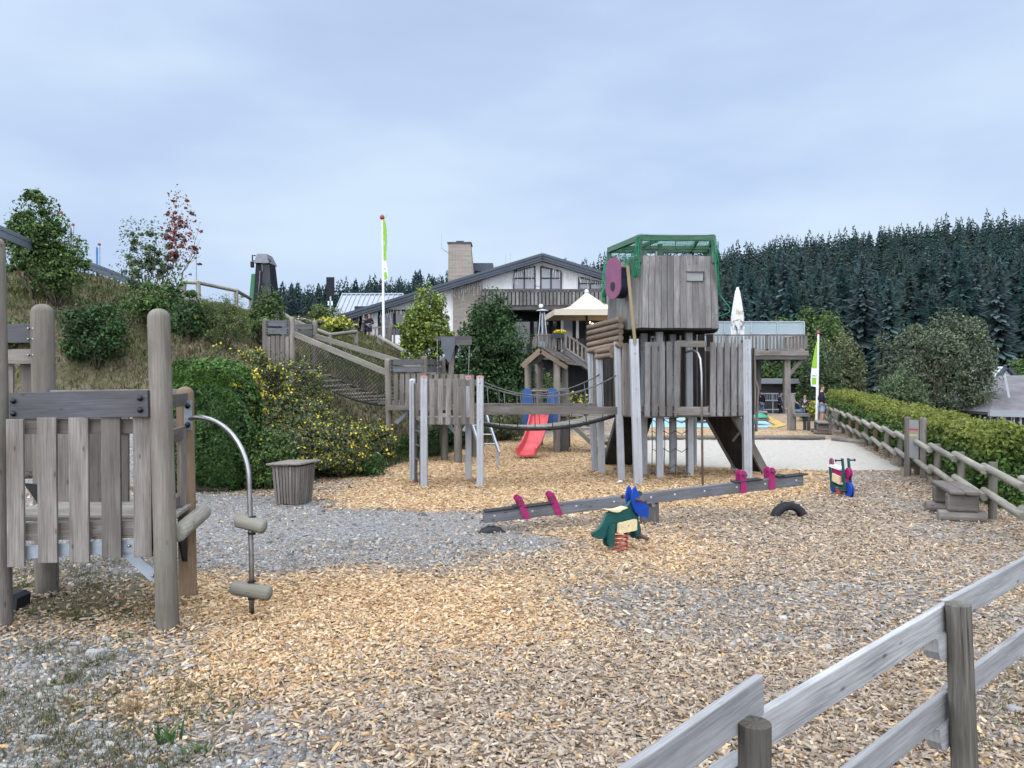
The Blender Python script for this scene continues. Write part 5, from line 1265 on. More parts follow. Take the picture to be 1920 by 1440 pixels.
# folded umbrella
ux,uy=BX(1383,44.8),44.8
t=thing('folded_umbrella','closed white cafe umbrella with gold lettering standing on the raised deck','umbrella',(ux,uy,TZ))
m=MB(); zt3=BZ(540,44.8); prof=[]
n=24; k=12; vs=[];fs=[];uv=[]
for i in range(k+1):
    f=i/k; r=.10+.30*f**.8 if f<.78 else .36-.10*(f-.78)/.22
    if i==0: r=.05
    for j in range(n):
        a=6.283*j/n; rr=r*(1+.16*math.cos(8*a)*min(1,f*2)); vs.append((ux+rr*math.cos(a),uy+rr*math.sin(a),zt3-2.35*f-(.16*math.cos(4*a) if i==k else 0)))
for i in range(k):
    for j in range(n): fs.append((i*n+j,(i+1)*n+j,(i+1)*n+(j+1)%n,i*n+(j+1)%n)); uv.append([(0,0)]*4)
m.add(vs,fs,uv,True); m.sphere((ux,uy,zt3-.03),.09,10,6); m.build('canopy','umb',t)
m=MB()
for a,l in ((-.32,.75),(-.18,.95),(.05,.45),(.2,.6),(.33,.9)):
    m.prism([(a-.09,0),(a+.09,0),(a+.05,-l*.8),(a,-l),(a-.05,-l*.7)],(ux,uy-.05+abs(a)*.2,zt3-2.25),(1,0,0),Zv,.02)
m.build('valance','umb',t)
m=MB(); m.tube([(ux-.33,uy-.2,zt3-1.98),(ux,uy-.36,zt3-1.85),(ux+.3,uy-.2,zt3-2.1)],.035,5); m.build('trim','gold',t)
m=MB(); m.cyl((ux,uy,TZ),(ux,uy,zt3-.2),.03,.03,8); m.cyl((ux,uy,TZ),(ux,uy,TZ+.12),.3,.28,16); m.build('pole','steel',t)
text('lettering','Bit',.42,(ux-.02,uy-.41,zt3-1.45),(1,0,0),(0,0,1),'gold',t,.004)
# beige canopy
t=thing('beige_canopy','square beige canopy parasol over the restaurant terrace with dark underside','parasol',(4.4,46,TZ))
ap=V(4.5,46,BZ(547,46)); cs=[V(2.45,43.8,5.98),V(6.9,43.8,5.98),V(6.9,48.2,5.98),V(2.1,48.2,5.98)]
m=MB()
for i in range(4):
    a,b=cs[i],cs[(i+1)%4]; k=8
    for q in range(k):
        rows=6
        for r in range(rows):
            def pp(u,v): p=a.lerp(b,u).lerp(ap,v); p.z-=.30*math.sin(math.pi*v)*1.0-.0; return p
            u0,u1,v0,v1=q/k,(q+1)/k,r/rows,(r+1)/rows
            m.add([pp(u0,v0),pp(u1,v0),pp(u1,v1),pp(u0,v1)],[(0,1,2,3)],[[(0,0)]*4],False,.2)
cn=m.build('canopy','canvas',t); sl=cn.modifiers.new('s','SOLIDIFY'); sl.thickness=.03
m=MB()
for i in range(4):
    a,b=cs[i],cs[(i+1)%4]; m.bar(a+V(0,0,-.16),b+V(0,0,-.16),.02,.34)
m.build('valance','canvas',t)
m=MB(); m.cyl((4.5,46,TZ),(4.5,46,ap.z-.1),.07,.07,10)
for c in cs: m.bar(ap+V(0,0,-.6),c+V(0,0,-.05),.05,.06)
m.build('frame','frame',t)
m=MB(); m.sphere((ap.x,ap.y,ap.z+.02),.13,10,6); m.build('finial','white',t)
# warm string lights
t=thing('string_lights','row of warm glowing bulbs under the beige canopy','lamp',(6,47,5.5))
m=MB(); m.tube([(4.6+k*.25,46.8,5.45+.12*math.sin(k*1.3)) for k in range(12)],.012,4); m.build('cable','frame',t)
m=MB()
for k in range(16): m.sphere((4.75+k*.19,46.8+random.uniform(-.4,.4),5.33+random.uniform(-.14,.12)),.04+.02*random.random(),8,6)
m.build('bulbs','bulb',t)
# patio heater
hx=BX(1017,44.6)
t=thing('patio_heater','pyramid patio heater standing at the corner of the terrace railing','heater',(hx,44.6,TZ))
m=MB(); m.lathe((hx,44.6,5.95),Zv,[(0,.05),(0,.36,True),(.05,.34),(.12,.05)],16); m.build('hood','galv',t)
m=MB()
for a,b in ((-1,-1),(1,-1),(1,1),(-1,1)): m.bar((hx+a*.26,44.6+b*.26,TZ+.6),(hx+a*.12,44.6+b*.12,5.9),.035,.035)
m.build('frame','alu',t)
m=MB(); m.cyl((hx,44.6,TZ+.6),(hx,44.6,5.8),.06,.06,10); m.box(hx-.28,hx+.28,44.32,44.88,TZ,TZ+.6); m.build('burner','galv',t)
# flower boxes
def flowers(name,c,r,n,size,pal,parent=None,label=None):
    u=RS.normal(0,1,(n,3)); u/=np.linalg.norm(u,axis=1)[:,None]; p=np.array(c)+u*np.array(r)*(RS.uniform(.5,1,n)[:,None]**.4)
    v,f,cl=leafq(p,u,size,n,pal); return npmesh(name,v,f,'petal',cl,parent=parent)
def leafq(p,nrm,size,n,pal,asp=.6,jit=.18):
    a=RS.normal(0,1,(n,3)); nn=nrm+a*.8; nn/=np.linalg.norm(nn,axis=1)[:,None]
    b=RS.normal(0,1,(n,3)); t1=np.cross(nn,b); t1/=np.linalg.norm(t1,axis=1)[:,None]; t2=np.cross(nn,t1)
    s=size*RS.uniform(.6,1.35,n)[:,None]
    v=np.stack([p-t1*s,p-t2*s*asp+nn*s*.15,p+t1*s,p+t2*s*asp+nn*s*.15],1)
    f=np.arange(n*4).reshape(n,4); return v.reshape(-1,3),f,np.repeat(pick(pal,n,jit),4,0)
for x,lb,yy in ((2.75,'yellow flower box on the terrace railing just right of the patio heater',43.8),(5.1,'yellow flower box on the terrace railing above the outside stair',45.0),(8.1,'yellow flower box glimpsed between the log sign and the tower cabin',43.7)):
    z=4.5; t=thing('flower_box',lb,'flower box',(x,yy,z-.2),'flower boxes on the terrace railing')
    m=MB(); m.box(x-.5,x+.5,yy-.14,yy+.12,z-.18,z+.08); m.build('box','frame',t)
    flowers('flowers',(x,yy,z+.18),(.42,.16,.12),160,.05,[(.75,.6,.03),(.8,.68,.1),(.6,.45,.02)],t); 
    flowers('leaves',(x,yy,z+.10),(.48,.16,.08),120,.05,[(.05,.1,.03)],t)
# low shed under the deck
t=thing('flat_roof_shed','low dark boarded shed with a pale flat roof behind the raised deck','shed',(16,53,-.5))
x0,x1=BX(1385,53),BX(1507,53)
m=MB(); m.box(x0-1,x1-.6,53,57,-1.2,1.75); m.build('wall','darkin',t).data.materials[0]=M['gwd']
m=MB(); m.box(x0-1.4,x1,52.3,57.5,1.62,1.95); m.build('roof','lwall',t)
m=MB(); m.box(x1-1.2,x1-1.12,52.4,52.5,-1.2,1.6); m.build('post','white',t)
t=thing('garden_bench','long pale metal railing bench in front of the shed','bench',(16.5,50,-.6))
m=MB()
for z in (1.0,.55,-.05): m.bar((14.6,50,z),(18.6,50,z),.07,.06)
m.bar((14.6,49.8,-.35),(18.4,49.8,-.35),.4,.06)
for x in (14.7,15.8,17.1,18.4): m.bar((x,50,-.9),(x,50,1.0),.05,.05,(0,1,0))
for k in range(34): x=14.7+k*.115; m.bar((x,50,.55),(x,50,1.0),.02,.02,(0,1,0))
m.build('frame','galv',t)
# ================= left background =================
t=thing('metal_roof_hall','low hall with a pale ribbed metal roof behind the restaurant, left','building',(-17,66,3))
x0,x1=(617-960)/F*66,(735-960)/F*66
m=MB(); m.box(x0+.4,x1,66.3,75,0,6.4); m.build('wall','wall',t)
m=MB(); a,b=V(x0,65.6,6.3),V(x1,65.6,6.3); c,d_=V(x1,73,CZ+153/F*73),V(x0-.4,73,CZ+153/F*73); m.poly([a,b,c,d_],.15,(0,-.3,1)); rf2=m.build('roof','roof2',t)
m=MB()
for k in range(14): f=k/13; m.bar(a.lerp(b,f)+V(0,0,.06),d_.lerp(c,f)+V(0,0,.06),.08,.07)
m.bar(d_+V(0,-.1,.05),c+V(0,-.1,.05),.2,.12); m.build('ribs','roof2',rf2)
# road sign seen from behind
x=(620-960)/F*47; t=thing('road_sign','grey road sign on a post seen from behind, left of the restaurant roof','sign',(x,47,4))
m=MB(); m.cyl((x,47,3.5),(x,47,CZ+184/F*47),.06,.06,8); m.build('pole','galv',t)
m=MB(); m.box(x-.25,x+.25,46.9,46.93,CZ+150/F*47,CZ+185/F*47); m.build('panel','clad',t)
m=MB(); m.box(x-.15,x-.05,46.85,46.9,CZ+132/F*47,CZ+140/F*47); m.box(x+.06,x+.16,46.85,46.9,CZ+132/F*47,CZ+140/F*47); m.build('clamp','white',t)
# black clad tower with green side
Y=62; 
def TX(px): return (px-960)/F*Y
def TZz(py): return CZ-(py-HY)/F*Y
t=thing('black_clad_tower','tapering black clad tower with grey head and a green flank on the hilltop','tower',(TX(490),Y,4))
def frust(m,bx0,bx1,bz,tx0,tx1,tz,y0,y1,ty0,ty1):
    vs=[(bx0,y0,bz),(bx1,y0,bz),(bx1,y1,bz),(bx0,y1,bz),(tx0,ty0,tz),(tx1,ty0,tz),(tx1,ty1,tz),(tx0,ty1,tz)]
    m.add(vs,[(0,1,5,4),(1,2,6,5),(2,3,7,6),(3,0,4,7),(4,5,6,7),(3,2,1,0)],[[(0,0)]*4]*6,False,.3)
m=MB(); frust(m,TX(467),TX(517),3.5,TX(476),TX(502),TZz(491),Y,Y+3,Y+.5,Y+2); m.build('shaft','clad',t)
m=MB(); frust(m,TX(455),TX(469),3.5,TX(465),TX(473),TZz(511),Y+.3,Y+3,Y+.8,Y+2.4); m.build('green_flank','gclad',t)
m=MB(); frust(m,TX(474),TX(503),TZz(492),TX(478),TX(496),TZz(474),Y+.2,Y+2.4,Y+.5,Y+2); m.build('head','grey',t)
m=MB(); m.tube([(TX(476),Y+.4,TZz(478)),(TX(470),Y+.4,TZz(477)),(TX(470),Y+.4,TZz(487)),(TX(474),Y+.4,TZz(488))],.06,5); m.box(TX(467),TX(472),Y+.3,Y+.6,TZz(500),TZz(489)); m.tube([(TX(500),Y+.3,TZz(484)),(TX(506),Y+.3,TZz(489)),(TX(501),Y+.3,TZz(490))],.05,5); m.build('bracket','clad',t)
m=MB()
pts=[(502,491),(492,493),(488,494),(490,507),(485,507),(484,530),(482,552)]
m.tube([(TX(a),Y-.08+.5*(TZz(b)-3.5)/8.2,TZz(b)) for a,b in pts],.05,5)
for k in range(7): f=k/6; m.bar((TX(493+f*22),Y-.03,3.6),(TX(490+f*11),Y+.44,TZz(495)),.02,.03)
m.build('cladding_ribs','grey',t)
# light mast
x=(367-960)/F*44; t=thing('light_mast','thin steel mast with two small lamps above the hilltop log fence','lamp post',(x,44,4.5))
m=MB(); m.cyl((x,44,4),(x,44,CZ+230/F*44),.07,.05,8); m.build('mast','galv',t)
m=MB(); m.sphere((x-.1,44,CZ+231/F*44),.08,8,6); m.sphere((x+.1,44,CZ+231/F*44),.08,8,6); m.build('lamp_heads','frame',t)
# guard rail on the hilltop road
t=thing('guard_rail','grey steel road guard rail along the top of the bank, upper left','guard rail',(-15,28,5.5))
gr_=[V((x-960)/F*Yy,Yy,CZ-(y-HY)/F*Yy) for x,y,Yy in ((-60,418,18.3),(0,434,20),(60,460,22.5),(140,489,26.5),(205,512,31),(262,534,36))]
m=MB()
for a,b in zip(gr_[:-1],gr_[1:]):
    for dz,w3 in ((.10,.06),(0,.02),(-.10,.06)): m.bar(a+V(0,0,dz),b+V(0,0,dz),w3,.11)
m.build('rail','galv',t)
m=MB()
for i in range(len(gr_)-1):
    for f in ((0,.5) if i>2 else ()): p=gr_[i].lerp(gr_[i+1],f)+V(-.1,.1,0); m.bar((p.x,p.y,p.z-1.3),(p.x,p.y,p.z+.1),.08,.08,(0,1,0))
m.build('post','galv',t)
# beach banners on the hilltop
for px,ty,by,mt,lb in ((115,400,452,'tgreen','green banner pole with red tip behind the leafy tree, upper left'),(137,423,470,'grey','grey banner pole with red tip, middle one of the three on the hilltop'),(186,460,500,'tblue','blue banner pole with red tip, lowest of the three on the hilltop')):
    Yq=34; x=(px-960)/F*Yq; z1=CZ-(ty-HY)/F*Yq
    t=thing('banner_pole',lb,'banner',(x,Yq,5.5),'banner poles on the hilltop')
    m=MB(); m.cyl((x,Yq,5),(x,Yq,z1),.05,.04,8); m.build('pole','galv',t)
    m=MB(); m.prism([(-.02,-1.3),(-.14,-1.3),(-.14,-.05),(-.02,-.15)],(x,Yq,z1),(1,0,0),Zv,.02); m.build('banner',mt,t)
    m=MB(); m.sphere((x,Yq,z1+.04),.07,8,6); m.build('tip','redball',t)
# log handrails
def lograil(pts,label,r=.07,posts=True,low=None,name='log_handrail',mat='log'):
    P3=[V((x-960)/F*Yy,Yy,CZ-(y-HY)/F*Yy) for x,y,Yy in pts]; t=thing(name,label,'fence',P3[0])
    for a,b in zip(P3[:-1],P3[1:]):
        m=MB(); m.cyl(a,b,r,r,10); m.build('rail',mat,t)
        if low: m=MB(); m.cyl(a-V(0,0,low),b-V(0,0,low),r,r,10); m.build('rail',mat,t)
    for p in P3: m=MB(); m.cyl((p.x,p.y,p.z-1.3),(p.x,p.y,p.z+.03),r*1.15,r*1.1,10); m.build('post',mat,t)
lograil([(345,529,31),(372,530,31),(443,545,33),(470,560,36)],'log fence on the skyline above the bank, left of the black tower',.08,low=.7)
lograil([(520,582,27),(555,604,27),(618,628,28),(668,622,30)],'log handrail beside the hillside platform leading to the restaurant',.075,low=.75)
lograil([(668,640,40),(625,648,38)],'short log rail left of the pale blue retaining wall',.1)
lograil([(711,632,40),(766,664,36),(800,688,33)],'log stair rail descending right of the pale blue wall',.10,low=.75)
t=thing('picket_railing','short grey picket railing beside the white flagpole','fence',(-8,46,3.9))
wall((BX(701,46),46),(BX(742,46),46),BZ(646,46),BZ(616,46),.12,.08,'gw','pickets',par=t)
m=MB(); m.bar((BX(699,46),45.95,BZ(615,46)),(BX(744,46),45.95,BZ(611,46)),.08,.1); m.bar((BX(728,45),45,BZ(640,45)),(BX(735,45),45,BZ(606,45)),.2,.2); m.bar((BX(720,44),44,BZ(640,44)),(BX(735,44),44,BZ(612,44)),.08,.12); m.build_each('rail','gw',t)
m=MB(); x0,x1=(668-960)/F*48,(711-960)/F*48
m.box(x0,x1,48.0,48.4,2.4,CZ+65/F*48); m.bar((x0,48.1,CZ+65/F*48),(x0-1.2,46,3.9),.3,.6); tag(m.build('retaining_wall','retain',loc=(-9,48,3),bevel=.02),'pale blue concrete retaining wall below the standing man and child','wall')
# flagpoles
Yp=45; x=(717-960)/F*Yp; t=thing('flagpole','tall white flagpole with a slender lime green banner in front of the restaurant','flagpole',(x,Yp,3.8))
zt=CZ+296/F*Yp; zbm=CZ+12/F*Yp
m=MB(); m.cyl((x+.1,Yp,zbm),(x,Yp,zt),.095,.05,12); m.build('pole','white',t)
m=MB(); m.sphere((x-.02,Yp,zt+.05),.14,12,8,1.1); m.build('finial','redball',t)
m=MB(); m.cyl((x+.02,Yp,zt-.1),(x+.32,Yp,zt+.2),.015,.01,6); m.build('rod','steel',t)
q=Yp/F
def fl(pts,mat,nm,par,y=Yp-.03,th=.015,x_=None,zz=None): m=MB(); m.prism([(a*q,-b*q) for a,b in pts],(x_ if x_ is not None else x,y,zz if zz is not None else zt),(1,0,0),Zv,th); return m.build(nm,mat,par)
bn=fl([(1,2),(4,2),(6,8),(8,20),(9,36),(8.5,52),(7.5,66),(7.5,80),(2,80)],'lime','banner',t)
fl([(2,80),(7.5,80),(8.5,90),(11.5,112),(10,115),(4,120),(2,118)],'flagw','banner_foot',bn)
fl([(3.5,102),(7.5,100),(10,112),(4.5,117)],'lime','emblem',bn,Yp-.045)
text('lettering','WILLINGEN',3.6*q,(x+3.6*q,Yp-.05,zt-44*q),(0,0,-1),(1,0,0),'flagw',bn,.004)
m=MB(); m.sphere((x+5*q,Yp-.045,zt-95*q),.035,8,5); m.build('mark','grey',bn)
Yp=33.8; x=(1533-960)/F*Yp; t=thing('flagpole','white flagpole with a lime and white sail-shaped flag beside the standing man','flagpole',(x,Yp,0))
zt=CZ+78/F*Yp; q=Yp/F
m=MB(); m.cyl((x-.04,Yp,-.05),(x+.03,Yp,zt),.065,.045,12); m.build('pole','white',t)
m=MB(); m.lathe((x+.03,Yp,zt),Zv,[(0,.02),(.02,.085),(.10,.07),(.16,.02),(.18,.005)],12); m.build('finial','redball',t)
bn=fl([(0,-6),(-3,-22),(-7,-47),(-10,-63),(-6,-66),(-2,-64),(.5,-60)],'lime','flag',t,Yp-.02,x_=x,zz=zt) if False else None
def fl2(pts,mat,nm,par,y): m=MB(); m.prism([((a-1533)*q,-(b-627)*q) for a,b in pts],(x,y,zt),(1,0,0),Zv,.015); return m.build(nm,mat,par)
bn=fl2([(1533,633),(1532,690),(1528,691),(1524,691),(1521.5,689),(1523,678),(1527,656)],'lime','flag',t,Yp-.02)
fl2([(1532,690),(1532,726),(1520.5,724),(1519.5,712),(1520.5,698),(1521.5,689),(1524,691),(1528,691)],'flagw','flag_foot',bn,Yp-.02)
fl2([(1522,708),(1529.8,708),(1529.8,720.5),(1522,720.5)],'lime','emblem',bn,Yp-.035)
text('lettering','Law',5.2*q,(x+(1526.3-1533)*q,Yp-.035,zt-(704-627)*q),(1,0,0),(0,0,1),'grey',bn,.003,mirror=True)
# ================= people =================
def skin(name,nodes,edges,mat,par,sub=1,root=0):
    me=bpy.data.meshes.new(name); org=ORG[par.name]
    names=list(nodes); me.from_pydata([tuple(V(nodes[k][0])-org) for k in names],[(names.index(a),names.index(b)) for a,b in edges],[])
    o=bpy.data.objects.new(name,me); COL.objects.link(o); o.parent=par; ORG[o.name]=org
    sk=o.modifiers.new('skin','SKIN'); 
    if not me.skin_vertices: 
        import bmesh
        bm=bmesh.new(); bm.from_mesh(me); bm.verts.layers.skin.verify(); bm.to_mesh(me); bm.free()
    for i,k in enumerate(names):
        r=nodes[k][1]; r=(r,r) if not isinstance(r,tuple) else r; me.skin_vertices[0].data[i].radius=r
    me.skin_vertices[0].data[root].use_root=True
    sk.use_smooth_shade=True
    ss=o.modifiers.new('sub','SUBSURF'); ss.levels=sub; ss.render_levels=sub
    me.materials.append(M[mat]); return o
def person(label,loc,yaw,h=1.76,pose=None,top='navy',bottom='jeans',shorts=False,hair='hair',group=None,shoes='black',stripe=False,loccat='person'):
    t=thing('person',label,loccat,loc,group); s=h/1.76; R=Matrix.Rotation(yaw,3,'Z'); L_=V(loc)
    J={'pelvis':(0,0,.95),'waist':(0,.0,1.08),'chest':(0,.0,1.32),'neck0':(0,-.01,1.47),'neck':(0,.0,1.54),'chin':(0,.03,1.585),'head':(0,.02,1.66),'crown':(0,.01,1.715),
       'shl':(-.17,0,1.42),'shr':(.17,0,1.42),'ell':(-.235,-.03,1.15),'elr':(.235,-.03,1.15),'wrl':(-.24,.07,.92),'wrr':(.24,.07,.92),'hal':(-.24,.09,.84),'har':(.24,.09,.84),
       'hil':(-.09,0,.90),'hir':(.09,0,.90),'knl':(-.10,.02,.50),'knr':(.10,.02,.50),'anl':(-.10,-.02,.09),'anr':(.10,-.02,.09),'tol':(-.115,.13,.03),'tor':(.115,.13,.03)}
    J.update(pose or {})
    W=lambda k: L_+R@(V(J[k])*s)
    Rd={'pelvis':(.135,.10),'waist':(.125,.09),'chest':(.15,.10),'neck0':.065,'neck':.052,'chin':.062,'head':(.078,.092),'crown':(.06,.07),'shl':.06,'shr':.06,'ell':.040,'elr':.040,'wrl':.027,'wrr':.027,'hal':(.04,.02),'har':(.04,.02),'hil':.082,'hir':.082,'knl':.054,'knr':.054,'anl':.038,'anr':.038,'tol':.03,'tor':.03}
    nod={k:(W(k),tuple(x*s for x in Rd[k]) if isinstance(Rd[k],tuple) else Rd[k]*s) for k in J}
    E=[('pelvis','waist'),('waist','chest'),('chest','neck0'),('neck0','neck'),('neck','chin'),('chin','head'),('head','crown'),('chest','shl'),('chest','shr'),('shl','ell'),('ell','wrl'),('wrl','hal'),('shr','elr'),('elr','wrr'),('wrr','har'),('pelvis','hil'),('pelvis','hir'),('hil','knl'),('knl','anl'),('anl','tol'),('hir','knr'),('knr','anr'),('anr','tor')]
    # fingers and thumb
    for sd_,hk,wk in ((-1,'hal','wrl'),(1,'har','wrr')):
        hv=(V(J[hk])-V(J[wk])).normalized(); sdv=V(0,1,0) if abs(hv.z)>.7 else V(0,0,1)
        for i in range(4):
            o2=(i-1.5)*.018; a=V(J[hk])+hv*.04+sdv*o2; b=a+hv*(.035,.042,.04,.03)[i]+V(-sd_*.012,0,0)
            k1,k2=hk+'f%d'%i,hk+'g%d'%i; nod[k1]=(L_+R@(a*s),.009*s); nod[k2]=(L_+R@(b*s),.008*s); E+=[(hk,k1),(k1,k2)]
        a=V(J[hk])-hv*.01+sdv*.045; nod[hk+'t']=(L_+R@(a*s),.010*s); E.append((hk,hk+'t'))
    body=skin('body',nod,E,'skin',t,2)
    def sub_(keys,edges,add,mat,nm,scale=1.0):
        nd={}
        for k in keys: 
            p,r=nod[k]; nd[k]=(p,tuple(x*scale+add for x in r) if isinstance(r,tuple) else r*scale+add)
        return skin(nm,nd,edges,mat,t,1)
    sub_(['pelvis','waist','chest','neck0','shl','shr','ell','elr','wrl','wrr'],[('pelvis','waist'),('waist','chest'),('chest','neck0'),('chest','shl'),('chest','shr'),('shl','ell'),('ell','wrl'),('shr','elr'),('elr','wrr')],.022*s,top,'jacket')
    if shorts:
        for k,h_,kn in (('sl','hil','knl'),('sr','hir','knr')): nod[k]=(nod[h_][0].lerp(nod[kn][0],.82),.078*s)
        sub_(['pelvis','hil','hir','sl','sr'],[('pelvis','hil'),('pelvis','hir'),('hil','sl'),('hir','sr')],.022*s,bottom,'shorts')
    else:
        sub_(['pelvis','hil','hir','knl','knr','anl','anr'],[('pelvis','hil'),('pelvis','hir'),('hil','knl'),('hir','knr'),('knl','anl'),('knr','anr')],.02*s,bottom,'trousers')
    for a_,b_ in (('anl','tol'),('anr','tor')):
        m=MB(); p=W(a_);q=W(b_); p=V(p.x,p.y,min(p.z,q.z)+.03*s); d=(q-p).normalized(); m.cyl(p-d*.06*s,q+d*.04*s,.045*s,.04*s,10,dome=.8,dome0=.8); m.build('shoe',shoes,t)
    hd=W('head'); cr=W('crown'); upv=(cr-W('chin')).normalized(); f=R@V(0,1,0); f=(f-upv*f.dot(upv)).normalized(); sdw=f.cross(upv)
    m=MB(); vs=[];fs=[];uv=[]; n=14; kk=6
    for i in range(kk+1):
        th=i/kk*1.55
        for j in range(n):
            a=6.283*j/n; fr_=math.cos(a); lim=th*(1.0-.28*max(0,fr_)); r=.098*s
            vs.append(hd+upv*(.012*s+r*math.cos(lim)*1.02)+f*(r*1.02*math.sin(lim)*fr_-.012*s)+sdw*(r*.86*math.sin(lim)*math.sin(a)))
    for i in range(kk):
        for j in range(n): fs.append((i*n+j,(i+1)*n+j,(i+1)*n+(j+1)%n,i*n+(j+1)%n)); uv.append([(0,0)]*4)
    m.add(vs,fs,uv,True); m.build('hair',hair,t)
    m=MB(); 
    for g_ in (-1,1): m.sphere(hd+f*.088*s+sdw*(.03*g_*s)+upv*.0,.011*s,8,6)
    m.build('eyes','blackp',t)
    m=MB(); m.cyl(hd+f*.085*s+upv*.0,hd+f*.112*s-upv*.025*s,.008*s,.014*s,8,dome=.7); 
    for g_ in (-1,1): m.sphere(hd+sdw*(.083*g_*s)-upv*.008*s-f*.005,.022*s,8,6)
    m.build('nose_and_ears','skin',t)
    m=MB(); m.bar(hd+f*.088*s-upv*.052*s-sdw*.02*s,hd+f*.088*s-upv*.052*s+sdw*.02*s,.008*s,.007*s); m.build('mouth','redcap',t)
    if stripe:
        m=MB(); a=W('shl')+f*.05+sdw*0; m.tube([W('shl')+f*.06*s-upv*.02,W('ell')+f*.05*s,W('wrl')+f*.02],.006,4)
        for g_ in (-.02,.02): m.tube([W('neck0')+f*.10*s+sdw*g_-upv*.03*s,W('chest')+f*.14*s+sdw*g_-upv*.02*s],.006,4)
        m.build('cords','white',t)
    return t
# man standing by the fence, facing right, looking back over his shoulder towards the camera
Yp=32.2; person('young man in dark hooded jacket and pale blue shorts standing beside the flagpole',((1541-960)/F*Yp,Yp,.0),math.radians(-100),1.76,{'hal':(-.20,.10,.90),'wrl':(-.20,.08,.96),'har':(.19,.12,.94),'wrr':(.2,.08,1.0),'elr':(.24,-.06,1.18),'ell':(-.24,-.08,1.17),'anl':(-.10,-.05,.09),'knl':(-.10,0,.5),'head':(-.0,.03,1.665)},'navy','lshort',True,'hair',stripe=True)
Yp=47; person('man in black hoodie and jeans seen from behind under the raised deck',((1427-960)/F*Yp,Yp,-.5),math.radians(20),1.78,{'wrl':(-.20,.16,1.02),'hal':(-.12,.2,1.02),'ell':(-.27,-.02,1.18),'knl':(-.13,.12,.5),'anl':(-.14,.05,.09),'anr':(.13,-.2,.1),'knr':(.12,-.04,.5)},'navy','jeans')
Yp=46.5; person('man in dark blue jacket walking right of the man in the black hoodie',((1463-960)/F*Yp,Yp,-.55),math.radians(-105),1.70,{'anl':(-.1,.22,.1),'knl':(-.1,.16,.5),'anr':(.1,-.22,.12),'knr':(.1,-.02,.5)},'bcloth','navy')
# seated person bending forward
Yp=35.8; X0=(1500-960)/F*Yp+.1
person('seated person in navy top and jeans bending forward on the low bench',(X0,Yp,0),math.radians(62),1.7,
 {'pelvis':(0,0,.56),'waist':(0,.08,.70),'chest':(0,.28,.88),'neck0':(0,.42,.95),'neck':(0,.48,.97),'chin':(0,.52,.98),'head':(0,.58,1.0),'crown':(0,.63,1.03),'shl':(-.17,.36,.92),'shr':(.17,.36,.92),'ell':(-.22,.42,.66),'elr':(.22,.42,.66),'wrl':(-.12,.62,.62),'wrr':(.12,.62,.62),'hal':(-.08,.70,.62),'har':(.08,.70,.62),'hil':(-.1,.03,.52),'hir':(.1,.03,.52),'knl':(-.14,.46,.52),'knr':(.14,.46,.52),'anl':(-.14,.44,.09),'anr':(.14,.44,.09),'tol':(-.14,.58,.03),'tor':(.14,.58,.03)},'bcloth','jeans',False,'fair')
Yp=36.6; X0=(1509-960)/F*Yp
person('fair-haired child whose head shows right behind the bending person',(X0,Yp,0),math.radians(150),1.22,{},'bcloth','navy',False,'fair')
# man with a child on his arm
Yp=48.6; X0=(689-960)/F*Yp; zz=CZ+64.5/F*Yp
person('man in dark jacket and navy shorts holding a child',(X0+.1,Yp,zz-.0),math.radians(195),1.78,
 {'ell':(-.27,.04,1.16),'wrl':(-.08,.26,1.10),'hal':(.02,.30,1.10),'elr':(.27,.05,1.14),'wrr':(.20,.30,1.06),'har':(.12,.36,1.06)},'navy','bcloth',True,'hair')
person('child in a grey top carried on the arm of a man',(X0-.22,Yp-.10,zz+.62),math.radians(240),1.05,
 {'knl':(-.14,.2,.66),'anl':(-.15,.18,.30),'tol':(-.15,.28,.24),'knr':(.14,.2,.66),'anr':(.15,.18,.30),'tor':(.15,.28,.24),'ell':(-.24,.12,1.30),'wrl':(-.16,.34,1.36),'hal':(-.12,.4,1.38),'elr':(.22,.14,1.25),'wrr':(.18,.34,1.25),'har':(.15,.42,1.25)},'gcloth','bcloth',False,'fair')
# ================= vegetation =================
def foliage(ells,nleaf,size,pal,blobs=40,bs=.28,droop=0,asp=.55,fill=.25,toplight=None):
    """leaf-sized faces gathered into clumps spread through the crown's volume"""
    ells=np.array(ells,float); vol=np.prod(ells[:,3:6],1)**.8; pr=vol**.7/(vol**.7).sum()
    e=ells[RS.choice(len(ells),blobs,p=pr)]; u=RS.normal(0,1,(blobs,3)); u/=np.linalg.norm(u,axis=1)[:,None]
    rr=RS.uniform(.0,1,blobs)[:,None]**.38; rr=np.where(RS.uniform(0,1,(blobs,1))<.14,1.28,rr); bc=e[:,:3]+u*e[:,3:6]*rr*.9; br=bs*np.cbrt(np.prod(e[:,3:6],1))*RS.uniform(.5,1.35,blobs)*np.where(rr[:,0]>1.1,.55,1)
    bt=RS.uniform(.6,1.4,blobs)
    w_=br**2; k=RS.choice(blobs,nleaf,p=w_/w_.sum()); v=RS.normal(0,1,(nleaf,3)); v/=np.linalg.norm(v,axis=1)[:,None]
    rad=RS.uniform(fill,1.12,nleaf)**.7; p=bc[k]+v*(br[k]*rad)[:,None]*np.array([1.15,1.15,.85]); p[:,2]-=droop*RS.uniform(0,1,nleaf)*br[k]
    m_=RS.uniform(0,1,nleaf)<.30; e3=ells[RS.choice(len(ells),nleaf,p=pr)]; q_=e3[:,:3]+v*e3[:,3:6]*(RS.uniform(.35,1.08,nleaf)**.6)[:,None]; p=np.where(m_[:,None],q_,p)
    nr=v*.8+np.array([0,0,.55]); vv,f,c=leafq(p,nr,size,nleaf,pal,asp,.2)
    c*=np.repeat(bt[k],4)[:,None]
    return vv,f,c,p
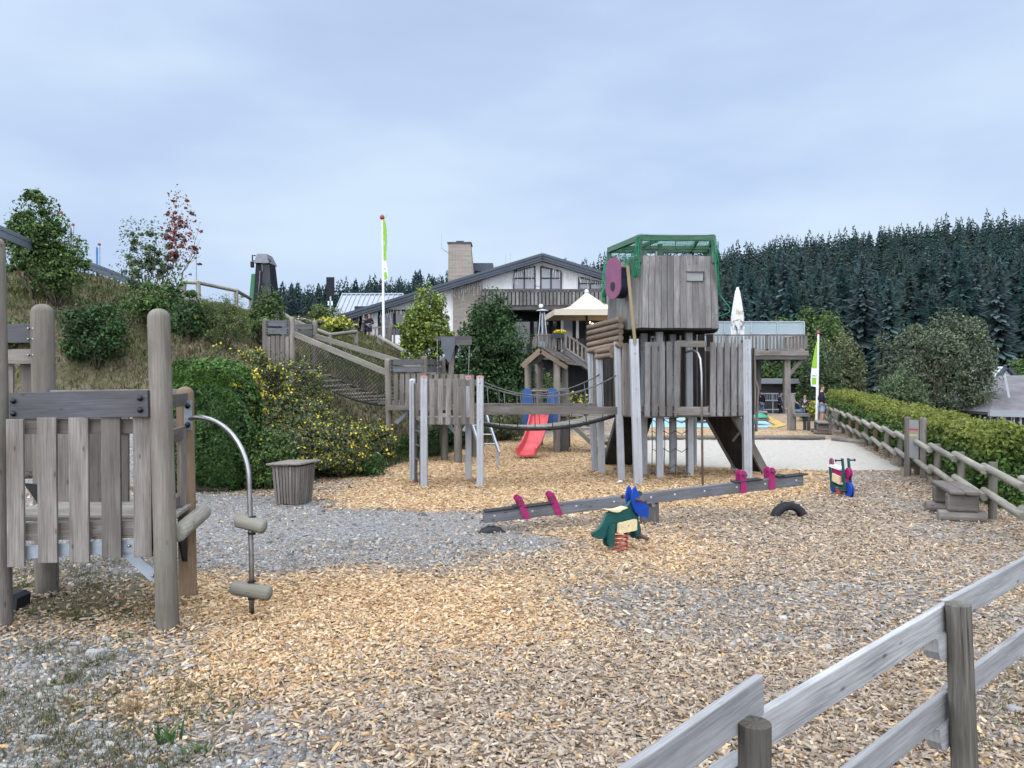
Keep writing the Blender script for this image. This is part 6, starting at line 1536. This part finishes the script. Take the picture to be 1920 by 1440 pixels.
def grow(m,p,d,ln,r,lev,spread=.6,n=3,up=.25,seg=3):
    p=V(p); d=V(d).normalized(); pts=[p];rs=[r]
    for i in range(seg):
        d=(d+V(random.gauss(0,.12),random.gauss(0,.12),up*.15)).normalized(); p=p+d*(ln/seg); pts.append(p); rs.append(r*(1-.45*(i+1)/seg))
    m.tube(pts,rs,8 if r>.04 else 5)
    if lev>0:
        for k in range(n):
            i=random.randint(1,seg); a=random.uniform(0,6.28)
            nd=(d+V(math.cos(a)*spread,math.sin(a)*spread,random.uniform(-.1,.4)*up*2)).normalized()
            grow(m,pts[i],nd,ln*random.uniform(.5,.75),rs[i]*.62,lev-1,spread,n,up,seg)
PAL={'dark':[(0.032,0.080,0.026),(0.051,0.109,0.032),(0.072,0.145,0.043),(0.026,0.058,0.022)],
'mid':[(0.072,0.138,0.036),(0.102,0.189,0.051),(0.051,0.102,0.029),(0.145,0.217,0.065)],
'yel':[(0.189,0.275,0.051),(0.275,0.362,0.072),(0.131,0.203,0.043),(0.362,0.420,0.102),(0.087,0.145,0.036)],
'olive':[(0.131,0.167,0.072),(0.189,0.217,0.102),(0.094,0.123,0.058),(0.246,0.261,0.131)],
'broom':[(0.102,0.160,0.051),(0.160,0.225,0.072),(0.072,0.116,0.043),(0.203,0.246,0.087)],
'gloss':[(0.043,0.109,0.026),(0.072,0.160,0.036),(0.029,0.072,0.020),(0.116,0.217,0.058)],
'pot':[(0.080,0.123,0.041),(0.123,0.167,0.058),(0.058,0.087,0.032),(0.160,0.189,0.087),(0.174,0.145,0.087)],
'hedge':[(0.058,0.123,0.029),(0.087,0.174,0.036),(0.131,0.217,0.043),(0.043,0.087,0.026)],
'willow':[(.105,.145,.085),(.14,.18,.105),(.08,.115,.068),(.18,.215,.13)],
'red':[(0.217,0.065,0.058),(0.319,0.102,0.087),(0.145,0.072,0.058),(0.174,0.145,0.072),(0.290,0.043,0.051)],
'birch':[(0.087,0.145,0.065),(0.131,0.196,0.087),(0.072,0.116,0.058),(0.174,0.232,0.109)]}
YF=[(.75,.62,.04),(.78,.69,.12),(.62,.50,.04)]
def plant(name,label,cat,base,ells,n,size,pal,blobs=40,bs=.28,fl=0,fpal=None,fsz=.03,trunk=None,group=None,flb=None,**kw):
    """ells are given relative to base"""
    base=V(base); t=thing(name,label,cat,base,group); E2=[(base.x+a,base.y+b,base.z+c,d,e,f) for a,b,c,d,e,f in ells]
    v,f,c,p=foliage(E2,n,size,PAL[pal],blobs,bs,**kw); npmesh('crown' if trunk else 'foliage',v,f,'leaf',c,parent=t)
    top=max(e[2]+e[5] for e in ells)
    m=MB()
    if trunk:
        r,ht,lev=trunk; grow(m,base-V(0,0,.15),(0,0,1),ht,r,lev,.75,4,.5,4); m.build('trunk','bark',t)
    else:
        for k in range(7): a=random.uniform(0,6.28); grow(m,base-V(0,0,.1),(math.cos(a)*.5,math.sin(a)*.5,1),top*.42,.012+.008*top,1,.5,2,.4)
        m.build('stems','bark',t)
    if fl:
        fl=int(fl*1.7)
        q=p[RS.choice(len(p),fl)] if not flb else p[flb(p)][:fl]; q=q+RS.normal(0,.03,q.shape)+np.array([0,-.03,.04]); nq=len(q)
        if nq: v,f,c=leafq(q,np.tile([0,-.5,.6],(nq,1)),fsz,nq,fpal or YF,.95); fo_=npmesh('flowers',v,f,'petal',c,parent=t); fo_['kind']='stuff'
    return t
def pxplant(name,label,cat,px0,px1,yt,yb,n,size,pal,Y=None,base=None,depth=.8,shape=1,**kw):
    pc=(px0+px1)/2; rq=random.Random(int(px0*7+px1)); 
    if Y is None: g_=ground_hit(pc,base or yb)
    else: x=(pc-960)/F*Y; g_=V(x,Y,H(x,Y))
    s=g_.y/F; W_=(px1-px0)*s/2; zt_=CZ-(yt-HY)*s-g_.z; zb_=max(.0,CZ-(yb-HY)*s-g_.z)
    hh=(zt_-zb_)/2; zc=(zt_+zb_)/2
    if shape==1: el=[(0,0,zc,W_,W_*depth,hh),(W_*.25,0,zc-hh*.3,W_*.75,W_*depth*.8,hh*.7),(-W_*.25,0,zc-hh*.2,W_*.75,W_*depth*.8,hh*.75)]
    elif shape==2: el=[(0,0,zc+hh*.35,W_*.6,W_*.6*depth,hh*.65),(0,0,zc-hh*.3,W_,W_*depth,hh*.7),(W_*.3,0,zc,W_*.6,W_*depth*.6,hh*.6),(-W_*.35,0,zc-hh*.05,W_*.55,W_*depth*.6,hh*.6)]
    else: el=[(0,0,zc,W_,W_*depth,hh)]
    for q_ in range(6):
        a_=rq.uniform(0,6.28); f_=rq.uniform(.45,.85); el.append((math.cos(a_)*W_*f_,math.sin(a_)*W_*depth*f_,zc+hh*rq.uniform(-.7,.75),W_*rq.uniform(.2,.4),W_*rq.uniform(.2,.4),hh*rq.uniform(.2,.4)))
    return plant(name,label,cat,g_,el,n,size,pal,**kw)
# hill shrubs and young trees
pxplant('leafy_tree','bushy green young tree against the sky at the far upper left','tree',0,118,352,520,12000,.055,'mid',base=560,blobs=70,bs=.22,shape=2,trunk=(.06,1.1,2))
pxplant('leafy_shrub','green shrub just below and right of the tallest bushy tree, upper left','shrub',50,165,435,560,9000,.05,'mid',base=575,blobs=55,bs=.22)
pxplant('leafy_shrub','wispy shrub with upright grey-green shoots left of the red-berried tree','shrub',212,345,405,560,5000,.045,'birch',base=585,blobs=60,bs=.15,shape=2)
pxplant('leafy_shrub','low mixed green shrub at the foot of the red-berried tree','shrub',232,348,520,610,7000,.045,'mid',base=620,blobs=45,bs=.22)
pxplant('red_leaved_tree','slender young tree with sparse reddish leaves standing above the bank','tree',296,374,342,520,1500,.05,'red',base=590,blobs=60,bs=.10,shape=2,trunk=(.04,1.5,2))
pxplant('leafy_shrub','dark green shrub alone on the grassy slope behind the round platform posts','shrub',118,248,560,680,12000,.045,'dark',base=690,blobs=60,bs=.24)
pxplant('leafy_shrub','narrow green shrub at the left picture edge on the slope','shrub',-30,60,590,650,3500,.04,'mid',base=660,blobs=25)
pxplant('leafy_shrub','dark shrub left of the feathery light green one below the skyline fence','shrub',316,395,545,635,7000,.045,'dark',base=645,blobs=40)
pxplant('leafy_shrub','feathery light green broom shrub below the skyline fence','shrub',372,472,548,648,10000,.035,'broom',base=655,blobs=70,bs=.2,asp=.25)
pxplant('leafy_shrub','tall green shrub in front of the black clad tower','shrub',462,540,532,650,8000,.045,'mid',base=660,blobs=45,shape=2)
pxplant('leafy_shrub','light green shrub above the hillside platform, left of the restaurant eave','shrub',572,645,568,640,5000,.05,'broom',Y=36,blobs=35)
pxplant('flowering_shrub','low shrub with yellow flowers by the log handrail at the restaurant eave','shrub',585,665,596,660,5500,.045,'yel',Y=33,blobs=35,fl=260,fsz=.05)
pxplant('flowering_shrub','low white-flowered ground shrub right behind the hillside platform','shrub',520,605,600,660,5000,.05,'olive',Y=30,blobs=30,fl=150,fpal=[(.6,.6,.55)],fsz=.03)
# hedge bush behind the platform
c=V(-5.83,14.5,0); t=thing('clipped_bush','dense glossy dark green clipped bush right behind the play platform','bush',c)
n=30000; u=RS.uniform(-1,1,(n,3)); ax_=RS.randint(0,3,n); ax_=np.where(RS.uniform(0,1,n)<.45,1,ax_); sg=np.where(RS.uniform(0,1,n)<.5,-1,1)
for k in range(3):
    mk=ax_==k; u[mk,k]=(sg*RS.uniform(.86,1.02,n))[mk]
u[:,1]=np.where((ax_==1)&(RS.uniform(0,1,n)<.8),-np.abs(u[:,1]),u[:,1])
rr=np.abs(u)**3.2; rr=rr.sum(1)**(1/3.2); u=u/np.maximum(rr,1)[:,None]; 
hx_,hy_,hz_=.85,.78,1.2
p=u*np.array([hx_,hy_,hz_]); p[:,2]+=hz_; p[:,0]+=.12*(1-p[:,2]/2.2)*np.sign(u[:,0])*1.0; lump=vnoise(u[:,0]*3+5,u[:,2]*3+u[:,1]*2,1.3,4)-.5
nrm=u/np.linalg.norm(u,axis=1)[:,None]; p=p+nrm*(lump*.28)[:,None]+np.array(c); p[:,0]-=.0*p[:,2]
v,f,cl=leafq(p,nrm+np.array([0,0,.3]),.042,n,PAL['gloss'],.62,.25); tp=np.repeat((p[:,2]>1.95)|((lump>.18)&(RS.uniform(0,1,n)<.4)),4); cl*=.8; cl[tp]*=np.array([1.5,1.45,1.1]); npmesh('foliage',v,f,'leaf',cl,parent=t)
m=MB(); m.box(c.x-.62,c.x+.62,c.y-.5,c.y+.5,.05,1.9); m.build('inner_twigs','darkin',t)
# potentilla bank
def B_(px,py,Y): return V((px-960)/F*Y,Y,0)
def pot(label,px,yt,yb,Y,wpx,n,fl,depth=.9,pal='pot',fpal=None,fsz=.028,name='flowering_shrub',**kw):
    x=(px-960)/F*Y; s=Y/F; z=H(x,Y); zt_=CZ-(yt-HY)*s; zb_=max(z,CZ-(yb-HY)*s); W_=wpx*s/2; hh=max(.3,(zt_-zb_)/2); zc=(zt_+zb_)/2-z
    return plant(name,label,'shrub',(x,Y,z),[(0,0,zc,W_,W_*depth,hh),(W_*.4,-.1,zc-hh*.35,W_*.6,W_*depth*.7,hh*.6),(-W_*.4,-.1,zc-hh*.35,W_*.6,W_*depth*.7,hh*.6)],n,.03,pal,blobs=90,bs=.17,fl=fl,fpal=fpal,fsz=fsz,**kw)
pot('broad yellow-flowered shrub high on the bank left of the net bridge',470,650,800,18.5,190,26000,700)
pot('yellow-flowered shrub right of the tallest one, under the hillside platform',560,672,810,19.5,130,16000,330)
pot('shrub thick with bright yellow flowers just above the clipped dark bush',455,690,810,15.8,95,9000,900,fsz=.034)
pot('dusty green shrub with a few yellow flowers in the middle of the bank',565,745,860,17.2,170,17000,260)
pot('low yellow-flowered shrub directly behind the litter bin',610,790,890,16.2,180,20000,650)
pot('yellow-flowered shrub at the right end of the bank under the net bridge',685,785,880,18.2,120,13000,420)
pot('dark green shrub between the clipped bush and the litter bin',500,800,925,14.6,110,14000,40,pal='mid')
pot('bare-twigged brownish shrub above the litter bin',520,800,850,15.6,110,8000,0,pal='olive')
pot('bright green low plant dotted with small white flowers at the chip edge',665,850,893,16.6,120,9000,140,pal='gloss',fpal=[(.7,.7,.6)],fsz=.018)
pot('green plants at the foot of the bank below the net bridge tower posts',775,825,868,20.6,110,8000,10,pal='mid')
pot('dark undergrowth shrub behind the small slatted platform',850,775,862,22.8,120,12000,0,pal='dark',name='undergrowth_shrub')
pot('shadowy olive shrub left of the coral slide under the rope bridge',945,755,835,25.5,130,12000,0,pal='olive',name='undergrowth_shrub')
pot('feathery green shrub inside view of the slide playhouse posts',1030,690,790,30,70,8000,0,pal='broom',name='undergrowth_shrub')
pot('yellow flowering shrub right of the slide playhouse',1082,735,800,31,75,8000,200,fsz=.05)
pot('low yellow-green bush beside the seated person near the flagpole',1520,752,800,37,60,6000,260,pal='yel',fsz=.05)
pot('small green bush at the foot of the deck post',1395,762,785,40,40,3000,0,pal='broom',name='undergrowth_shrub')
# centre trees
def tree(label,px0,px1,yt,yb,Y,n,size,pal,blobs,bs=.2,tr=(.12,3,2),depth=.8,name='broadleaf_tree',grp=None,gz=None,shape=2,**kw):
    pc=(px0+px1)/2; x=(pc-960)/F*Y; s=Y/F; z=H(x,Y) if gz is None else gz; W_=(px1-px0)*s/2; zt_=CZ-(yt-HY)*s-z; zb_=CZ-(yb-HY)*s-z; hh=(zt_-zb_)/2; zc=(zt_+zb_)/2
    el=[(0,0,zc+hh*.35,W_*.55,W_*.55*depth,hh*.65),(0,0,zc-hh*.25,W_,W_*depth,hh*.72),(W_*.4,0,zc,W_*.55,W_*depth*.6,hh*.6),(-W_*.4,0,zc-hh*.05,W_*.55,W_*depth*.6,hh*.6)]
    rq=random.Random(int(px0*7+px1))
    for q_ in range(9):
        a_=rq.uniform(0,6.28); f_=rq.uniform(.4,.8); el.append((math.cos(a_)*W_*f_,math.sin(a_)*W_*depth*f_,zc+hh*rq.uniform(-.7,.8)*(1-.3*f_),W_*rq.uniform(.18,.36),W_*rq.uniform(.18,.36),hh*rq.uniform(.15,.32)))
    return plant(name,label,'tree',(x,Y,z),el,n,size,pal,blobs=blobs,bs=bs,trunk=(tr[0],max(.6,zc*.62),tr[2]),group=grp,**kw)
tree('yellow-green maple in front of the restaurant, left of the dark tree',750,846,528,705,30,24000,.062,'yel',120,.17)
tree('dense darker green tree in the centre between maple and playhouse',848,1002,538,790,29,48000,.06,'dark',190,.16,(.15,3,2))
tree('wide green tree right behind the raised deck',1425,1610,575,800,62,42000,.13,'mid',170,.17,(.3,3,2),gz=-4)
tree('yellow-green tree between raised deck and conifers, right half of the broadleaf group',1540,1628,612,790,56,26000,.10,'olive',130,.16,gz=-4)
tree('slim pale birch-like tree behind the lime sail flag',1500,1580,625,800,50,18000,.08,'birch',110,.15,gz=-3)
tree('large grey-green willow-like tree standing in front of the conifer forest, right',1688,1868,578,800,46,95000,.075,'willow',260,.13,(.22,3,3),gz=-5)
tree('lighter half-bare tree leaning left of the large grey-green one',1640,1745,600,790,50,16000,.075,'willow',110,.11,(.14,3,3),gz=-5)
tree('low pale green willow shrub above the hedge at the foot of the large tree',1640,1740,690,790,40,14000,.06,'birch',90,.15,gz=-4)
tree('small dark green tree above the slate roof at the right edge',1885,1990,660,760,75,12000,.14,'mid',70,.2,gz=-6)
tree('dark green bush mass seen through the posts under the raised deck',1380,1500,675,770,66,16000,.12,'dark',70,.2,gz=-5)
# hedge along the log fence
t=thing('beech_hedge','long clipped hedge with yellow-green top running behind the log fence','hedge',(fx(20)+1.3,20,0))
n=110000; L0_,L1_=12.6,37.5; yy=L0_+(L1_-L0_)*RS.uniform(0,1,n)**1.35; face=RS.uniform(0,1,n)
hh_=1.02+.30*(yy-L0_)/(L1_-L0_)+.10*(vnoise(yy,yy*0,1.2,3)-.3); off=RS.uniform(.45,1.75,n); zz=RS.uniform(0,1,n)*hh_
side=face<.50; top_=(face>=.50)&(face<.86); end=face>=.86
off=np.where(side,.47+RS.normal(0,.07,n)+.12*(vnoise(yy,zz,1.8,7)-.5)*2,off); zz=np.where(top_,hh_+RS.normal(0,.05,n)+.10*(vnoise(yy,off,2.2,5)-.5),zz); 
yy=np.where(end,L0_-.0+RS.normal(0,.08,n)+.35*(zz/1.1-1)**2*-.3,yy); 
off=off+.25*(zz<0)+.12*np.where(side,(zz>hh_*.85),0)*.6
xx=fx(yy)+off; ground_=np.minimum(0,Hn(xx,yy)); p=np.stack([xx,yy,zz+ground_*(zz<.3)],-1)
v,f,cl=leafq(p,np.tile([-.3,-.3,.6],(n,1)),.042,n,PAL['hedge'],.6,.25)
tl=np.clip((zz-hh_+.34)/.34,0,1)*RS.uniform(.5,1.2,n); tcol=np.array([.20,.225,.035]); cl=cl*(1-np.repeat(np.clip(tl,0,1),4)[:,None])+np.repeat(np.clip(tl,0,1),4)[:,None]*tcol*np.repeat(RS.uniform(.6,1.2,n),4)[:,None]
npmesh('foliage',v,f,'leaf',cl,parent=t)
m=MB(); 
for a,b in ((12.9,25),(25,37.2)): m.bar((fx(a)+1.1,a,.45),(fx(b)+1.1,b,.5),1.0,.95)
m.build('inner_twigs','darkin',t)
# ================= valley houses at right =================
t=thing('slate_roofed_house','grey house with a large slate roof and small white windows in the valley, right edge','house',(31,43,-4))
Yh=43; hx0=(1845-960)/F*Yh; hx1=hx0+22; ez=CZ-(772-HY)/F*Yh; rY=Yh+8; rzh=CZ-(704-HY)/F*rY
m=MB(); rx0=(1876-960)/F*rY; m.poly([(hx0,Yh-.5,ez),(hx1,Yh-.5,ez-.6),(hx1,rY,rzh),(rx0,rY,rzh)],.25,(0,-.3,1)); m.poly([(rx0,rY,rzh),(hx1,rY,rzh),(hx1,Yh+17,ez),(hx0,Yh+17,ez)],.25,(0,.3,1)); m.poly([(hx0,Yh-.5,ez),(rx0,rY,rzh),(hx0,Yh+17,ez)],.2,(-.5,0,1)); rf3=m.build('roof','slate',t)
m=MB(); m.bar((hx0-.1,Yh-.6,ez-.05),(hx1,Yh-.6,ez-.65),.2,.35); m.build('gutter','lwall',rf3)
m=MB()
for k in range(5): x=hx0+2.2+k*1.7; m.bar((x,Yh+1.2,ez+.75),(x+1.8,Yh+4.4,ez+2.1),.12,.05)
m.build('lichen_streaks','lwall',rf3)
m=MB(); m.box(hx0+.4,hx1,Yh,Yh+16,CZ-(812-HY)/F*Yh,ez-.2); m.build('upper_wall','greywall',t)
m=MB(); m.box(hx0+.4,hx1,Yh+.3,Yh+16,-7,CZ-(812-HY)/F*Yh); m.build('lower_wall','lwall',t)
m=MB(); m.poly([(hx0-.2,Yh-1.6,CZ-(822-HY)/F*Yh),(hx1,Yh-1.6,CZ-(822-HY)/F*Yh),(hx1,Yh+.1,CZ-(806-HY)/F*Yh),(hx0-.2,Yh+.1,CZ-(806-HY)/F*Yh)],.12,(0,-.3,1)); m.build('awning_roof','slate',t)
for k,px in enumerate((1851,1863,1876,1889,1905,1918,1931)):
    x=(px-960)/F*Yh; z0,z1=CZ-(797-HY)/F*Yh,CZ-(782-HY)/F*Yh
    m=MB(); m.box(x-.14,x+.14,Yh-.06,Yh-.03,z0,z1); wn=m.build('window','glassd',t)
    m=MB(); m.box(x-.20,x-.14,Yh-.1,Yh-.02,z0-.06,z1); m.box(x+.14,x+.20,Yh-.1,Yh-.02,z0-.06,z1); m.box(x-.14,x+.14,Yh-.1,Yh-.02,z0-.08,z0); m.build('frame','white',wn)
m=MB()
for px in (1884,1898,1906,1925): x=(px-960)/F*Yh; m.box(x-.15,x+.15,Yh+.2,Yh+.29,-3.6,-1.4)
m.build('lower_window','glassd',t)
t=thing('white_gabled_house','white gabled house wall showing behind the large grey-green tree','house',(38,60,-4))
Yg=60; g0,g1=(1825-960)/F*Yg,(1872-960)/F*Yg
m=MB(); m.prism([(g0,-6),(g1+1,-6),(g1,CZ-(716-HY)/F*Yg),((1853-960)/F*Yg,CZ-(688-HY)/F*Yg),(g0,CZ-(735-HY)/F*Yg)],(0,Yg,0),(1,0,0),Zv,4); m.build('wall','wall',t)
m=MB(); m.bar(((1851-960)/F*Yg,Yg-2.2,CZ-(686-HY)/F*Yg),(g1+.5,Yg-2.2,CZ-(722-HY)/F*Yg),.4,.2); m.bar(((1855-960)/F*Yg,Yg-2.2,CZ-(686-HY)/F*Yg),(g0-.5,Yg-2.2,CZ-(737-HY)/F*Yg),.4,.2); m.build('verge','roof',t)
m=MB(); m.poly([(22,30,-3.2),(30,24,-3.4),(44,30,-4.0),(50,42,-4.2),(24,42,-4.1)],.4); o=m.build('road','asph',loc=(30,32,-4)); o['kind']='structure'
lograil([(1897,866,34),(1925,868,34),(1960,872,34)],'dark low rail with white posts along the valley road, right edge',.05,name='road_rail',mat='white')
# ================= conifer forest =================
def conifer(h,seed,br=26,dens=1.0):
    rs=np.random.RandomState(seed); tg=np.array([rs.uniform(.75,1.25),1,rs.uniform(.85,1.1)])*rs.uniform(.6,1.45); V_=[];C_=[]
    nw=int(br); 
    for i in range(nw):
        t_=(i+.5)/nw; z=h*(.06+.94*t_); R=h*.205*(1-t_)**.68*rs.uniform(.8,1.15)+.12
        k=max(5,int((11-5*t_)*dens)); a0=rs.uniform(0,6.28)
        for j in range(k):
            a=a0+6.283*j/k+rs.normal(0,.2); r=R*rs.uniform(.6,1.2); zj=rs.normal(0,.022)*h; z=h*(.06+.94*t_)+zj; dr=-.32*r+rs.normal(0,.03)*h*.1+ (.18*r if t_>.8 else 0); ca,sa=math.cos(a),math.sin(a); wd=(r*.17+.07)/dens**.8
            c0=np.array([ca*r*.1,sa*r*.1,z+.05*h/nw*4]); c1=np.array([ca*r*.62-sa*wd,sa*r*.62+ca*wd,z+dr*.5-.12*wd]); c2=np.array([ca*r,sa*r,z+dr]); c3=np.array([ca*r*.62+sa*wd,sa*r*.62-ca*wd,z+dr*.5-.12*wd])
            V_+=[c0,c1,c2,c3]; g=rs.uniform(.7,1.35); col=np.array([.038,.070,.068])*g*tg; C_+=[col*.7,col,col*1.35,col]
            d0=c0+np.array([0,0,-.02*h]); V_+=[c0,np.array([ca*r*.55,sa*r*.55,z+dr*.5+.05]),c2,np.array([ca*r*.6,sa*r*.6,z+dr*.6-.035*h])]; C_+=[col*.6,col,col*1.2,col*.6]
    V_+=[np.array(q) for q in ((-.05,0,h*.93),(.05,0,h*.93),(.02,0,h*1.03),(-.02,0,h*1.03))]; C_+=[np.array([.02,.04,.03])]*4
    return np.array(V_),np.array(C_)
varr=[];lite=[]
for s_ in range(12):
    hgt=13.0+(s_%6)*.9; v,c=conifer(hgt,s_+3,32+s_//2,1.5); varr.append((v,c,hgt)); v,c=conifer(hgt,s_+40,14,.85); lite.append((v,c,hgt))
cands=[]
rf_=random.Random(5)
yv=112.0
while yv<338:
    sp=(3.9 if yv<250 else 3.3); xx0,xx1=-.34*yv,.74*yv; x=xx0+rf_.uniform(0,sp)
    while x<xx1:
        X1=x+rf_.uniform(-1.5,1.5); Y1=yv+rf_.uniform(-2.4,2.4); px=960+F*X1/Y1
        vis=False
        if px>1338: vis=True
        elif 512<px<850 and yv>235: vis=True
        elif 1040<px<=1338 and yv>265: vis=True
        elif 850<=px<=1040 and yv>290: vis=True
        if vis and px<1990: cands.append((X1,Y1,px,rf_.randrange(12),rf_.uniform(.76,1.16)*(1.2 if Y1<170 else 1),rf_.uniform(0,6.28)))
        x+=sp*rf_.uniform(.75,1.3)
    yv+=5.2
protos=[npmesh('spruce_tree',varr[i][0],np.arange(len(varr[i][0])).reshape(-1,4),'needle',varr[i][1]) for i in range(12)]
# the 300 that show largest: nearest first, with the open left skyline counted a little nearer
near=sorted(cands,key=lambda c:c[1]*(.62 if c[2]<850 else 1)); ind=near[:300]; rest=near[300:]
used=[False]*12
for X1,Y1,px,i,sc,ro in ind:
    o=protos[i] if not used[i] else protos[i].copy()
    if used[i]: COL.objects.link(o)
    used[i]=True
    o.location=(X1,Y1,H(X1,Y1)-.4); o.scale=(sc*1.1,sc*1.1,sc); o.rotation_euler=(0,0,ro)
    if px<900: tag(o,'dark spruce in the hazy conifer line left of the restaurant gable','tree','spruces on the hazy left skyline')
    else: tag(o,'dark blue-green spruce standing on the forested slope right of the tower','tree','spruces on the forest slope')
VV=[];CC=[]
for X1,Y1,px,i,sc,ro in rest:
    v,c,h=lite[i]; ca,sa=math.cos(ro)*sc*1.1,math.sin(ro)*sc*1.1; q=np.stack([v[:,0]*ca-v[:,1]*sa+X1,v[:,0]*sa+v[:,1]*ca+Y1,v[:,2]*sc+H(X1,Y1)-.4],-1); VV.append(q); CC.append(c)
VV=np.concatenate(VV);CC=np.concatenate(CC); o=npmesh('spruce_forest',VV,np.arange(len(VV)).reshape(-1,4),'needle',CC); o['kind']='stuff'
print('conifers',len(ind),len(rest),len(VV))
# ================= haze =================
m=MB(); m.box(-360,360,-30,720,-60,80); hz=bpy.data.materials.new('haze_air'); hz.use_nodes=True; tt=hz.node_tree; tt.nodes.clear()
oo=tt.nodes.new('ShaderNodeOutputMaterial'); pv=tt.nodes.new('ShaderNodeVolumePrincipled'); pv.inputs['Color'].default_value=(.70,.83,1,1); pv.inputs['Density'].default_value=.0044; pv.inputs['Anisotropy'].default_value=.2
tt.links.new(pv.outputs[0],oo.inputs['Volume'])
h_=m.build('haze',hz); h_['kind']='stuff'
for ob in bpy.data.objects:
    if ob.type=='MESH':
        for pmat in ob.data.materials:
            pass
